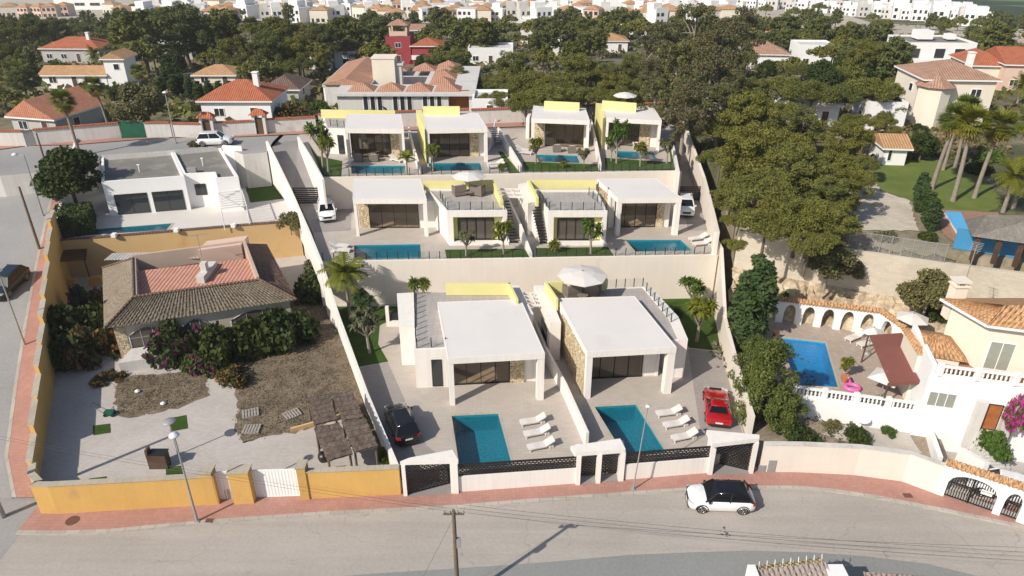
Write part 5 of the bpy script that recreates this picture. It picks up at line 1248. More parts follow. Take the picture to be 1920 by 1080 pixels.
for i in range(14):
    mb = MB(); yy = 6 + i * 1.5; mb.box(x0 - 3.35, x0 - 3.02, yy, yy + .45, -1, h); lpart(t, 'buttress', mb, W['hwhite'])
for i in range(3):
    xx = x0 + 3.6 + i * 4.2
    for k in range(3): win_local(t, xx + k * 1.0, xx + k * 1.0 + .75, .5, 2.9, 0, name='window')
mb = MB(); mb.box(x1 - 3.2, x1 - .3, 1.2, 1.3, 0, 3.4); lpart(t, 'door', mb, W['woodplank'])
# ------------------------------------------------------------------ right: the villa with arcade and pool, the park above
ZG, ZD = 1.2, 2.8
fw = [P(1424, 887, 0), P(1500, 888, 0), P(1600, 893, 0), P(1690, 905, 0), P(1752, 928, 0)]
gw = [P(1752, 928, 0), P(1925, 988, 0)]
mb = MB(); mb.prism([(p.x, p.y + .3) for p in fw] + [(P(1744, 905, 0).x + .3, gw[0].y + .2), (31.5, 43), (44, 45), (44, 50.5), (32, 55.6), (21.5, 60.5), (19.8, 62), (16.9, 41)], -1.6, ZG); struct('garden', mb, W['soil'])
mb = MB(); mb.prism([(gw[0].x, gw[0].y + .3), (gw[1].x + 6, gw[1].y + .3), (46, 42), (31, 43)], -1.6, .25); struct('forecourt', mb, W['gravel'])
rag_sheet('garden_gravel', [(1545, 815), (1560, 795), (1700, 805), (1728, 850), (1640, 842)], ZG + .012, W['gravel'], amp=.1)
wall_line('cream_street_wall', [(p, -.2, 2.45) for p in fw], .3, W['cream'], 'long curved pale cream street wall right of the villas', side=1, cap=W['agedwall'], capw=.05, caph=.07)
for a, w_, h, l in (((1437, 887), .55, 1.1, 'larger grey meter cupboard set in the cream street wall'), ((1420, 887), .5, .65, 'smaller grey meter cupboard set in the cream street wall')):
    p = P(*a, 0); mb = MB(); mb.box(p.x, p.x + w_, p.y - .05, p.y + .02, .05, .05 + h); mb.box(p.x + .04, p.x + w_ - .04, p.y - .065, p.y - .05, .1, h); single('meter_cupboard', mb, W['greymetal'], l, 'cupboard', group='meter cupboards')
dk = [P(1487, 742, ZD), P(1728, 775, ZD), P(1745, 712, ZD), P(1700, 650, ZD), P(1648, 585, ZD), P(1420, 565, ZD), P(1408, 610, ZD), P(1440, 700, ZD)]
poolR = [P(1497, 722, ZD), P(1571, 726, ZD), P(1547, 643, ZD), P(1457, 633, ZD)]
W['terradeck'] = M_tiles('pinkish_deck_tiles', (.42, .34, .28), (.47, .385, .32), .35, .35, (.33, .27, .22), .012, .8, .0, var=.3)
poly_minus_holes('pool_deck', [tuple(p[:2]) for p in dk], [[tuple(p[:2]) for p in poolR]], ZD, 0, W['terradeck'])
frame_pool('pool', poolR, ZD, .12, 1.4, 'bright blue pool with arch shadows below the white arcade on the right', W['bluetile'])
d = (dk[1] - dk[0]).normalized()
wall_line('white_retaining_wall', [(dk[0] + Vector((0, -.02, 0)), 0, ZD + .12), (dk[1] + Vector((0, -.02, 0)), 0, ZD + .12)], .3, W['hwhite'], 'white garden wall with thin grey buttresses under the pool balustrade', side=-1)

def proto_baluster():
    mb = MB(); mb.lathe((0, 0, 0), [(.07, 0), (.07, .05), (.04, .12), (.085, .28), (.05, .46), (.07, .56)], 8); return mb
BAL = None
def balustrade(A, B, z, label, piers=3, gap=.27):
    global BAL
    t = thing('balustrade', label, 'balustrade', tuple((A.x, A.y, z)), 'white balustrades of the right hand villa')
    ln = (B - A).length; d = (B - A).normalized()
    mb = MB(); mb.bar((A.x, A.y, z + .06), (B.x, B.y, z + .06), .22, .12); part(t, 'plinth', mb, W['hwhite'])
    mb = MB(); mb.bar((A.x, A.y, z + .75), (B.x, B.y, z + .75), .24, .12); part(t, 'top_rail', mb, W['hwhite'])
    for i in range(piers + 1):
        p = A.lerp(B, i / piers); mb = MB(); mb.box(p.x - .17, p.x + .17, p.y - .17, p.y + .17, z, z + .93); part(t, 'pier', mb, W['hwhite'])
    n = int(ln / gap)
    for i in range(n):
        s = (i + .5) / n
        if min(abs(s * piers - round(s * piers)) * ln / piers, 9) < .26: continue
        p = A.lerp(B, s)
        if BAL is None: BAL = proto_baluster().build('baluster', W['hwhite'], t); o = BAL
        else: o = BAL.copy(); COL.objects.link(o); o.parent = t
        o.location = (p.x - A.x, p.y - A.y, .12)
balustrade(dk[0] + Vector((0, .1, 0)), dk[1] + Vector((-.1, .1, 0)), ZD, 'white balustrade along the near edge of the right hand pool deck', 4)

def arch_wall(t, A, B, z0, h, th, ops, mat, name='arch_wall', n=10):
    """ops: (start, end, spring height, crown height) along the wall in metres"""
    d = Vector((B.x - A.x, B.y - A.y, 0)); ln = d.length; d.normalize(); nn = Vector((-d.y, d.x, 0)) * th; mb = MB(); A = Vector((A.x, A.y, 0))
    def hx(s0, s1, za0, za1):
        p, q = A + d * s0, A + d * s1
        mb.hexa([(p.x, p.y, za0), (q.x, q.y, za1), (q.x + nn.x, q.y + nn.y, za1), (p.x + nn.x, p.y + nn.y, za0)], [(k.x, k.y, z0 + h) for k in (p, q, q + nn, p + nn)])
    s = 0
    for (a, b, sp, cr) in ops:
        if a > s: hx(s, a, z0, z0)
        f = lambda k: z0 + sp + (cr - sp) * math.sqrt(max(0, 1 - (2 * k - 1) ** 2))
        for i in range(n): hx(lerp(a, b, i / n), lerp(a, b, (i + 1) / n), f(i / n), f((i + 1) / n))
        s = b
    if s < ln: hx(s, ln, z0, z0)
    return part(t, name, mb, mat)
A, B = P(1424, 600, ZD), P(1640, 627, ZD); ln = (B - A).length; u = ln / 6
t = thing('white_arcade', 'white arcade of round arches with a tiled top behind the right hand pool', 'arcade', tuple(A))
arch_wall(t, A, B, ZD, 2.2, .35, [(u * i + .32, u * (i + 1) - .28, 1.0, 1.85) for i in range(6)], W['hwhite'])
C2 = P(1690, 690, ZD)
def tile_cap(t, A, B, z, w, m, name='tile_cap'):
    d = (B - A); ln = d.length; d = d.normalized(); n = Vector((-d.y, d.x, 0)) * w; mb = MB(); k = int(ln / .25)
    rows = []
    for s, zz in ((-.45, -.05), (.5, .22), (1.45, -.05)):
        rows.append([Vector((A.x, A.y, 0)) + d * (ln * i / (k * 4)) + n * s * 1.0 + Vector((0, 0, z + zz + .05 * math.sin(i * PI / 2 + .4))) for i in range(k * 4 + 1)])
    mb.grid(rows, smooth=False); mb.grid([[p - Vector((0, 0, .07)) for p in r] for r in rows[::-1]], smooth=False); return part(t, name, mb, m)
tile_cap(t, A, B, ZD + 2.25, .35, W['tileorange'])
D2 = P(1684, 660, ZD); arch_wall(t, B, D2, ZD, 2.2, .35, [(.5, 1.7, 1.0, 1.85)], W['hwhite']); tile_cap(t, B, D2, ZD + 2.25, .35, W['tileorange'])

# rocky bank and the cream wall above it
base = [P(1372, 498, 5.5), P(1430, 510, 5.5), P(1520, 527, 5.5), P(1640, 548, 5.5), P(1780, 570, 5.5), P(1930, 592, 5.5)]
base = [Vector((20.6, 60.6, 5.5)), Vector((24, 58.6, 5.5)), Vector((27.6, 57.0, 5.5)), Vector((33, 54.6, 5.5)), Vector((40.9, 51.8, 5.5)), Vector((47, 49.4, 5.5))]
wall_line('cream_park_wall', [(p, 4.6, 8.85) for p in base], .35, M_tiles('pale_block_wall', (.60, .53, .42), (.66, .59, .48), .45, .22, (.56, .49, .39), .01, .9, .5, var=.5), 'long pale block retaining wall below the park, with grey stains', side=1)
mb = MB(); rows = []; rr = random.Random(5)
foot = [Vector((19.9, 58.4, 3.0)), Vector((23, 55.0, 3.0)), Vector((27, 53.9, 3.0)), Vector((31.6, 51.6, 3.0)), Vector((38, 48, 3.0)), Vector((46, 45, 3.0))]
for j in range(9):
    r = []
    for i in range(61):
        k = i / 60 * 5; m = min(int(k), 4); a = foot[m].lerp(foot[m + 1], k - m); b = base[m].lerp(base[m + 1], k - m)
        v = j / 8; p = a.lerp(b, v); p.z = lerp(2.7, 5.2, v ** .7) + (rr.uniform(-.3, .3) if 0 < j < 8 else 0); p.x += rr.uniform(-.15, .15); p.y += rr.uniform(-.2, .2) if 0 < j < 8 else 0; r.append(p)
    rows.append(r)
mb.grid(rows, smooth=False); struct('rocky_bank', mb, W['rock'])

# villa on the right: garage floor, white middle block with terrace, cream upper block
t = thing('right_villa', 'white villa with cream upper floor, sandy tiled roofs and balustraded terrace', 'house', tuple(P(1770, 830, 1)))
zt = 6.4
lowp = PXP([(1744, 702), (1980, 732), (1980, 640), (1712, 640)], zt)
mb = MB(); mb.prism(lowp, .2, zt, 0); part(t, 'wall', mb, W['hwhite'])
mb = MB(); q = PXP([(1748, 700), (1980, 729), (1980, 645), (1716, 645)], zt + .01); mb.face([(a, b, zt + .01) for a, b in q]); part(t, 'terrace_floor', mb, W['terracotta'])
a, b = P(1744, 702, zt), P(1980, 732, zt)
wd = lambda s: a.lerp(b, s)
flat_window(t, wd(.04), wd(.27), 3.9, 5.1, 3, m='curtained')
flat_window(t, wd(-.01), wd(.26), .3, 2.3, 1, 'garage_door', m='hwhite', off=.02)
ud = P(1868, 0 + 718, zt); o0, o1 = a.lerp(b, .52), a.lerp(b, .66)
flat_window(t, o0, o1, 2.6, 4.7, 1, 'door', m='woodplank', off=.05)
mb = MB(); d = (b - a).normalized(); nn = Vector((d.y, -d.x, 0))
for s0, s1 in ((.43, .51), (.67, .76)):
    p, q_ = a.lerp(b, s0), a.lerp(b, s1); mb.hexa([(k.x, k.y, 1) for k in (p + nn * .5, q_ + nn * .5, q_, p)], [(k.x, k.y, 5.0) for k in (p + nn * .5, q_ + nn * .5, q_, p)])
part(t, 'porch_wall', mb, W['agedwall'])
U = [P(1826, 690, zt), P(1980, 712, zt)]; zu = 10.1
bl_ = P(1789, 565, zu); ub = [tuple(U[0][:2]), tuple(U[1][:2]), (U[1].x + 1, bl_.y), tuple(bl_[:2])]
mb = MB(); mb.prism(ub, zt, zu); part(t, 'upper_floor', mb, W['hcream'])
flat_window(t, U[0].lerp(U[1], .09), U[0].lerp(U[1], .40), zt + .1, zt + 2.3, 2, 'balcony_door', m='curtained')
eA, eB, eC, eD = [Vector((x_, y_, zu)) for x_, y_ in inset(ub, -.5)[1]]
apx = P(1884, 572, zu + 1.5); apx2 = apx + Vector((9, 0, 0))
rf = part(t, 'roof', tile_geo((eA, eB, apx2, apx), .3, .42), W['tileorange'])
part(rf, 'roof_slope', tile_geo((eD, eA, apx, apx), .3, .42), W['tileorange'])
mb = MB(); mb.face([eC, eD, apx, apx2]); part(rf, 'rear_slope', mb, W['tileorange'])
mb = MB(); mb.bar(eA + Vector((0, 0, -.1)), eB + Vector((0, 0, -.1)), .15, .16); mb.bar(eA + Vector((0, 0, -.1)), eD + Vector((0, 0, -.1)), .15, .16); part(rf, 'eaves', mb, W['hwhite'])
lq = [P(1719, 664, 6.9), P(1816, 681, 6.9), P(1792, 628, 6.9), P(1687, 612, 6.9)]; ap = P(1748, 626, 8.1); ap2 = P(1776, 632, 8.1)
rl = part(t, 'lower_roof', tile_geo((lq[0], lq[1], ap2, ap), .3, .42), W['tileorange']); part(rl, 'roof_slope', tile_geo((lq[3], lq[0], ap, ap), .3, .42), W['tileorange'])
mb = MB(); mb.face([lq[1], lq[2], ap2]); mb.face([lq[2], lq[3], ap, ap2]); part(rl, 'rear_slope', mb, W['tileorange'])
mb = MB(); mb.prism([(p.x, p.y) for p in (lq[0] + (ap - lq[0]) * .2, lq[1] + (ap - lq[1]) * .2, lq[2] + (ap - lq[2]) * .2, lq[3] + (ap - lq[3]) * .2)], ZD, 6.85); part(t, 'side_room', mb, W['hcream'])
c = P(1800, 556, 10.4); mb = MB(); mb.box(c.x - .45, c.x + .45, c.y, c.y + .8, 8.5, 11.1); mb.box(c.x - .55, c.x + .55, c.y - .1, c.y + .9, 11.1, 11.2)
for dx in (-.4, .2): mb.box(c.x + dx, c.x + dx + .2, c.y + .1, c.y + .7, 11.2, 11.45)
mb.box(c.x - .55, c.x + .55, c.y - .1, c.y + .9, 11.45, 11.56); part(t, 'chimney', mb, W['hcream'])
mb = MB(); p = P(1744, 702, zt); q_ = P(1703, 640, zt); mb.prism([(p.x - .02, p.y), (p.x + .3, p.y), (q_.x + .3, q_.y), (q_.x - .02, q_.y)], ZD, [7.2, 7.2, 7.8, 7.8]); part(t, 'side_parapet', mb, W['hwhite'])
aerial(P(1822, 548, 10.6).x, P(1822, 548, 10.6).y + 1, 10.6, 3.2, 'tall thin television aerial behind the chimney of the right hand villa', 3, .9)
balustrade(P(1760, 703, zt), P(1975, 731, zt), zt, 'white balustrade of the terrace above the garage on the right', 3)
# stairs up to the wooden door and the garage slot
A, B = P(1872, 884, .3), wd(.59) + nn * .4; t = thing('garden_stairs', 'pale stone stairs up to the wooden front door, right edge', 'staircase', tuple(A))
for i in range(11):
    k = i / 11; p = Vector(A).lerp(Vector((B.x, B.y, 0)), k); mb = MB(); zz = lerp(.45, 2.6, (i + 1) / 11); mb.box(p.x - .75, p.x + .75, p.y, p.y + .55, 0, zz); part(t, 'step', mb, W['agedwall'])
for (x_, y_, x2, y2, h0, h1, l) in ((1736, 792, 1756, 866, 2.2, 1.8, 'white side wall left of the garage ramp'), (1800, 835, 1842, 880, 2.4, 1.6, 'white side wall right of the garage ramp, under the ivy')):
    p, q_ = P(x_, y_, 1.8), P(x2, y2, 1.8); mb = MB(); mb.prism([(p.x, p.y), (p.x + .35, p.y), (q_.x + .35, q_.y), (q_.x, q_.y)], 0, [h0, h0, h1, h1]); single('ramp_wall', mb, W['hwhite'], l, 'wall')
# gate wall with tiled top
A, B = gw; ln = (B - A).length
t = thing('arched_gate_wall', 'white wall with tiled top holding a wide arched iron gate and a narrow one', 'wall', tuple(A))
k = ln / 173.0
o1 = (16 * k, 98 * k + .3, 1.5, 2.35); o2 = (122 * k, 152 * k, 1.45, 2.25)
arch_wall(t, A, B + (B - A).normalized() * 4, -.1, 2.85, .35, [o1, o2], W['hwhite'], n=16); tile_cap(t, A, B + (B - A).normalized() * 4, 2.8, .42, W['tileorange'])
d = (B - A).normalized(); nn = Vector((-d.y, d.x, 0)) * .2
for o_, nm in ((o1, 'car_gate'), (o2, 'foot_gate')):
    fr = MB(); s = o_[0] + .06
    f = lambda k_: o_[2] + (o_[3] - o_[2]) * math.sqrt(max(0, 1 - (2 * k_ - 1) ** 2))
    g0 = part(t, nm, MB_ := MB(), W['black']) if False else None
    while s < o_[1] - .05:
        p = A + d * s + nn; hh = f((s - o_[0]) / (o_[1] - o_[0])) - .05; fr.bar((p.x, p.y, .15), (p.x, p.y, hh), .035); s += .15
    p, q_ = A + d * o_[0] + nn, A + d * o_[1] + nn
    for z_ in (.2, 1.35): fr.bar((p.x, p.y, z_), (q_.x, q_.y, z_), .07)
    if nm == 'car_gate':
        m_ = A + d * ((o_[0] + o_[1]) / 2) + nn; fr.bar((m_.x, m_.y, .1), (m_.x, m_.y, 2.3), .09)
    part(t, nm, fr, W['black'])
    sh = MB(); sh.hexa([(p.x, p.y + .03, .15), (q_.x, q_.y + .03, .15), (q_.x, q_.y + .05, .15), (p.x, p.y + .05, .15)], [(p.x, p.y + .03, .6), (q_.x, q_.y + .03, .6), (q_.x, q_.y + .05, .6), (p.x, p.y + .05, .6)]); part(t, 'kick_plate', sh, W['greymetal'])

# awning, parasols on the deck
aw = [(1668, 718), (1743, 712), (1691, 624), (1630, 628)]
t = thing('maroon_awning', 'large maroon awning on thin posts beside the right hand pool', 'awning', tuple(P(1668, 718, 5.2)))
q4 = [P(*p, z) for p, z in zip(aw, (5.0, 5.3, 5.7, 5.4))]; mb = MB(); mb.hexa([p - Vector((0, 0, .06)) for p in q4], q4); part(t, 'canopy', mb, W['awning'])
mb = MB(); mb.hexa([p - Vector((0, 0, .28)) for p in (q4[0], q4[1])] + [p + Vector((0, .03, -.28)) for p in (q4[1], q4[0])], [p - Vector((0, 0, .06)) for p in (q4[0], q4[1])] + [p + Vector((0, .03, -.06)) for p in (q4[1], q4[0])]); part(t, 'valance', mb, W['awning'])
for p in (q4[0], q4[1], q4[3]): mb = MB(); mb.tube([(p.x, p.y + .1, ZD), (p.x, p.y + .1, p.z - .1)], .06, 6); part(t, 'post', mb, W['darkwood'])

# the park: lawn, path, pool and thatched hut
ZP = 8.75
rag_sheet('park_lawn', [(1630, 306), (1690, 300), (1760, 300), (1850, 340), (1880, 378), (1862, 396), (1800, 396), (1755, 392), (1704, 374), (1652, 356)], ZP + .02, W['parklawn'], amp=.2)
rag_sheet('park_path', [(1600, 322), (1630, 328), (1652, 357), (1704, 375), (1722, 432), (1620, 432), (1560, 400)], ZP + .03, W['sand'], amp=.15)
zsheet('park_paving', [(1752, 392), (1870, 398), (1925, 470), (1800, 462), (1770, 440)], ZP + .04, M_tiles('brick_paving', (.36, .20, .13), (.42, .25, .17), .25, .12, (.28, .17, .12), .01))
pp_ = [P(1798, 447, ZP), P(1818, 440, ZP), P(1800, 402, ZP), P(1769, 401, ZP)]
t = thing('park_pool', 'light blue paddling pool beside the thatched hut, right', 'pool', tuple(pp_[0]))
mb = MB(); mb.prism([tuple(p[:2]) for p in pp_], ZP, ZP + .25); part(t, 'basin', mb, W['hwhite']); mb = MB(); mb.face([(p.x, p.y, ZP + .255) for p in pp_]); part(t, 'liner', mb, M_gloss('light_blue_liner', (.10, .42, .72), .15))
t = thing('thatched_hut', 'grey thatched hut with blue sheeting beneath its eaves, right edge', 'hut', tuple(P(1860, 470, ZP)))
hq = [P(1822, 443, 11), P(1960, 462, 11), P(1960, 405, 11), P(1808, 412, 11)]; r1, r2 = P(1850, 402, 12.8), P(1960, 405, 12.8)
mb = MB(); mb.face([hq[0], hq[1], r2, r1]); mb.face([hq[3], hq[0], r1]); mb.face([hq[2], hq[3], r1, r2]); part(t, 'roof', mb, W['gthatch'])
for s in (.15, .45, .75): p = hq[0].lerp(hq[1], s); mb = MB(); mb.box(p.x - .15, p.x + .15, p.y + .3, p.y + .6, ZP, 11); part(t, 'post', mb, W['darkwood'])
p, q_ = hq[0], hq[1]; mb = MB(); mb.prism([(p.x + .5, p.y + 2.6), (q_.x, q_.y + 2.6), (q_.x, q_.y + 2.7), (p.x + .5, p.y + 2.7)], ZP, 10.6); part(t, 'blue_sheeting', mb, M_gloss('blue_tarp', (.06, .26, .48), .4))
# wire fence along the top of the park wall
A, B = P(1590, 466, 8.85), P(1772, 494, 8.85)
t = thing('wire_fence', 'grey mesh fence on the park wall below the path', 'fence', tuple(A)); n = 9
for i in range(n + 1): p = A.lerp(B, i / n); mb = MB(); mb.tube([(p.x, p.y + .2, 8.8), (p.x, p.y + .2, 10.5)], .04, 6); part(t, 'post', mb, W['greymetal'])
def M_mesh():
    m, nt, b, o = new_mat('wire_mesh'); b.inputs['Base Color'].default_value = (.30, .30, .29, 1); b.inputs['Metallic'].default_value = .3
    tr = nt.nodes.new('ShaderNodeBsdfTransparent'); mx = nt.nodes.new('ShaderNodeMixShader')
    bk = nt.nodes.new('ShaderNodeTexBrick'); bk.offset = 0; nt.links.new(uvc(nt), bk.inputs['Vector']); bk.inputs['Brick Width'].default_value = .12; bk.inputs['Row Height'].default_value = .12; bk.inputs['Mortar Size'].default_value = .014; bk.inputs['Scale'].default_value = 1
    nt.links.new(bk.outputs['Fac'], mx.inputs[0]); nt.links.new(tr.outputs[0], mx.inputs[1]); nt.links.new(b.outputs[0], mx.inputs[2]); nt.links.new(mx.outputs[0], o.inputs[0]); return m
W['mesh'] = M_mesh()
mb = MB(); mb.face([(A.x, A.y + .2, 8.85), (B.x, B.y + .2, 8.85), (B.x, B.y + .2, 10.4), (A.x, A.y + .2, 10.4)]); part(t, 'mesh_panel', mb, W['mesh'])
mb = MB(); mb.bar((A.x, A.y + .2, 10.42), (B.x, B.y + .2, 10.42), .05); mb.bar((A.x, A.y + .2, 9.6), (B.x, B.y + .2, 9.6), .04); part(t, 'rail', mb, W['greymetal'])

# roofs and wall of the house nearest the camera, bottom right
zn = 3.2
t = thing('near_wall', 'cream wall with grey tiles and white hooks at the bottom right edge', 'wall', tuple(P(1413, 1075, zn)))
A, B = P(1413, 1078, zn), P(1545, 1062, zn); dd = (B - A).normalized(); nn = Vector((-dd.y, dd.x, 0))
mb = MB(); mb.hexa([(p.x, p.y, 0) for p in (A - nn * 1, B - nn * 1, B, A)], [(p.x, p.y, zn) for p in (A - nn * 1, B - nn * 1, B, A)]); part(t, 'wall_face', mb, W['cream'])
mb = tile_geo((A - nn * .75 + Vector((0, 0, .1)), B - nn * .75 + Vector((0, 0, .1)), B + Vector((0, 0, .35)), A + Vector((0, 0, .35))), .28, .4); part(t, 'tile_cap', mb, M_rooftile('grey_clay_tiles', (.30, .25, .22), (.40, .34, .30), .28, .4, .3))
mb = tile_geo((B + nn * .5 + Vector((0, 0, .05)), A + nn * .5 + Vector((0, 0, .05)), A + Vector((0, 0, .35)), B + Vector((0, 0, .35))), .28, .4); part(t, 'ochre_tile_cap', mb, M_rooftile('lichen_ochre_tiles', (.36, .27, .13), (.48, .38, .2), .28, .4, .3))
for i in range(9): p = A.lerp(B, (i + .5) / 9); mb = MB(); mb.tube([(p.x, p.y, zn + .35), (p.x, p.y + .05, zn + .6), (p.x + .1, p.y + .3, zn + .62)], .025, 5); part(t, 'hook', mb, W['hwhite'])
mb = MB(); mb.box(A.x - .35, A.x + .05, A.y - .6, A.y + .2, 0, zn + .55); part(t, 'pier', mb, W['hwhite'])
C_ = P(1545, 1068, zn); mb = MB(); mb.box(C_.x + .05, C_.x + .95, C_.y - 1.5, C_.y + .1, 0, zn + .1); mb.box(C_.x - .02, C_.x + 1.02, C_.y - 1.5, C_.y + .17, zn + .1, zn + .22); single('near_pier', mb, W['hwhite'], 'white masonry pier with flat cap at the bottom edge', 'pillar')
A, B = P(1618, 1072, zn), P(1725, 1080, zn); dd = (B - A).normalized(); nn = Vector((-dd.y, dd.x, 0))
t = thing('near_roof', 'corner of a brown grey tiled roof at the bottom right edge', 'roof', tuple(A))
part(t, 'tiles', tile_geo((A - nn * 1.6 + Vector((0, 0, -.5)), B - nn * 1.6 + Vector((0, 0, -.5)), B, A), .26, .4), M_rooftile('mauve_clay_tiles', (.28, .21, .19), (.38, .30, .27), .26, .4, .4))
mb = MB(); mb.hexa([(p.x, p.y, 0) for p in (A - nn * 1.4, B - nn * 1.4, B - nn * .1, A - nn * .1)], [(p.x, p.y, zn - .7) for p in (A - nn * 1.4, B - nn * 1.4, B - nn * .1, A - nn * .1)]); part(t, 'wall', mb, W['hwhite'])
# ------------------------------------------------------------------ vegetation
import numpy as np
def cards_mesh(name, C, Nn, S, mats, mi=None, aspect=1.0, rng=None):
    """quads centred on C with normals Nn and half sizes S"""
    n = len(C); rng = rng or np.random.default_rng(1)
    r = rng.normal(size=(n, 3)); u = np.cross(Nn, r); u /= np.linalg.norm(u, axis=1, keepdims=True) + 1e-9; w = np.cross(Nn, u)
    S = S[:, None]; V = np.stack([C - u * S - w * S * aspect * .5, C + u * S * .55 - w * S * aspect, C + u * S + w * S * aspect * .45, C - u * S * .4 + w * S * aspect], 1).reshape(-1, 3)
    me = bpy.data.meshes.new(name); me.vertices.add(n * 4); me.vertices.foreach_set('co', V.ravel().astype(np.float32))
    me.loops.add(n * 4); me.loops.foreach_set('vertex_index', np.arange(n * 4, dtype=np.int32))
    me.polygons.add(n); me.polygons.foreach_set('loop_start', np.arange(0, n * 4, 4, dtype=np.int32))
    for m in (mats if isinstance(mats, list) else [mats]): me.materials.append(m)
    if mi is not None: me.polygons.foreach_set('material_index', mi.astype(np.int32))
    me.update(); me.validate(); return me
def lobe_cards(lobes, per, size, rng, up=.25, out=1.1):
    Cs, Ns, Ss = [], [], []
    for (x, y, z, r) in lobes:
        k = max(6, int(per * r * r)); d = rng.normal(size=(k, 3)); d /= np.linalg.norm(d, axis=1, keepdims=True)
        rad = r * (.45 + .62 * rng.random(k) ** .6 + .12 * np.abs(rng.normal(size=k)))[:, None]; c = np.array([x, y, z]) + d * rad * np.array([1, 1, .8])
        nn = d * out * .8 + rng.normal(size=(k, 3)) * .85 + np.array([0, 0, up]); nn /= np.linalg.norm(nn, axis=1, keepdims=True)
        Cs.append(c); Ns.append(nn); Ss.append(size * (.6 + .8 * rng.random(k)))
    return np.concatenate(Cs), np.concatenate(Ns), np.concatenate(Ss)
def mesh_obj(par, name, me): o = bpy.data.objects.new(name, me); COL.objects.link(o); o.parent = par; return o
def limb_trunk(mb, h, r, crown_pts, rr, lean=.5):
    top = Vector((rr.uniform(-lean, lean), rr.uniform(-lean, lean), h)); mid = Vector((rr.uniform(-.2, .2), rr.uniform(-.2, .2), h * .5))
    mb.tube([(0, 0, -1.0), tuple(mid), tuple(top)], [r * 1.15, r * .8, r * .45], 8)
    for p in crown_pts:
        s = rr.uniform(.45, .9); b = mid.lerp(top, s) if s > .5 else Vector((0, 0, 0)).lerp(mid, s * 2)
        m = b.lerp(Vector(p), .5) + Vector((0, 0, .3)); mb.tube([tuple(b), tuple(m), tuple(p)], [r * .35, r * .22, r * .08], 5)
def lobes_in(kind, rr):
    L_ = []
    if kind == 'umbrella':          # wide, rather flat, clumpy
        for i in range(62):
            a = rr.uniform(0, 2 * PI); q = math.sqrt(rr.random()) * 3.7 * (1 + .12 * math.sin(3 * a)); z = 6.5 + rr.uniform(-1.2, 1.5) * (1 - q / 4.8) - q * .25; L_.append((q * math.cos(a), q * math.sin(a), z, rr.uniform(.4, .85)))
    elif kind == 'tall':            # taller broken crown
        for i in range(76):
            a = rr.uniform(0, 2 * PI); z = rr.uniform(2.8, 9.2); k = math.sin(clamp((z - 1.6) / 8.4) * PI) ** .7; q = (.35 + .65 * rr.random()) * 3.4 * k; L_.append((q * math.cos(a), q * math.sin(a), z, rr.uniform(.38, .82)))
    elif kind == 'loose':           # eucalyptus-like, separated clumps
        for i in range(66):
            a = rr.uniform(0, 2 * PI); z = rr.uniform(3.5, 11.5); k = math.sin(clamp((z - 2) / 10.6) * PI) ** .6; q = math.sqrt(rr.random()) * 3.7 * k; L_.append((q * math.cos(a), q * math.sin(a), z, rr.uniform(.35, .8)))
    elif kind == 'round':
        for i in range(30):
            a = rr.uniform(0, 2 * PI); b = rr.uniform(-.5, 1); q = 2.7 * math.sqrt(max(0, 1 - b * b)) * rr.uniform(.7, 1); L_.append((q * math.cos(a), q * math.sin(a), 3.8 + 2.3 * b, rr.uniform(.8, 1.2)))
    elif kind == 'column':
        for i in range(40):
            z = .6 + 8.4 * i / 40; k = .95 * math.sin(clamp((z + .8) / 10.4) * PI) ** .6; a = rr.uniform(0, 2 * PI); L_.append((k * .55 * math.cos(a), k * .55 * math.sin(a), z, .62 * k + .12))
    elif kind == 'weep':            # feathery tree, drooping
        for i in range(46):
            a = rr.uniform(0, 2 * PI); z = rr.uniform(.8, 6.6); k = math.sin(clamp((z + 2.5) / 9.4) * PI) ** .7; q = (.3 + .7 * rr.random()) * 2.9 * k; L_.append((q * math.cos(a), q * math.sin(a), z, rr.uniform(.5, .95)))
    elif kind == 'bush':
        for i in range(16):
            a = rr.uniform(0, 2 * PI); q = math.sqrt(rr.random()) * 1.5; L_.append((q * math.cos(a), q * math.sin(a), rr.uniform(.3, 1.5) * (1 - q / 2.6), rr.uniform(.4, .7)))
    return L_
PR = {}
def make_tree(kind, lk, seed, per, size, mats, bark='bark', trunk_h=None, tr=.22, cat='tree', name='tree', extra=None):
    asp = .42 if lk in ('umbrella', 'tall', 'loose', 'weep', 'column') else 1.0; size = size * (1.3 if asp < 1 else 1)
    rr = random.Random(seed); rng = np.random.default_rng(seed)
    t = thing(name, '', cat, (0, 0, -500)); lb = lobes_in(lk, rr)
    C_, Nn, S_ = lobe_cards(lb, per, size, rng)
    ms = mats if isinstance(mats, list) else [mats]; mi = None
    if len(ms) > 1: mi = (np.random.default_rng(seed + 1).random(len(C_)) < extra).astype(int)
    mesh_obj(t, 'crown', cards_mesh('crown', C_, Nn, S_, ms, mi, asp, rng))
    mb = MB(); limb_trunk(mb, trunk_h or max(l[2] for l in lb) * .8, tr, [l[:3] for l in rr.sample(lb, min(9, len(lb)))], rr); lpart(t, 'trunk', mb, W[bark])
    return t
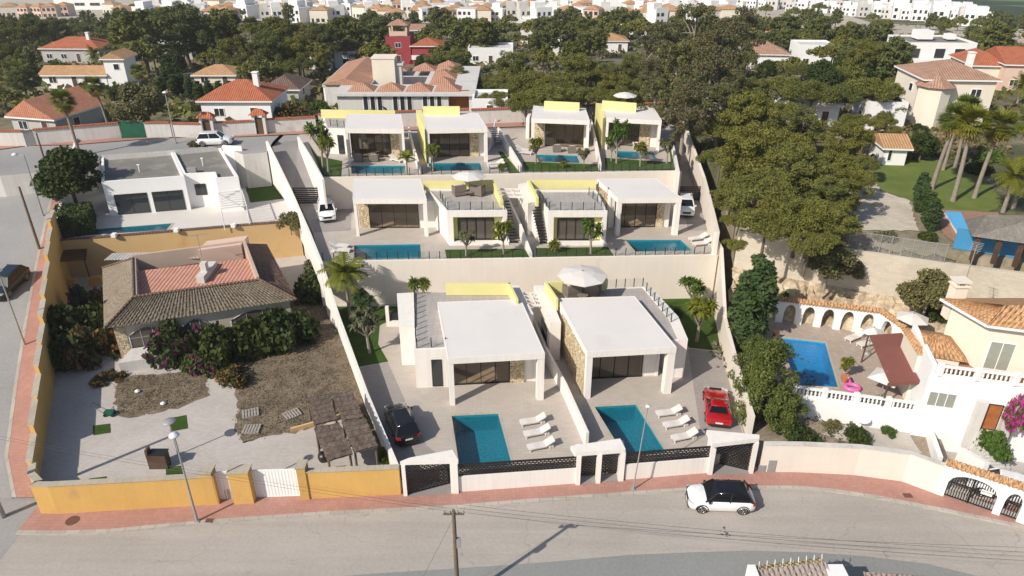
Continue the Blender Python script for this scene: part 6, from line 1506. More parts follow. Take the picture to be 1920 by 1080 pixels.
def frond_mesh(rr, n, ln, droop, w, lo=-.4, hi=1.2, leaf=.5, mat=None, pairs=11):
    mb = MB()
    for i in range(n):
        az = 2 * PI * i / n * 2.4 + rr.uniform(-.3, .3); el = lerp(hi, lo, i / n) + rr.uniform(-.15, .15); L0 = ln * rr.uniform(.85, 1.1)
        pts = []; p = Vector((0, 0, 0)); e = el
        for k in range(8): pts.append(p.copy()); p = p + Vector((math.cos(az) * math.cos(e), math.sin(az) * math.cos(e), math.sin(e))) * (L0 / 7); e -= droop * (.5 + k / 7)
        mb.tube(pts, [.035 * (1 - k / 9) for k in range(8)], 3, cap=False)
        for k in range(pairs):
            s = .12 + .88 * k / pairs; j = min(int(s * 7), 6); q = pts[j].lerp(pts[j + 1], s * 7 - j); d = (pts[j + 1] - pts[j]).normalized(); side = d.cross(Vector((0, 0, 1))).normalized()
            ll = leaf * (1.0 - .55 * abs(s - .45) * 1.6)
            for sg in (-1, 1):
                tip = q + (side * sg + d * .55 + Vector((0, 0, -.35))).normalized() * ll
                mb.face([q - d * w, q + d * w, tip + d * w * .3, tip - d * w * .3])
    return mb
def fan_mesh(rr, n, ln, w=.10, lo=-.9, hi=1.3, fr=1.0):
    mb = MB()
    for i in range(n):
        az = rr.uniform(0, 2 * PI); el = rr.uniform(lo, hi); d = Vector((math.cos(az) * math.cos(el), math.sin(az) * math.cos(el), math.sin(el)))
        c = d * ln; mb.bar((0, 0, 0), tuple(c), .04); sd = d.cross(Vector((0, 0, 1))).normalized(); up = sd.cross(d)
        for k in range(9):
            a = (k - 4) * .30; v = (d * math.cos(a) + sd * math.sin(a)).normalized() * fr * rr.uniform(.85, 1.1) + Vector((0, 0, -.22 * fr)); pd = v.cross(up).normalized() * w
            mb.face([c - pd, c + pd, c + v + pd * .2, c + v - pd * .2])
    return mb
def make_palm(kind, h, seed, lean=(0, 0)):
    rr = random.Random(seed); t = thing('palm_tree', '', 'palm', (0, 0, -500))
    top = Vector((lean[0], lean[1], h)); mb = MB(); pts = [Vector((0, 0, -.6)).lerp(top, k / 6) + Vector((0, 0, 0)) for k in range(7)]
    for k in range(1, 6): pts[k] = pts[k] + Vector((-lean[0], -lean[1], 0)) * (.25 * math.sin(PI * k / 6))
    r = .26 if kind == 'fan' else (.14 if kind == 'slim' else .3); mb.tube(pts, [r * (1.25 if k == 0 else 1 - .06 * k) for k in range(7)], 9); lpart(t, 'trunk', mb, W['palmbark'])
    if kind == 'fan':
        a = fan_mesh(rr, 46, 1.0, w=.13, lo=-.6, fr=1.15); o = lpart(t, 'crown', a, L['palm']); o.location = top
        b = fan_mesh(rr, 14, .8, lo=-1.35, hi=-.7, fr=1.0); o = lpart(t, 'dry_skirt', b, L['deadfr']); o.location = top - Vector((0, 0, .2))
        c_ = fan_mesh(rr, 9, .95, lo=-.7, hi=0, fr=1.1); o = lpart(t, 'yellowed_fronds', c_, L['yellowed']); o.location = top - Vector((0, 0, .1))
    elif kind == 'date':
        a = frond_mesh(rr, 46, 3.0, .13, .08, lo=-.7, hi=1.3, leaf=.75); o = lpart(t, 'crown', a, L['palm']); o.location = top
        b = frond_mesh(rr, 10, 2.2, .16, .05, lo=-1.1, hi=-.7, leaf=.5); o = lpart(t, 'dry_skirt', b, L['deadfr']); o.location = top
    else:
        a = frond_mesh(rr, 22, 1.9, .20, .085, lo=-.2, hi=1.25, leaf=.6); o = lpart(t, 'crown', a, L['palm']); o.location = top
    return t
def make_tuft_tree(seed, h, mats='palm', n=9, leaf=.55):
    """thin forked stem carrying rosettes of strap leaves"""
    rr = random.Random(seed); t = thing('garden_tree', '', 'garden tree', (0, 0, -500)); mb = MB(); lf = MB()
    fork = Vector((rr.uniform(-.1, .1), 0, h * .42)); mb.tube([(0, 0, -.1), tuple(fork)], [.11, .08], 6)
    for i in range(n):
        a = 2 * PI * i / n + rr.uniform(-.3, .3); q = rr.uniform(.15, .5) * h * .55; tip = Vector((q * math.cos(a), q * math.sin(a), h * rr.uniform(.68, 1.0))); m_ = fork.lerp(tip, .5) + Vector((math.cos(a) * .12, math.sin(a) * .12, 0)); mb.tube([tuple(fork), tuple(m_), tuple(tip)], [.07, .05, .035], 5)
        for k in range(44):
            d = Vector((rr.gauss(0, 1), rr.gauss(0, 1), rr.gauss(.25, .8))).normalized(); L0 = leaf * rr.uniform(.7, 1.15); s = d.cross(Vector((.1, .2, 1))).normalized() * .075; e = tip + d * L0 + Vector((0, 0, -.12)); m2 = tip + d * L0 * .55 + Vector((0, 0, .04)); lf.face([tip, m2 - s, e, m2 + s])
    lpart(t, 'trunk', mb, W['palebark']); lpart(t, 'crown', lf, L[mats]); return t
KINDS = {  # crown width at scale 1, height of crown centre at scale 1
 'pineA': (8.0, 6.4, lambda: make_tree('pine', 'umbrella', 11, 520, .10, L['pine'], 'bark', name='pine_tree', cat='pine')),
 'pineB': (8.0, 6.4, lambda: make_tree('pine', 'umbrella', 12, 520, .10, L['pine2'], 'bark', name='pine_tree', cat='pine')),
 'pineC': (7.4, 6.0, lambda: make_tree('pine', 'tall', 13, 520, .10, L['pine'], 'bark', name='pine_tree', cat='pine')),
 'pineD': (7.4, 6.0, lambda: make_tree('pine', 'tall', 14, 520, .10, L['pine2'], 'bark', name='pine_tree', cat='pine')),
 'farA': (8.0, 6.4, lambda: make_tree('pine', 'umbrella', 21, 90, .27, L['pine'], 'bark', name='pine_tree', cat='pine')),
 'farB': (7.4, 6.0, lambda: make_tree('pine', 'tall', 22, 90, .27, L['pine2'], 'bark', name='pine_tree', cat='pine')),
 'eucaA': (7.8, 7.5, lambda: make_tree('euca', 'loose', 31, 380, .12, [L['euca'], L['rust']], 'palebark', extra=.07, tr=.3, name='eucalyptus_tree', cat='eucalyptus')),
 'eucaB': (7.8, 7.5, lambda: make_tree('euca', 'loose', 32, 370, .12, [L['euca'], L['pine']], 'palebark', extra=.3, tr=.3, name='eucalyptus_tree', cat='eucalyptus')),
 'broad': (6.6, 3.9, lambda: make_tree('broad', 'round', 41, 240, .15, L['darkl'], 'bark', name='broadleaf_tree', cat='tree')),
 'olive': (6.6, 3.9, lambda: make_tree('olive', 'round', 42, 240, .14, L['bush'], 'palebark', name='olive_tree', cat='tree')),
 'cyp': (2.2, 4.6, lambda: make_tree('cyp', 'column', 51, 420, .17, L['cyp'], 'bark', trunk_h=6, tr=.12, name='cypress_tree', cat='cypress')),
 'weep': (6.4, 3.6, lambda: make_tree('weep', 'weep', 52, 420, .11, L['feather'], 'bark', name='pepper_tree', cat='tree')),
 'bushG': (4.0, .8, lambda: make_tree('bush', 'bush', 61, 420, .11, L['broad'], 'bark', trunk_h=.8, tr=.06, name='bush', cat='bush')),
 'bushD': (4.0, .8, lambda: make_tree('bush', 'bush', 62, 420, .11, L['darkl'], 'bark', trunk_h=.8, tr=.06, name='bush', cat='bush')),
 'bushY': (4.0, .8, lambda: make_tree('bush', 'bush', 63, 420, .10, L['bush'], 'bark', trunk_h=.8, tr=.06, name='bush', cat='bush')),
 'bushM': (4.0, .8, lambda: make_tree('bush', 'bush', 64, 420, .11, [L['darkl'], L['magenta']], 'bark', trunk_h=.8, tr=.06, extra=.15, name='flowering_bush', cat='bush')),
 'bloom': (4.0, .8, lambda: make_tree('bush', 'bush', 66, 420, .11, [L['broad'], L['vivid']], 'bark', trunk_h=.8, tr=.06, extra=.6, name='flowering_bush', cat='bush')),
 'bushR': (4.0, .8, lambda: make_tree('bush', 'bush', 65, 420, .10, [L['darkl'], L['rust']], 'bark', trunk_h=.8, tr=.06, extra=.45, name='flowering_bush', cat='bush')),
 'tuftA': (2.4, 2.1, lambda: make_tuft_tree(71, 2.8)),
 'tuftB': (2.4, 2.1, lambda: make_tuft_tree(72, 2.8, 'broad', 7)),
 'tuftR': (2.4, 2.1, lambda: make_tuft_tree(73, 2.8, 'bush', 11, .4)),
 'shrubP': (2.2, .5, lambda: make_tuft_tree(74, .9, 'palm', 5, .7)),
 'slim': (3.6, 3.9, lambda: make_palm('slim', 4.0, 81)),
 'date': (5.4, 4.2, lambda: make_palm('date', 4.5, 82)),
 'fan': (4.0, 8.0, lambda: make_palm('fan', 8.2, 83, (.7, .2))),
}
TR = random.Random(99)
def place(kind, loc, sc, label, group=None, rz=None):
    w, hc, f = KINDS[kind]
    if kind not in PR: o = f(); PR[kind] = o
    else: o = copy_tree(PR[kind])
    if 'group' in o: del o['group']
    s = sc if isinstance(sc, (tuple, list)) else (sc, sc, sc * TR.uniform(.92, 1.1))
    return put(o, tuple(loc), TR.uniform(0, 6.28) if rz is None else rz, s, label, group)
def tree_px(kind, px, py, wpx, label, group=None, z=None, hs=1.0):
    """crown centre and crown width in the photo -> a tree standing on its ground"""
    w, hc, f = KINDS[kind]; zc = (9 if z is None else z) + hc * .8; d = ray(px, py)
    for _ in range(14):
        t = (zc - CAM_H) / d[2]
        if t <= 0 or t > 3000: t = 700
        p = Vector((d[0] * t, d[1] * t, zc)); s = (wpx / ppm(p)) / w; g_ = T(p.x, p.y) if z is None else z
        zc = lerp(zc, g_ + hc * s * hs, .6)
    place(kind, (p.x, p.y, g_), (s, s, s * hs), label, group); return p, s

G1, G2, G3 = 'pines of the wood at the upper left', 'pines in the belt behind the back street', 'pines of the large wood right of the villas'
for i, (x, y, w) in enumerate([(15, 60, 70), (22, 112, 55), (62, 58, 75), (108, 52, 60), (152, 44, 48), (190, 60, 62), (232, 36, 55), (262, 62, 108), (302, 22, 95), (342, 48, 112), (376, 72, 74), (420, 52, 90), (442, 92, 74), (398, 96, 52),
      (500, 92, 84), (524, 62, 90), (512, 126, 72), (562, 82, 84), (602, 72, 82), (642, 62, 80), (560, 112, 60), (658, 88, 50), (700, 52, 76), (738, 42, 52), (40, 145, 60), (5, 175, 60), (8, 100, 60), (452, 118, 50), (130, 80, 40), (225, 80, 50), (285, 92, 46), (330, 96, 40)]):
    tree_px(('pineB', 'farA', 'pineD', 'farB')[i % 4] if i % 3 else 'pineD', x, y + 3, w * 1.03, 'dense rounded green pine in the wood at the upper left', G1, hs=.8)
for i, (x, y, w) in enumerate([(800, 62, 66), (824, 38, 62), (832, 92, 60), (860, 62, 72), (884, 42, 60), (905, 64, 72), (940, 46, 62), (850, 112, 44), (932, 72, 52), (1050, 62, 62), (1002, 44, 60), (1092, 46, 54), (1130, 40, 60), (1162, 36, 52), (1200, 44, 56), (1020, 78, 46), (970, 66, 40), (1085, 76, 40), (1105, 62, 46), (1030, 50, 50),
      (905, 152, 62), (936, 142, 72), (962, 122, 72), (1002, 140, 84), (1042, 152, 84), (1082, 132, 82), (930, 178, 62), (988, 184, 84), (1044, 190, 84), (1102, 172, 84), (1132, 122, 62), (1152, 162, 66), (1184, 152, 66), (1110, 140, 60), (1170, 190, 70), (1015, 168, 70), (960, 160, 60), (855, 145, 60), (870, 190, 0)]):
    if w: tree_px(('farA', 'farB')[i % 2] if y < 100 else ('pineA', 'pineC', 'pineA')[i % 3], x, y + 2, w * 1.05, 'olive green pine in the belt behind the upper villas', G2, hs=.8)
for i, (x, y, w) in enumerate([(1236, 92, 110), (1300, 64, 120), (1350, 88, 120), (1268, 132, 120), (1330, 146, 130), (1228, 186, 90), (1286, 196, 110), (1350, 196, 90), (1392, 58, 100), (1400, 130, 78), (1232, 140, 80), (1380, 100, 80), (1310, 110, 90)]):
    tree_px(('eucaA', 'eucaB')[i % 2], x, y + 8, w * .9, 'tall loose brownish tree in the dark wood behind the right upper villa', 'tall brownish trees behind the upper villas', z=8.5 - max(0, (180 - y)) * .03)
for i, (x, y, w) in enumerate([(1432, 42, 72), (1470, 52, 72), (1512, 62, 72), (1552, 62, 62), (1442, 82, 60), (1500, 90, 0), (1562, 92, 80), (1592, 64, 62), (1622, 80, 72), (1642, 102, 62), (1600, 112, 72), (1682, 84, 72), (1722, 74, 62), (1762, 78, 54), (1660, 72, 50), (1832, 92, 72), (1868, 72, 80), (1902, 92, 64), (1800, 84, 52), (1890, 112, 60), (1846, 118, 46), (1650, 125, 50), (1590, 96, 60), (1530, 84, 56), (1420, 66, 60)]):
    if w: tree_px(('farA', 'farB', 'pineB')[i % 3], x, y + 2, w * .98, 'dark pine of the belt in front of the distant white terraces', 'pines of the belt at the upper right', hs=.8)
for i, (x, y, w) in enumerate([(1480, 156, 92), (1522, 166, 104), (1562, 134, 76), (1592, 172, 84), (1640, 160, 104), (1672, 190, 66), (1690, 150, 56), (1508, 128, 60), (1440, 150, 0), (1660, 205, 50)]):
    if w: tree_px(('pineA', 'pineB')[i % 2], x, y, w, 'broad umbrella pine between the white houses at the upper right', 'umbrella pines between the upper right houses', hs=.9)
for i, (x, y, w) in enumerate([(1350, 232, 84), (1402, 218, 110), (1452, 262, 124), (1402, 288, 124), (1352, 288, 76), (1484, 322, 124), (1542, 300, 120), (1584, 352, 96), (1424, 350, 130), (1372, 366, 74), (1504, 386, 130), (1562, 418, 96), (1440, 410, 112), (1590, 262, 86), (1520, 444, 100), (1500, 240, 90), (1470, 200, 80), (1420, 180, 80), (1380, 410, 50), (1550, 370, 90), (1620, 300, 60)]):
    tree_px(('pineA', 'pineC')[i % 2], x, y, w * 1.05, 'large olive green pine of the wood pressing against the right boundary wall', G3, z=8.7, hs=.85)
for x, y, w in ((1612, 330, 70), (1622, 250, 60), (1648, 222, 64), (1602, 222, 60), (1672, 240, 44), (1384, 330, 60), (1380, 455, 46)): tree_px(('pineA', 'pineC')[x % 2], x, y, w, 'large olive green pine of the wood pressing against the right boundary wall', G3, z=8.7, hs=.85)
tree_px('olive', 1556, 488, 96, 'loose bush spilling over the pale block wall', z=6.5, hs=.9)
tree_px('olive', 1598, 500, 60, 'thin grey green tree on the rocky bank below the wire fence', z=5.5)
tree_px('olive', 1742, 548, 96, 'spreading grey green tree against the pale block wall', z=4.5)
tree_px('broad', 1752, 590, 48, 'small dark leafy tree left of the right hand villa', z=3.4)
tree_px('shrubP', 1650, 562, 66, 'fan leaved shrub on the bank behind the white arcade', z=3.6)
tree_px('shrubP', 1702, 572, 44, 'smaller fan leaved shrub beside the white arcade', z=3.6)
tree_px('bushG', 1600, 574, 40, 'low green bush behind the arcade roof', z=3.2)
place('cyp', P(1398, 650, 2.0), (1.35, 1.35, .92), 'tall dark cypress just outside the right boundary wall')
place('weep', P(1424, 788, 1.2), (.72, .72, .98), 'big feathery green tree outside the right boundary wall, near the red car')
place('weep', P(1402, 735, 1.2), (.5, .5, .7), 'narrow feathery tree squeezed against the right boundary wall above the feathery tree')
place('weep', P(1462, 806, 1.2), (.5, .5, .5), 'lower feathery tree at the corner of the white garden wall')
tree_px('bushG', 1560, 566, 36, 'small bush at the foot of the sandstone bank behind the arcade', z=3.2)
tree_px('bushY', 1690, 596, 40, 'grey green bush filling the corner behind the arcade end', z=3.4)
tree_px('bushG', 1468, 552, 30, 'little bush on the sandstone bank near the cypress', z=4)
place('bushD', P(1500, 822, 1.2), .7, 'dark bush with white flowers at the foot of the feathery tree')
place('bushD', P(1610, 835, 1.2), (.9, .55, .7), 'flat dark bush behind the cream street wall')
place('bushG', P(1712, 800, 1.2), (.45, .45, 1.2), 'upright yellow green bush against the white garden wall')
place('bushG', P(1665, 812, 1.2), .32, 'small round bush in the gravel garden')
place('bushY', P(1560, 800, 1.2), .35, 'small grey green cactus bush in the gravel garden')
place('bushG', P(1850, 845, 1.4), (.42, .95, 1.2), 'hanging ivy over the white wall beside the garden stairs', rz=.25)
place('bloom', P(1744, 702, 6.4).lerp(P(1980, 732, 6.4), .72) + Vector((0, -.75, -2.4)), (.62, .4, 1.5), 'magenta bougainvillea over the wooden door at the right edge', rz=.1)
place('tuftA', P(1582, 712, ZD), .62, 'small potted palm by the corner of the right hand pool')
for (x, y, w, k, l) in ((1738, 185, 0, '', ''),): pass

def palm_px(kind, bx, by, tx, ty, label, group=None, z=None):
    """foot and crown centre pixels"""
    b = PT(bx, by) if z is None else P(bx, by, z); w, hc, f = KINDS[kind]
    v = (540 - ty) / F_PX; h = b.y * (v * CT - ST) / (CT + v * ST) + CAM_H - b.z; s = max(.35, h / hc)
    o = place(kind, b, (min(s, 1.4) if kind == 'fan' else s * .9,) * 2 + (s,), label, group); return o
GP = 'tall fan palms on the park lawn'
for (a, b, c, d, l) in [(1746, 356, 1768, 222, 'fan palm with straight grey trunk, leftmost on the park lawn'), (1786, 378, 1806, 236, 'fan palm in front of the park group with a bare leaning trunk'), (1826, 372, 1850, 240, 'fan palm at the right of the park group with thick trunk'),
        (1768, 320, 1786, 218, 'fan palm standing behind the leftmost palm of the park lawn'), (1790, 316, 1822, 206, 'fan palm in the middle rear of the park group'), (1898, 390, 1905, 232, 'fan palm near the right edge above the thatched hut')]:
    palm_px('fan', a, b, c, d, l, GP, z=8.7)
palm_px('date', 1880, 398, 1894, 335, 'short spreading palm above the thatched hut at the right edge', z=8.7)
palm_px('date', 1905, 200, 1908, 160, 'palm in front of the pinkish house, right edge', z=None)
palm_px('fan', 150, 292, 124, 192, 'slender curved fan palm on the pavement in front of the left houses', z=9)
palm_px('fan', 206, 246, 188, 162, 'fan palm behind the tile capped wall on the left')
palm_px('fan', 268, 200, 262, 135, 'fan palm between the white tower house and the pines')
palm_px('date', 186, 136, 184, 104, 'small palm in front of the rusty roofed bungalow')
palm_px('date', 48, 165, 46, 132, 'wide feather palm at the left edge above the street')
palm_px('fan', 352, 136, 350, 96, 'fan palm in front of the long white house, upper left')
palm_px('fan', 476, 120, 468, 48, 'tall palm with a drooping dry crown among the upper left pines')
palm_px('date', 694, 128, 692, 98, 'palm left of the crimson house')
palm_px('date', 645, 84, 643, 68, 'small palm rising from the pine wood left of the crimson house')
palm_px('fan', 1088, 100, 1084, 55, 'tall palm behind the low white houses, upper centre')
palm_px('date', 878, 128, 876, 112, 'small palm right of the low crimson house')
palm_px('date', 720, 128, 716, 108, 'low palm in front of the crimson house')
tree_px('olive', 258, 196, 92, 'large round grey green tree behind the green sheet gate')
tree_px('broad', 225, 178, 40, 'bright green bush beside the large round tree behind the green gate')
tree_px('bushY', 90, 246, 60, 'olive bush hanging over the pale wall at the far left')
tree_px('broad', 128, 330, 118, 'big dark leafy street tree at the corner of the modern white house', z=5.2)
tree_px('bushR', 540, 205, 80, 'red flowering shrub behind the white wall of the back street', z=9)
tree_px('bushG', 600, 196, 50, 'green bush beside the building with pointed tile roofs', z=9)
tree_px('bushG', 665, 202, 34, 'small green bush in front of the building with pointed tile roofs', z=9)
tree_px('bushR', 575, 220, 46, 'rust coloured shrub right above the street wall', z=9)
tree_px('broad', 868, 136, 56, 'round green tree at the right end of the building with pointed tile roofs')
tree_px('bushY', 365, 268, 30, 'low agave bush on the far pavement behind the modern white house', z=9)
for i, (x, y) in enumerate([(310, 152), (325, 160), (340, 158), (355, 165), (372, 172), (392, 172), (412, 172), (432, 172), (452, 165), (470, 158), (300, 165)]):
    tree_px('cyp', x, y, 18, 'dark clipped cypress in the hedge round the tan roofed hut', 'cypress hedge round the tan roofed hut', hs=.55)
for (x, y, w, k, l) in [(1130, 0, 0, '', '')]: pass
for i, (x, y, w) in enumerate([(1722, 355, 20), (1722, 375, 18), (1735, 395, 20), (1742, 410, 22)]):
    place('cyp', P(x, y + 22, 8.75), (.55, .55, .33), 'small clipped cypress in the row between the path and the park paving', 'small cypresses in the park')
tree_px('broad', 1732, 272, 52, 'clipped round bright green tree beside the white lodge', z=8.7)
tree_px('bushD', 1832, 312, 60, 'dark bush among the palms on the park lawn', z=8.7)
tree_px('bushG', 1860, 290, 60, 'leafy bush behind the park palms', z=8.7)
tree_px('bushY', 1660, 440, 50, 'low bush between the sandy path and the wire fence', z=8.7)
tree_px('bushD', 1740, 440, 44, 'dark bush at the end of the wire fence', z=8.7)
tree_px('olive', 1698, 140, 44, 'bare greyish tree in front of the modern two storey house')
tree_px('bushD', 1726, 238, 34, 'small dark bush below the cream villa')
# lower left garden and villas' planting
def at(kind, px, py, z, sc, label, group=None):
    if kind[:4] == 'tuft': sc = tuple(v * 1.2 for v in sc) if isinstance(sc, tuple) else sc * 1.2
    return place(kind, P(px, py, z), sc, label, group)
at('slim', 657, 600, Z1, 1.28, 'slim palm standing on the lower left lawn, its shadow on the retaining wall')
at('tuftR', 693, 662, Z1, (1.25, 1.25, 1.2), 'orange tinged garden tree on the lower left lawn')
at('tuftB', 683, 612, Z1, (.9, .9, 1.0), 'dark knotted garden tree behind the orange tinged one on the lower left lawn')
at('tuftA', 1306, 640, Z1, (1.3, 1.3, 1.15), 'forked garden tree with yellow green tufts on the lower right lawn')
at('tuftB', 1296, 588, Z1, (1.1, 1.1, 1.05), 'taller garden tree near the retaining wall on the lower right lawn')
at('bushD', 1268, 592, Z1, .38, 'small dark bush on the lower right lawn')
at('shrubP', 776, 548, 4.6, (.85, .85, 1.1), 'left of two spiky potted plants on the lower left roof terrace')
at('shrubP', 795, 548, 4.6, (.85, .85, 1.1), 'right of two spiky potted plants on the lower left roof terrace')
at('tuftR', 874, 480, Z2, (.85, .85, .75), 'gnarled bonsai like tree on the middle lawn in front of the left lime wall')
at('tuftA', 944, 476, Z2, (.95, .95, .9), 'forked tufted tree on the middle lawn beside the black stairs')
at('tuftB', 1108, 476, Z2, (1.05, 1.05, .95), 'bushy garden tree in front of the right lime wall')
at('shrubP', 1040, 472, Z2, .95, 'low yellow green shrub on the middle right lawn')
at('tuftB', 606, 316, Z3, (1.25, 1.25, 1.5), 'tall leafy citrus tree at the left end of the upper row')
at('tuftA', 616, 322, Z3, (1.0, 1.0, 1.1), 'tufted garden tree in front of the tall citrus tree, upper left lawn')
at('slim', 764, 328, Z3, (.62, .62, .5), 'small arching palm at the right end of the upper left pool')
at('tuftA', 812, 322, Z3, (.95, .95, .85), 'forked tufted tree in front of the second upper pool')
at('shrubP', 940, 322, Z3, .7, 'small spiky shrub near the second upper lounger')
at('tuftA', 1005, 306, Z3, (.85, .85, .8), 'forked tufted tree at the left end of the third upper pool')
at('shrubP', 1056, 314, Z3, .6, 'small low shrub on the third upper lawn')
at('tuftR', 1094, 316, Z3, (.7, .7, .65), 'small knotted tree at the right of the third upper lawn')
at('tuftB', 1156, 306, Z3, (1.1, 1.1, 1.35), 'tall slender tree in front of the rightmost upper villa')
at('tuftA', 1146, 302, Z3, (.8, .8, .8), 'short tufted tree beside the tall slender one, rightmost upper lawn')
at('tuftA', 1200, 312, Z3, (.85, .85, .75), 'small round palm before the rightmost upper pool')
at('tuftR', 1250, 306, Z3, (.9, .9, .8), 'pinkish knotted bush near the right end of the upper lawn')
# old villa garden
for (k, x, y, sc, l) in [('bushD', 150, 640, (1.35, 1.5, 2.1), 'large dark green bush left of the old villa'), ('bushR', 182, 672, (1.1, 1.0, 1.7), 'reddish brown bush beside the stone corner of the old villa'), ('bushD', 130, 680, (1.0, 1.0, 1.6), 'dark bush in the shade of the ochre side wall'),
        ('bushM', 170, 585, (.8, .8, 1.6), 'pink flowering bush at the left gable of the old villa'), ('bushM', 342, 668, (1.1, .9, 1.9), 'bougainvillea with magenta flowers in front of the old villa porch'), ('bushG', 366, 690, (.5, .5, .8), 'small bright green bush below the bougainvillea'),
        ('bushD', 430, 672, (1.2, 1.1, 1.9), 'dark dense bush in front of the middle porch arch'), ('bushM', 400, 690, (.8, .8, 1.2), 'low bougainvillea with a few red flowers'), ('bushD', 495, 655, (1.3, 1.1, 1.9), 'dark dense bush in front of the right porch arch'), ('bushR', 440, 710, (.8, .6, .7), 'dry reddish weeds at the edge of the paving'),
        ('bushD', 545, 640, (1.1, 1.2, 1.8), 'dark bush at the right corner of the old villa'), ('bushD', 585, 560, (.9, 1.2, 1.6), 'dark bush in the narrow gap right of the old villa'), ('bushY', 600, 520, (.7, .9, 1.3), 'greyish bush by the boundary wall behind the old villa'), ('bushR', 205, 715, (.7, .5, .6), 'dry rusty plant at the corner of the dry bed'),
        ('bushG', 722, 862, (.35, .35, .6), 'bright green weed clump at the foot of the boundary wall, by the ochre wall'), ('bushY', 545, 425, (.8, .6, 1.0), 'straggly bush above the ochre retaining wall'), ('bushD', 560, 470, (.7, .7, 1.4), 'dark shrub between the old villa and the boundary wall')]:
    at(k, x, y, ZW if y < 440 else ZY, tuple(v * 1.22 for v in sc) if 560 < y < 712 else sc, l)
# clipped hedge beside the white house, as leaves over a block
def hedge(name, poly, z0, z1, label, m='darkl'):
    w = [P(a, b, z1) for a, b in poly]; c = sum(w, Vector()) / len(w); rng = np.random.default_rng(5); Cs, Ns = [], []
    xs = [p.x for p in w]; ys = [p.y for p in w]; n = 3800
    for _ in range(n):
        f = rng.random()
        i = rng.integers(0, len(w)); a, b = w[i], w[(i + 1) % len(w)]; k = rng.random(); p = a.lerp(b, k)
        if f < .45: p = c.lerp(p, math.sqrt(rng.random())); z = z1; nn = (0, 0, 1)
        else: z = rng.uniform(z0, z1); d = (p - c).normalized(); nn = (d.x, d.y, .2)
        Cs.append((p.x - c.x + rng.normal() * .08, p.y - c.y + rng.normal() * .08, z - z0 + rng.normal() * .08)); Ns.append(np.array(nn) + rng.normal(size=3) * .5)
    Ns = np.array(Ns); Ns /= np.linalg.norm(Ns, axis=1, keepdims=True)
    t = thing('hedge', label, 'hedge', (c.x, c.y, z0)); mesh_obj(t, 'foliage', cards_mesh('foliage', np.array(Cs), Ns, np.full(n, .16), [L[m]], rng=rng))
    mb = MB(); q = inset([(p.x - c.x, p.y - c.y) for p in w], .15)[1]; mb.prism(q, 0, z1 - z0 - .12); lpart(t, 'inner_branches', mb, L[m])
hedge('hedge', [(105, 385), (168, 380), (166, 405), (112, 412)], ZW, 6.8, 'clipped dark hedge under the street tree, left of the modern white house')

# younger trees filling the gaps between the houses
rr = random.Random(23); done = 0; HS += [(-8, 112, 17), (45, 82, 26)]
while done < 185:
    y = rr.uniform(112, 300); x = rr.uniform(-.80, .80) * y
    px = 960 + F_PX * x / depth((x, y, T(x, y)))
    if any(math.hypot(x - a, y + 3 - b) < r + 3.2 for a, b, r in HS) or (1560 < px < 1760 and y > 210): continue
    hidden = any(-7 < (y - b) < -2 and abs(x - a) < r + 1 for a, b, r in HS)
    if hidden: continue
    k = rr.choice(['farA', 'farB', 'farA', 'bushY', 'bushG', 'broad', 'pineC'] if y < 170 else ['farA', 'farB', 'farB'])
    s = rr.uniform(.6, .95) if k not in ('bushY', 'bushG') else rr.uniform(.8, 1.5)
    place(k, (x, y, T(x, y)), s, 'smaller tree or bush growing between the scattered houses beyond the back street', 'young trees among the houses'); done += 1
# ground cover
def scatter(name, pts, per, spread, size, mats, label, cat, seed=4, up=.8, frac=None):
    rng = np.random.default_rng(seed); P0 = np.array(pts); k = len(P0) * per; C_ = np.repeat(P0, per, 0) + rng.normal(size=(k, 3)) * np.array([spread, spread, spread * .35]) + np.array([0, 0, spread * .4])
    Nn = rng.normal(size=(k, 3)) + np.array([0, 0, up]); Nn /= np.linalg.norm(Nn, axis=1, keepdims=True); ms = mats if isinstance(mats, list) else [mats]
    mi = rng.integers(0, len(ms), k) if frac is None else (rng.random(k) < frac).astype(int)
    c = P0.mean(0); me = cards_mesh(name, C_ - c, Nn, size * (.5 + rng.random(k)), ms, np.repeat(rng.integers(0, len(ms), len(P0)), per), rng=rng)
    o = bpy.data.objects.new(name, me); COL.objects.link(o); o.location = tuple(c); tag(o, label, cat, kind='stuff'); return o
def in_poly(x, y, q):
    c = False; j = len(q) - 1
    for i in range(len(q)):
        if (q[i][1] > y) != (q[j][1] > y) and x < (q[j][0] - q[i][0]) * (y - q[i][1]) / (q[j][1] - q[i][1] + 1e-12) + q[i][0]: c = not c
        j = i
    return c
def pts_in(poly, z, n, seed=1):
    q = PXP(poly, z); rr = random.Random(seed); xs = [p[0] for p in q]; ys = [p[1] for p in q]; out = []
    while len(out) < n:
        x, y = rr.uniform(min(xs), max(xs)), rr.uniform(min(ys), max(ys))
        if in_poly(x, y, q): out.append((x, y, z))
    return out
scrubp = [(436, 708), (400, 650), (470, 600), (560, 560), (580, 470), (598, 500), (622, 590), (664, 700), (732, 860), (718, 862), (690, 800), (640, 786), (560, 806), (448, 826), (440, 790), (452, 760)]
bedp = [(224, 780), (216, 742), (224, 708), (300, 703), (382, 697), (388, 740), (335, 762), (255, 780)]
scatter('dry_weeds', pts_in(scrubp, ZY, 4200, 1) + pts_in(bedp, ZY, 800, 2), 6, .16, .035, [L['dry'], L['dry'], L['dry'], L['bush']], 'dry brown weeds covering the old villa garden', 'weeds')
rr = random.Random(8); und = []
while len(und) < 2600:
    y = rr.uniform(97, 330); x = rr.uniform(-.78, .78) * y
    if rr.random() < .25 + 90 / y * .5: und.append((x, y, T(x, y)))
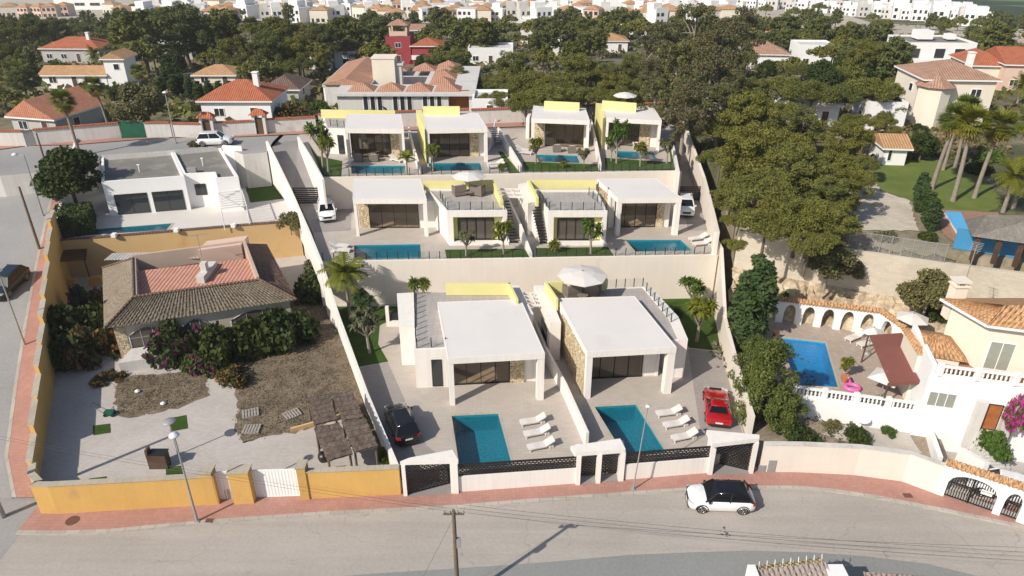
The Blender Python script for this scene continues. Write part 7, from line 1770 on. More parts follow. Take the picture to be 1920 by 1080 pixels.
scatter('undergrowth', und, 12, .9, .42, [L['pine2'], L['bush'], L['pine'], L['dry']], 'low green undergrowth between the houses and trees beyond the back street', 'undergrowth', seed=6)
und = []
while len(und) < 420:
    x, y = rr.uniform(22, 60), rr.uniform(56, 96)
    if T(x, y) > 8 and not (x > 30 and y < 82): und.append((x, y, 8.7))
scatter('undergrowth', und, 14, .5, .2, [L['pine2'], L['bush'], L['dry']], 'low scrub under the large wood right of the villas', 'undergrowth', seed=7)
und = [(rr.uniform(20.6, 25), rr.uniform(40, 59), 1.2) for _ in range(90)] + [(rr.uniform(17.5, 20), rr.uniform(42, 54), 1.2) for _ in range(60)]
scatter('bank_weeds', und, 12, .3, .12, [L['bush'], L['dry']], 'weeds along the outer foot of the right boundary wall', 'weeds', seed=9)
# ------------------------------------------------------------------ cars
def wheel(t, x, y, r=.34, w=.22):
    mb = MB(); s = 1 if y > 0 else -1
    mb.lathe((x, y - w / 2, r), [(r * .72, 0), (r * .96, .02), (r, .06), (r, w - .06), (r * .96, w - .02), (r * .72, w)], 20, axis='y'); o = lpart(t, 'wheel', mb, W['tyre'])
    mb = MB(); yy = y + s * (w / 2 + .005)
    for k in range(5):
        a = 2 * PI * k / 5; mb.bar((x, yy, r), (x + math.cos(a) * r * .62, yy, r + math.sin(a) * r * .62), .07, .04)
    mb.lathe((x, yy - .02, r), [(r * .70, 0), (r * .70, .03), (r * .60, .03), (r * .60, 0)], 20, axis='y'); lpart(o, 'rim', mb, W['rim'])
def car(name, label, spec, paint, roofm=None, loc=(0, 0, 0), rz=0, group=None):
    L_, Wd, st, cab = spec['L'], spec['W'], spec['st'], spec['cab']
    t = thing(name, label, 'car', loc, group, rz); hw = Wd / 2
    rows = []
    for (x, k, zl, zs, zt) in st:      # x, width factor, underside, shoulder, centre height
        h = hw * k
        half = [(h * .90, zl), (h * .985, zl + .10), (h, (zl + zs) / 2), (h * .985, zs - .06), (h * .90, zs + (zt - zs) * .35), (h * .60, zs + (zt - zs) * .85), (0, zt)]
        rows.append([(x * L_, y, z) for y, z in half] + [(x * L_, -y, z) for y, z in half[-2::-1]])
    mb = MB(); mb.grid(rows, smooth=True); mb.face(rows[0][::-1]); mb.face(rows[-1]); n = len(rows[0])
    for a, b in zip(rows, rows[1:]): mb.face([a[0], b[0], b[-1], a[-1]])
    lpart(t, 'body', mb, paint, weld=True)
    (a0, a1, b1, b0, kb, kt, zb, zt) = cab      # windscreen foot, roof front, roof rear, rear window foot, half widths, heights
    hb, ht = hw * kb, hw * kt
    lo = [(a0 * L_, hb), (a0 * L_, -hb), (b0 * L_, -hb), (b0 * L_, hb)]; tp = [(a1 * L_, ht), (a1 * L_, -ht), (b1 * L_, -ht), (b1 * L_, ht)]
    mb = MB(); zb_ = zb - .06
    rows = []
    for v, bulge in ((0, 0), (.35, .02), (.7, .025), (1, 0)):
        r = []
        for (p, q) in zip(lo, tp):
            x = lerp(p[0], q[0], v); y = lerp(p[1], q[1], v); y += math.copysign(bulge, y); r.append((x, y, lerp(zb_, zt - .07, v)))
        rows.append(r)
    mb.grid(rows, smooth=False, closed=True); g_ = lpart(t, 'windows', mb, W['carglass'])
    mb = MB(); e = 1.015
    r0 = [(x, y * e, zt - .075) for x, y in tp]; r1 = [(x * .985 + (a1 + b1) / 2 * L_ * .015, y * .95, zt - .02) for x, y in tp]; r2 = [(x * .9 + (a1 + b1) / 2 * L_ * .1, y * .70, zt) for x, y in tp]
    mb.grid([r0, r1, r2], smooth=True, closed=True); mb.face(r2[::-1]); lpart(t, 'roof', mb, roofm or paint)
    m_ = .5 * (a0 + b0) * L_; mt = .5 * (a1 + b1) * L_
    for p, q, e_ in [((a, b), (c_, d), .09) for (a, b), (c_, d) in zip(lo, tp)] + [((m_, s * (hb + .012)), (mt, s * (ht + .012)), .07) for s in (1, -1)]:
        mb = MB(); mb.bar((p[0], p[1], zb_), (q[0], q[1], zt - .05), e_); lpart(t, 'window_pillar', mb, roofm or paint)
    fx, rx = st[-1][0] * L_, st[0][0] * L_; zh = spec.get('zh', .72)
    for s in (1, -1):
        mb = MB(); mb.prism([(fx - .30, s * hw * .93), (fx - .02, s * hw * .66), (fx + .015, s * hw * .50), (fx - .10, s * hw * .86)][::s], zh - .07, zh + .09); lpart(t, 'headlight', mb, W['headlamp'])
        mb = MB(); mb.prism([(rx + .22, s * hw * .965), (rx + .02, s * hw * .78), (rx - .02, s * hw * .62), (rx + .04, s * hw * .92)][::-s], zh - .02, zh + .20); lpart(t, 'taillight', mb, W['taillamp'])
        mb = MB(); mb.prism([(a0 * L_ - .30, s * hw * 1.0), (a0 * L_ - .12, s * hw * 1.0), (a0 * L_ - .14, s * hw * 1.14), (a0 * L_ - .28, s * hw * 1.12)][::s], zb - .03, zb + .12); lpart(t, 'mirror', mb, roofm or paint)
    mb = MB(); mb.prism([(fx - .05, -hw * .48), (fx + .022, -hw * .46), (fx + .022, hw * .46), (fx - .05, hw * .48)], zh - .22, zh - .02); lpart(t, 'grille', mb, W['black'])
    mb = MB(); mb.prism([(fx - .1, -hw * .78), (fx + .025, -hw * .6), (fx + .025, hw * .6), (fx - .1, hw * .78)], .24, .40); lpart(t, 'bumper_trim', mb, W['black']); mb = MB(); mb.prism([(rx + .1, -hw * .8), (rx - .03, -hw * .7), (rx - .03, hw * .7), (rx + .1, hw * .8)][::-1], .26, .44); lpart(t, 'bumper_trim', mb, W['black'])
    mb = MB(); mb.box(fx + .023, fx + .035, -.26, .26, .42, .53); lpart(t, 'number_plate', mb, W['plate']); mb = MB(); mb.box(rx - .045, rx - .02, -.26, .26, zh - .12, zh - .01); lpart(t, 'number_plate', mb, W['plate'])
    for x in spec['ax']:
        for s in (1, -1):
            wheel(t, x * L_, s * (hw * .93 - .05), spec['r'])
    for x in spec['ax']:
        for s in (1, -1):
            R_ = spec['r'] * 1.12; mb = MB(); mb.tube([(x * L_ + math.cos(PI * k / 9) * R_, s * (hw * .985), spec['r'] + math.sin(PI * k / 9) * R_) for k in range(10)], .04, 5); lpart(t, 'wheel_arch', mb, W['black'])
    return t
SUV = dict(L=4.3, W=1.84, r=.345, ax=(-.305, .30), zh=.78, st=[(-.49, .80, .42, .80, .86), (-.47, .90, .30, .92, 1.0), (-.40, .98, .24, .98, 1.02), (-.1, 1, .22, .97, 1.02), (.18, 1, .22, .96, 1.03), (.28, .99, .22, .93, 1.02), (.42, .95, .24, .84, .95), (.475, .86, .30, .74, .82), (.495, .70, .40, .66, .70)], cab=(.255, .10, -.36, -.455, .90, .70, 1.0, 1.62))
SPORT = dict(L=4.45, W=1.92, r=.34, ax=(-.30, .305), zh=.64, st=[(-.49, .82, .38, .66, .74), (-.46, .93, .26, .80, .86), (-.36, 1.0, .2, .82, .88), (-.1, .96, .18, .74, .84), (.15, .95, .18, .72, .82), (.28, .99, .18, .74, .78), (.42, .94, .2, .60, .66), (.48, .80, .26, .50, .54), (.495, .62, .32, .46, .48)], cab=(.18, -.02, -.20, -.36, .84, .58, .80, 1.20))
def aim(a, b, z):   # heading from pixel a (rear) to pixel b (front)
    A, B = P(*a, z), P(*b, z); return (A + B) / 2, math.atan2(B.y - A.y, B.x - A.x)
c, h = aim((1400, 948), (1296, 944), .02); car('parked_car', 'white compact car with black roof and windows parked on the front road', SUV, W['whitepaint'], W['blackpaint'], tuple(c), h)
c, h = aim((768, 838), (742, 775), Z1); car('parked_car', 'black estate car seen from behind on the lower left driveway', SUV, W['blackpaint'], None, (c.x, c.y, Z1 + .01), h)
c, h = aim((1346, 800), (1340, 745), Z1); car('parked_car', 'red low sports car on the lower right driveway', SPORT, W['redpaint'], None, (c.x, c.y, Z1 + .01), h)
c, h = aim((612, 392), (616, 420), Z2); car('parked_car', 'white car facing the viewer on the left carport beside the slatted gate', SUV, W['whitepaint'], None, (c.x, c.y, Z2 + .01), h)
c, h = aim((1282, 385), (1286, 409), Z2); car('parked_car', 'white car half hidden behind the right pillar of the middle right villa', SUV, W['whitepaint'], None, (c.x, c.y, Z2 + .01), h)
c, h = aim((376, 272), (434, 270), 9.05); car('parked_car', 'white hatchback parked on the back street behind the modern white house', SUV, W['whitepaint'], None, (c.x, c.y, 9.05), h)
p = PT(20, 556); q = PT(30, 530); h = math.atan2(p.y - q.y, -.12); sl = PT(22, 545); o = car('moving_car', 'dark blue car driving down the left street', SUV, W['darkpaint'], None, (sl.x, sl.y, sl.z + .06), R(-94)); o.rotation_euler = (0, R(9.2), R(-94))
c, h = aim((1912, 958), (1852, 941), .3); car('parked_car', 'white car inside the forecourt behind the arched iron gate', SUV, W['whitepaint'], None, (c.x + .5, c.y + 1.15, .26), h)

# ------------------------------------------------------------------ terrace furniture
def lounger():
    t = thing('sun_lounger', '', 'sun lounger', (0, 0, -500)); prof = [(-.95, .30), (-.5, .33), (0, .30), (.3, .31), (.45, .40), (.95, .66)]; mb = MB()
    for z_ in (0,): mb.grid([[(x, y, z) for x, z in prof] for y in (-.32, .32)], smooth=False)
    mb.grid([[(x, y, z - .07) for x, z in prof] for y in (.32, -.32)], smooth=False)
    for s in (-1, 1):
        for i in range(5):
            a, b = prof[i], prof[i + 1]; f = [(a[0], s * .32, a[1] - .07), (b[0], s * .32, b[1] - .07), (b[0], s * .32, b[1]), (a[0], s * .32, a[1])]; mb.face(f if s < 0 else f[::-1])
    for (x, z) in (prof[0], prof[-1]): mb.face([(x, -.32, z - .07), (x, .32, z - .07), (x, .32, z), (x, -.32, z)])
    lpart(t, 'mattress', mb, W['fabric']); mb = MB(); mb.box(-.92, .7, -.28, -.24, .17, .22); mb.box(-.92, .7, .24, .28, .17, .22); lpart(t, 'frame', mb, W['hwhite'])
    for x in (-.85, .6):
        for y in (-.26, .26): mb = MB(); mb.box(x - .03, x + .03, y - .03, y + .03, 0, .23); lpart(t, 'leg', mb, W['hwhite'])
    for s in (.24,): mb = MB(); mb.box(.55, .9, -.26, .26, .02, .16); lpart(t, 'foot_roll', mb, W['fabric'])
    return t
LG = None
GL = 'white sun loungers on the villa terraces'
for (a, b, z, l) in [((975, 798), (1022, 790), Z1, 'rear lounger of the three beside the lower left pool'), ((982, 820), (1030, 811), Z1, 'middle lounger of the three beside the lower left pool'), ((989, 845), (1038, 835), Z1, 'nearest lounger of the three beside the lower left pool'),
                     ((1230, 781), (1276, 775), Z1, 'rear lounger of the three beside the red car'), ((1243, 803), (1290, 795), Z1, 'middle lounger of the three beside the red car'), ((1258, 828), (1306, 818), Z1, 'nearest lounger of the three beside the red car'),
                     ((1290, 453), (1326, 448), Z2, 'rear lounger of the pair right of the slanted pool'), ((1298, 462), (1334, 458), Z2, 'front lounger of the pair right of the slanted pool'), ((655, 466), (620, 462), Z2, 'rear lounger of the pair left of the middle left pool'), ((656, 473), (622, 472), Z2, 'front lounger of the pair left of the middle left pool'),
                     ((914, 312), (942, 309), Z3, 'rear lounger right of the second upper pool'), ((916, 317), (944, 314), Z3, 'front lounger right of the second upper pool'), ((992, 286), (970, 282), Z3, 'rear lounger left of the third upper pool'), ((994, 290), (972, 288), Z3, 'front lounger left of the third upper pool'),
                     ((752, 305), (735, 300), Z3, 'lounger near the arching palm of the upper left villa'), ((1196, 285), (1190, 276), Z3, 'lounger behind the rightmost upper pool'),
                     ((1592, 640), (1612, 632), ZD, 'lounger on the pinkish deck beside the white parasol'), ((1616, 650), (1636, 645), ZD, 'lounger half under the maroon awning')]:
    if LG is None: LG = lounger(); o = LG
    else: o = copy_tree(LG)
    A, B = P(*a, z), P(*b, z); m = (A + B) / 2; put(o, (m.x, m.y, z + .012), math.atan2(B.y - A.y, B.x - A.x), 1.0, 'white ' + l, GL)
def armchair():
    t = thing('armchair', '', 'armchair', (0, 0, -500)); mb = MB(); mb.box(-.42, .42, -.4, .4, .08, .34); mb.box(-.42, .42, .28, .42, .34, .78); mb.box(-.42, -.30, -.4, .28, .34, .6); mb.box(.30, .42, -.4, .28, .34, .6); lpart(t, 'frame', mb, W['rattan'])
    mb = MB(); mb.box(-.29, .29, -.38, .27, .342, .46); lpart(t, 'seat_cushion', mb, W['cush']); mb = MB(); mb.box(-.28, .28, .16, .275, .462, .80); lpart(t, 'back_cushion', mb, W['cush'])
    for x in (-.36, .36):
        for y in (-.34, .34): mb = MB(); mb.box(x - .03, x + .03, y - .03, y + .03, 0, .08); lpart(t, 'leg', mb, W['rattan'])
    return t
AC = None
for (x, y, z, r, sc, l) in [(861, 365, 8.7, 200, 1.5, 'left rattan armchair under the parasol on the middle left roof terrace'), (896, 365, 8.7, 160, 1.5, 'right rattan armchair under the parasol on the middle left roof terrace'), (673, 302, Z3, 180, 1.15, 'left rattan armchair by the upper left pool'), (702, 302, Z3, 180, 1.15, 'right rattan armchair by the upper left pool'),
                         (1044, 284, Z3, 180, 1.15, 'left rattan armchair behind the third upper pool'), (1072, 286, Z3, 180, 1.15, 'right rattan armchair behind the third upper pool'), (1072, 554, 4.52, 200, 1.6, 'left rattan armchair on the lower right roof terrace'), (1110, 552, 4.52, 160, 1.6, 'right rattan armchair on the lower right roof terrace')]:
    if AC is None: AC = armchair(); o = AC
    else: o = copy_tree(AC)
    put(o, tuple(P(x, y, z)), R(r), sc, l, 'rattan armchairs')
def parasol(x, y, z, r, h, label, sides=8, group='white parasols'):
    c = P(x, y, z); t = thing('parasol', label, 'parasol', tuple(c), group); mb = MB(); rows = []
    for rr_, hh in ((.05, 0), (.5, -.14), (1.0, -.42)): rows.append([(rr_ * r * math.cos(2 * PI * k / sides), rr_ * r * math.sin(2 * PI * k / sides), h + hh) for k in range(sides)])
    mb.grid(rows, smooth=False, closed=True); mb.grid([[(a, b, d - .03) for a, b, d in rw] for rw in rows[::-1]], smooth=False, closed=True); lpart(t, 'canopy', mb, W['fabric'])
    mb = MB(); mb.tube([(0, 0, 0), (0, 0, h + .12)], .04, 6); lpart(t, 'pole', mb, W['greymetal']); mb = MB(); mb.lathe((0, 0, 0), [(.3, 0), (.3, .06), (.08, .1)], 10); lpart(t, 'base', mb, W['greymetal'])
parasol(880, 363, 8.7, 1.7, 2.3, 'white parasol over two armchairs on the middle left roof terrace')
parasol(1090, 556, 4.52, 2.2, 2.5, 'large pale parasol on the lower right roof terrace')
parasol(1170, 212, 12.0, 1.5, 2.6, 'pale parasol behind the roof of the rightmost upper villa')
parasol(1626, 662, ZD, 1.0, 2.4, 'small white parasol on the pinkish deck', 4)
parasol(1698, 640, 3.6, 1.3, 2.6, 'white parasol behind the arcade roof beside the villa', 6)
parasol(1650, 745, ZD, 1.35, 2.2, 'white square parasol partly beneath the maroon awning', 4)
c = P(880, 366, 8.7); mb = MB(); mb.lathe((c.x, c.y - .2, 8.7), [(.05, 0), (.05, .4), (.5, .41), (.5, .46)], 12); single('coffee_table', mb, W['rattan'], 'low round table between the armchairs on the middle left roof terrace', 'table')
c = P(1091, 556, 4.52); mb = MB(); mb.lathe((c.x, c.y - .5, 4.52), [(.05, 0), (.05, .4), (.5, .41), (.5, .46)], 12); single('coffee_table', mb, W['rattan'], 'low round table between the armchairs on the lower right roof terrace', 'table')
# masonry barbecue on the lower left lawn
c = P(728, 612, Z1); t = thing('garden_barbecue', 'white barbecue with dark opening between the lawn and the outer wing', 'barbecue', tuple(c)); mb = MB(); mb.box(c.x - .15, c.x + .15, c.y, c.y + .3, Z1, Z1 + 2.0); part(t, 'post', mb, W['white']); mb = MB(); mb.box(c.x + .15, c.x + 1.2, c.y, c.y + .7, Z1, Z1 + .5); part(t, 'hearth', mb, W['white']); mb = MB(); mb.box(c.x + .2, c.x + 1.15, c.y + .25, c.y + .7, Z1 + .502, Z1 + 1.1); part(t, 'fire_box', mb, W['black'])
c = P(1583, 716, ZD); mb = MB(); mb.lathe((c.x, c.y, ZD), [(.2, 0), (.34, .45), (.36, .5)], 12); single('plant_pot', mb, W['terrapot'], 'terracotta pot at the corner of the right hand pool', 'pot')
c = P(1597, 730, ZD); t = thing('flamingo_float', 'pink inflatable float lying on the deck beside the right hand pool', 'pool float', tuple(c)); mb = MB(); mb.tube([(c.x + .5 * math.cos(a * PI / 8), c.y + .4 * math.sin(a * PI / 8), ZD + .18) for a in range(17)], .16, 8); part(t, 'ring', mb, W['pink']); mb = MB(); mb.tube([(c.x, c.y + .4, ZD + .2), (c.x - .1, c.y + .5, ZD + .7), (c.x - .3, c.y + .3, ZD + .85)], [.1, .07, .06], 6); part(t, 'neck', mb, W['pink'])
for (x, y, l) in ((1478, 640, 'dark metal chair at the far corner of the right hand pool'),):
    c = P(x - 24, y, ZD); t = thing('garden_chair', l, 'chair', tuple(c)); mb = MB(); mb.box(c.x - .25, c.x + .25, c.y - .25, c.y + .25, ZD + .42, ZD + .47); part(t, 'seat', mb, W['darkwood']); mb = MB(); mb.box(c.x - .25, c.x + .25, c.y + .22, c.y + .26, ZD + .47, ZD + .95); part(t, 'backrest', mb, W['darkwood'])
    for dx in (-.22, .22):
        for dy in (-.22, .22): mb = MB(); mb.box(c.x + dx - .02, c.x + dx + .02, c.y + dy - .02, c.y + dy + .02, ZD, ZD + .42); part(t, 'leg', mb, W['darkwood'])
c = P(1612, 800, ZG); t = thing('garden_table', 'white round table in the gravel garden', 'table', tuple(c)); mb = MB(); mb.lathe((c.x, c.y, ZG), [(.3, 0), (.1, .1), (.1, .7)], 12); part(t, 'pedestal', mb, W['hwhite']); mb = MB(); mb.lathe((c.x, c.y, ZG + .7), [(.6, 0), (.6, .06)], 18); part(t, 'table_top', mb, W['hwhite'])

# ------------------------------------------------------------------ old garden: thatched shades, pergola, pallets, barbecue
def shade(px, z, label):
    q = [P(a, b, z) for a, b in px]; c = sum(q, Vector()) / 4; t = thing('parasol_hut', label, 'sunshade', (c.x, c.y, ZY), 'ragged thatched shades'); rr = random.Random(int(px[0][0])); mb = MB(); rows = []
    for j in range(13):
        v = j / 12; r = []
        for i in range(9): p = q[0].lerp(q[1], i / 8).lerp(q[3].lerp(q[2], i / 8), v); r.append((p.x + rr.uniform(-.06, .06), p.y + rr.uniform(-.03, .03), p.z + rr.uniform(-.02, .03) + (.09 if j % 2 else 0)))
        rows.append(r)
    mb.grid(rows, smooth=False); mb.grid([[(a, b, d - .12) for a, b, d in r] for r in rows[::-1]], smooth=False); part(t, 'thatch', mb, W['thatch'])
    for p in q: k = p + (c - p) * .12; mb = MB(); mb.tube([(k.x, k.y, ZY), (k.x, k.y, z - .05)], .08, 6); part(t, 'post', mb, W['wood'])
shade([(590, 796), (634, 786), (612, 738), (573, 746)], 3.2, 'rear left ragged thatched sunshade in the dry garden')
shade([(642, 788), (682, 782), (660, 731), (620, 739)], 3.2, 'rear right ragged thatched sunshade in the dry garden')
shade([(614, 864), (660, 850), (636, 792), (588, 802)], 3.1, 'front left ragged thatched sunshade in the dry garden')
shade([(664, 848), (708, 835), (684, 784), (640, 791)], 3.1, 'front right ragged thatched sunshade by the boundary wall')
t = thing('timber_pergola', 'bare dark timber pergola beside the ochre side wall behind the old villa', 'pergola', tuple(P(130, 540, ZY))); zt_ = 3.9
pa, pb, pc_, pd = [P(*q, zt_) for q in ((95, 492), (158, 486), (160, 456), (104, 458))]
for i in range(11): k = i / 10; mb = MB(); mb.bar(pa.lerp(pd, k) - Vector((.5, 0, 0)), pb.lerp(pc_, k) + Vector((.2, 0, 0)), .09, .12); part(t, 'rafter', mb, W['darkwood'])
mb = MB(); mb.bar(pa - Vector((0, 0, .12)), pd - Vector((0, 0, .12)), .1); mb.bar(pb - Vector((0, 0, .12)), pc_ - Vector((0, 0, .12)), .1); part(t, 'beam', mb, W['darkwood'])
for p in (pa, pb, pc_, pd): mb = MB(); mb.bar((p.x, p.y, ZY), (p.x, p.y, zt_ - .1), .1); part(t, 'post', mb, W['darkwood'])
for (a, b, l) in (((98, 546), (145, 540), 'low ochre garden wall left of the steps behind the old villa'), ((168, 538), (192, 534), 'low ochre garden wall beside the gable of the old villa')):
    A, B = P(*a, ZY), P(*b, ZY); mb = MB(); mb.prism([(A.x, A.y), (B.x, B.y), (B.x, B.y + .3), (A.x, A.y + .3)], ZY, ZY + 1.0); single('low_wall', mb, W['ochre'], l, 'wall')
A, B = P(545, 812, ZY), P(640, 785, ZY); mb = MB(); mb.prism([(A.x, A.y), (B.x, B.y), (B.x, B.y + .2), (A.x, A.y + .2)], ZY, ZY + .35); single('edging_wall', mb, W['ochre_pale'], 'low ochre edging wall between the weeds and the thatched shades', 'wall')
def pallet(x, y, rz, label, tilt=.0):
    c = P(x, y, ZY + .03); t = thing('wooden_pallet', label, 'pallet', tuple(c), 'wooden pallets', R(rz))
    for i in range(6): mb = MB(); mb.box(-.6 + i * .21, -.6 + i * .21 + .14, -.5, .5, .11, .14); lpart(t, 'board', mb, W['pallet'])
    for y_ in (-.45, 0, .45): mb = MB(); mb.box(-.6, .6, y_ - .05, y_ + .05, 0, .108); lpart(t, 'bearer', mb, W['pallet'])
pallet(470, 776, 20, 'intact grey pallet lying on the dry weeds'); pallet(548, 778, 38, 'broken grey pallet nearer the thatched shades'); pallet(472, 806, 3, 'weathered pallet half buried at the edge of the weeds')
c = P(300, 880, ZY); t = thing('brick_barbecue', 'dark box shaped barbecue standing on the pale yard', 'barbecue', tuple(c)); mb = MB(); mb.box(c.x - .55, c.x + .55, c.y, c.y + .6, ZY, ZY + 1.2); part(t, 'box', mb, W['darkwood']); mb = MB(); mb.box(c.x - .72, c.x - .56, c.y, c.y + .5, ZY, ZY + 1.6); part(t, 'flue', mb, W['darkwood']); mb = MB(); mb.box(c.x - .6, c.x + .6, c.y - .05, c.y + .65, ZY + 1.2, ZY + 1.26); part(t, 'lid', mb, W['black'])
c = P(207, 778, ZY); t = thing('lawn_mower', 'small green lawn mower on the pale yard', 'mower', tuple(c)); mb = MB(); mb.box(c.x - .35, c.x + .35, c.y - .22, c.y + .22, ZY + .12, ZY + .38); part(t, 'deck', mb, W['greenmesh']); mb = MB(); mb.tube([(c.x - .3, c.y - .2, ZY + .3), (c.x - 1.2, c.y - .1, ZY + .95), (c.x - 1.2, c.y + .3, ZY + .95), (c.x - .3, c.y + .2, ZY + .3)], .02, 5); part(t, 'handle', mb, W['black'])
for dx in (-.28, .28):
    for dy in (-.25, .25): mb = MB(); mb.lathe((c.x + dx, c.y + dy, ZY + .12), [(.12, -.03), (.12, .03)], 10, axis='y'); part(t, 'wheel', mb, W['tyre'])
c = P(334, 853, ZY); t = thing('garden_lamp', 'yard lamp with a grey disc shade among the grass patches', 'lamp', tuple(c)); mb = MB(); mb.tube([(c.x, c.y, ZY), (c.x, c.y, ZY + 2.9)], .05, 6); part(t, 'post', mb, W['greymetal']); mb = MB(); mb.lathe((c.x, c.y, ZY + 2.85), [(.1, 0), (.45, .06), (.42, .1), (.1, .16)], 14); part(t, 'disc_shade', mb, W['greymetal'])
for (x, y) in ((258, 735), (306, 758)): c = P(x, y, ZY + .05); mb = MB(); mb.lathe((c.x, c.y, c.z), [(.15, 0), (.22, .1), (.1, .2)], 6, smooth=False); single('pale_stone', mb, W['hwhite'], 'small white stone on the %s of the dry bed' % ('middle' if x < 280 else 'front edge'), 'stone')
# loungers' neighbour: water tank style boxes near the shades
c = P(608, 862, ZY); mb = MB(); mb.lathe((c.x, c.y, ZY), [(.35, 0), (.42, .3), (.38, .5), (.2, .6)], 12); single('dark_tub', mb, W['black'], 'round dark tub under the front left thatched shade', 'tub')

# ------------------------------------------------------------------ poles, lamps, wires, covers
def lamp(bx, by, h, label, arm=(0, 0), z=None, lean=(0, 0), head='ball', r=.07, hs=1):
    b = PT(bx, by) if z is None else P(bx, by, z); t = thing('street_lamp', label, 'street lamp', tuple(b), 'street lamps'); top = Vector((b.x + lean[0], b.y + lean[1], b.z + h))
    mb = MB(); mb.tube([tuple(b), tuple(b.lerp(top, .3)), tuple(top)], [r * 1.3, r, r * .7], 8); part(t, 'pole', mb, W['greymetal']); mb = MB(); mb.box(b.x - .15, b.x + .15, b.y - .15, b.y + .15, b.z, b.z + .06); part(t, 'base_plate', mb, W['greymetal'])
    e = top + Vector((arm[0], arm[1], .12 if arm != (0, 0) else 0))
    if arm != (0, 0): mb = MB(); mb.tube([tuple(top), tuple(e)], .04, 6); part(t, 'arm', mb, W['greymetal'])
    mb = MB(); mb.lathe(tuple(e - Vector((0, 0, .05))), [(.1 * hs, -.1 * hs), (.32 * hs, 0), (.28 * hs, .1 * hs), (.06 * hs, .2 * hs)], 12); part(t, 'lamp_head', mb, W['lampwhite'])
lamp(370, 977, 6.9, 'street lamp with a white round head in front of the small white sheet gate', z=.12)
lamp(1187, 918, 6.5, 'thin pale street lamp rising before the lower right pool', z=.12, lean=(.35, -.1), arm=(.15, .5), r=.045, hs=.55)
lamp(48, 650, 7.0, 'street lamp on the red pavement of the left street, nearest to the corner')
lamp(82, 407, 6.6, 'street lamp farther up the left street near the big dark tree', arm=(-.9, 0))
lamp(330, 268, 6.2, 'thin lamp post on the far pavement beside the green sheet gate', z=9.1)
def pole(bx, by, h, label, z=None, r=.12, m='wood', lean=(0, 0)):
    b = PT(bx, by) if z is None else P(bx, by, z); mb = MB(); mb.tube([tuple(b), (b.x + lean[0], b.y + lean[1], b.z + h)], [r * 1.2, r * .8], 9); t = thing('utility_pole', label, 'pole', tuple(b)); part(t, 'shaft', mb, W[m]); return t, Vector((b.x + lean[0], b.y + lean[1], b.z + h))
pole(76, 472, 6.6, 'dark wooden pole leaning beside the left street pavement'); pole(86, 308, 3.6, 'short dark pole at the top of the left street', z=9.04, r=.1)
pole(5, 968, 9.0, 'grey concrete pole cut by the left edge at the street corner', z=.1, r=.16, m='greymetal')
t, tp = pole(859, 1131, 7.0, 'weathered wooden utility pole at the bottom centre carrying the wires', z=0.03)
mb = MB(); mb.bar((tp.x - .55, tp.y, tp.z - .25), (tp.x + .55, tp.y, tp.z - .25), .09)
part(t, 'cross_arm', mb, W['wood'])
for dx in (-.5, -.2, .2, .5): mb = MB(); mb.lathe((tp.x + dx, tp.y, tp.z - .2), [(.04, 0), (.07, .08), (.04, .18)], 8); part(t, 'insulator', mb, W['greymetal'])
mb = MB(); mb.box(tp.x + .08, tp.x + .3, tp.y - .12, tp.y + .1, tp.z - 2.6, tp.z - 2.0); part(t, 'junction_box', mb, W['greymetal'])
def wire(a, b, sag, label, n=1, gap=.25, r=.009):
    for k in range(n):
        mb = MB(); o = Vector((0, k * gap, -k * .08)); mb.tube([a.lerp(b, i / 14) + o - Vector((0, 0, sag * 4 * (i / 14) * (1 - i / 14))) for i in range(15)], r, 4); single('overhead_wire', mb, W['black'], label, 'wire', tuple(a + o), group='overhead wires')
wire(tp + Vector((0, 0, -.1)), P(-80, 808, 7.4), .3, 'overhead wire running left from the wooden pole across the ochre wall', 2, .3)
wire(tp + Vector((.2, 0, -.1)), P(2050, 1058, 6.6), .35, 'overhead wire running right from the wooden pole over the front road', 3, .35)
wire(P(1080, 985, 5), P(2050, 1030, 5), .2, 'thin single wire above the white car and the road')
wire(tp + Vector((0, 0, -.5)), Vector((tp.x - 3.2, tp.y - 1.5, 0.05)), 0, 'stay wire slanting down from the wooden pole')
def cover(x, y, z, r, label, sq=False):
    c = P(x, y, z) if z is not None else PT(x, y) + Vector((0, 0, .2)); mb = MB()
    if sq: mb.box(c.x - r, c.x + r, c.y - r * .7, c.y + r * .7, c.z - .02, c.z + .012)
    else: mb.lathe((c.x, c.y, c.z - .02), [(r, 0), (r, .032)], 24)
    single('manhole_cover', mb, W['manhole'], label, 'manhole cover')
cover(136, 976, .12, .42, 'large round iron cover in the red pavement before the curved ochre wall'); cover(393, 976, .12, .25, 'small square cover beside the street lamp', True); cover(1702, 929, .12, .28, 'small square cover in the pavement before the cream wall', True)
cover(34, 913, .12, .35, 'round cover in the red pavement at the street corner')
for i, (x, y, s, l) in enumerate([(1361, 997, .5, 'dark round scuff'), (1166, 962, .16, 'small dark spot'), (488, 1008, .14, 'small dark spot')]):
    rr = random.Random(i); c = P(x, y, .024); mb = MB()
    for k in range(16 if s > .3 else 5):
        a = rr.uniform(0, 6.28); q = s * rr.uniform(.1, .8); u = s * rr.uniform(.06, .16); X, Y = c.x + q * math.cos(a), c.y + q * math.sin(a); mb.face([(X - u, Y - u * .5, .026), (X + u * .6, Y - u, .026), (X + u, Y + u * .6, .026), (X - u * .4, Y + u, .026)])
    o = mb.build('road_stain', W['stain']); o['kind'] = 'structure'
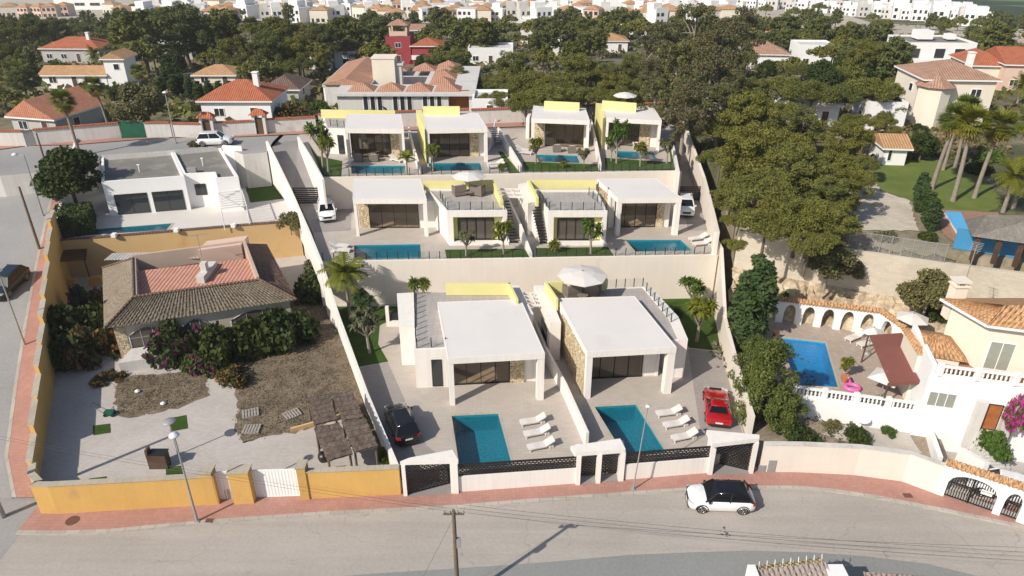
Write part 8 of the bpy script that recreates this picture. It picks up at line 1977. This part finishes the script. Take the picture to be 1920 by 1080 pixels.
# faint sign on the arched gate
a = gw[0].lerp(gw[1], .46) + Vector((0, -.02, 0)); b = gw[0].lerp(gw[1], .58) + Vector((0, -.02, 0)); t = thing('gate_sign', 'white notice hanging on the arched car gate', 'sign', tuple(a)); mb = MB(); mb.face([(a.x, a.y + .14, 1.25), (b.x, b.y + .14, 1.25), (b.x, b.y + .14, 1.62), (a.x, a.y + .14, 1.62)]); part(t, 'board', mb, W['plate'])
mb = MB(); rr = random.Random(2)
for i in range(9): p = a.lerp(b, .06 + i * .1); q = a.lerp(b, .06 + i * .1 + rr.uniform(.04, .075)); mb.face([(p.x, p.y + .132, 1.42), (q.x, q.y + .132, 1.42), (q.x, q.y + .132, 1.54), (p.x, p.y + .132, 1.54)])
part(t, 'faded_lettering', mb, W['greymetal'])

# ------------------------------------------------------------------ the far town, fields
def far_strip(name, near, far, m, off=.6): return strip(name, [PT(*q) for q in near], [PT(*q) for q in far], m, off, 8)
far_strip('town_ground', [(-300, 46), (300, 42), (900, 40), (1360, 38), (1560, 62), (1700, 66)], [(-300, -20), (300, -20), (900, -20), (1300, -20), (1420, -6), (1560, 22)], W['sand'])
far_strip('bare_ground', [(1560, 72), (1700, 74), (1850, 84), (2050, 90)], [(1560, 40), (1700, 50), (1850, 56), (2050, 62)], W['sand'], .7)
far_strip('orchard', [(1420, 4), (1560, 12), (1720, 26), (1860, 48), (2100, 78)], [(1420, -16), (1560, -12), (1720, -6), (1860, 2), (2100, 10)], W['field'], .8)
far_strip('meadow', [(1640, 1), (1780, 6), (1920, 16), (2100, 22)], [(1640, -14), (1780, -12), (1920, -10), (2100, -8)], W['meadow'], 1.1)
def town_proto(seed, w, d, h, roofm, step):
    rr = random.Random(seed); mb = MB(); mb.box(-w / 2, w / 2, 0, d, -3, h)
    if step: mb.box(-w / 2, w / 6, d * .3, d, h, h + 2.6); mb.box(-w / 2, w / 2, 0, .2, h, h + .9)
    if roofm == 'hip': roof = MB(); 
    o = MB(); o.v, o.f, o.m, o.sm = mb.v, mb.f, mb.m, mb.sm
    if roofm == 1: 
        k = len(o.f); roof_hip(o, -w / 2, w / 2, 0, d, h, 1.6, .3)
        for i in range(k, len(o.f)): o.m[i] = 1
    else: o.face([(-w / 2 + .3, .3, h + .03), (w / 2 - .3, .3, h + .03), (w / 2 - .3, d - .3, h + .03), (-w / 2 + .3, d - .3, h + .03)], 3)
    for s in range(int(h // 2.9)):
        for i in range(int(w // 2.3)):
            x = -w / 2 + 1.2 + i * 2.3; zz = .6 + 2.9 * s; ww = rr.choice([.9, 1.3, 1.5]); o.face([(x - ww / 2, -.04, zz), (x + ww / 2, -.04, zz), (x + ww / 2, -.04, zz + 1.5), (x - ww / 2, -.04, zz + 1.5)], 2)
    return o.build('town_house', [{3: W['hcream'], 5: W['hpink'], 2: W['agedwall']}.get(seed, W['hwhite']), W['tileorange'], W['winglass'], W['agedwall']])
TP = [town_proto(1, 7, 8, 6, 0, 1), town_proto(2, 6, 7, 5.8, 0, 1), town_proto(3, 8, 8, 5.6, 1, 0), town_proto(4, 9, 9, 6.2, 0, 0), town_proto(5, 7, 8, 5.8, 1, 0), town_proto(7, 6.5, 8, 6.4, 0, 1)]
used_ = [False] * len(TP); rr = random.Random(17)
def town(px, py, kinds, label, group, rz=None, s=1):
    i = rr.choice(kinds); p = PT(px, py); o = TP[i]
    if used_[i]: o = TP[i].copy(); COL.objects.link(o)
    used_[i] = True; put(o, (p.x, p.y, p.z), R(rr.uniform(-25, 25) if rz is None else rz), s * rr.uniform(.9, 1.1)); tag(o, label, 'house', group)
for row, (py, stp) in enumerate(((44, 25), (35, 22), (26, 21), (17, 20), (8, 20), (1, 20))):
    x = 262 + row * 7
    while x < 1375:
        if not (rr.random() < .12): town(x + rr.uniform(-5, 5), py + rr.uniform(-2.5, 2.5), (0, 1, 2, 3, 5, 4, 2, 0), 'small pale house packed in the distant town along the top of the photo', 'houses of the distant town')
        x += stp * rr.uniform(.85, 1.3)
for row, n_ in ((0, 24), (1, 22)):
    for i in range(n_): k = (i + rr.uniform(-.25, .25)) / 23; town(lerp(1385, 1842, k) + row * 10, lerp(15, 51, clamp(k) ** 1.1) - row * 9 + rr.uniform(-1.5, 1.5), (0, 5, 1), 'white cube house in the long diagonal terrace at the upper right', 'white terrace at the upper right', rz=rr.uniform(-30, -8), s=rr.uniform(.8, 1.05))
for (x, y) in ((20, 32), (45, 34), (70, 34), (95, 34), (118, 32), (205, 26), (222, 38)): town(x, y, (2, 4), 'white house with a reddish roof in the row at the top left corner', 'red roofed row at the top left')
o = house('large pale building behind the pines at the top left', 105, 200, 20, 14, 9, 'flat', 0, 'hwhite', 'agedwall', 0, wins=[(-.8, -.4, 3, 5, 2), (-.2, .2, 3, 5, 2), (.4, .8, 3, 5, 2)])

for i in range(46):
    k = rr.random(); x, y = (lerp(1400, 1900, k), lerp(28, 78, k) + rr.uniform(-8, 12)) if i < 26 else (rr.uniform(250, 1380), rr.uniform(6, 48)); p = PT(x, y); place(rr.choice(['farA', 'farB', 'bushY']), (p.x, p.y, p.z), rr.uniform(.5, .95), 'small dark tree standing among the distant white houses or on the bare ground before them', 'distant town trees')
# air
hz = MB(); hz.box(-3700, 3700, -300, 5200, -38.5, 60)
m = bpy.data.materials.new('haze'); m.use_nodes = True; nt = m.node_tree; nt.nodes.clear(); o_ = nt.nodes.new('ShaderNodeOutputMaterial'); pv_ = nt.nodes.new('ShaderNodeVolumePrincipled')
pv_.inputs['Color'].default_value = (.92, .94, .97, 1); pv_.inputs['Density'].default_value = .00024; pv_.inputs['Anisotropy'].default_value = .2; nt.links.new(pv_.outputs[0], o_.inputs['Volume'])
o = hz.build('haze', m); o['kind'] = 'stuff'; o['label'] = 'thin pale haze over the distant town'; o['category'] = 'haze'
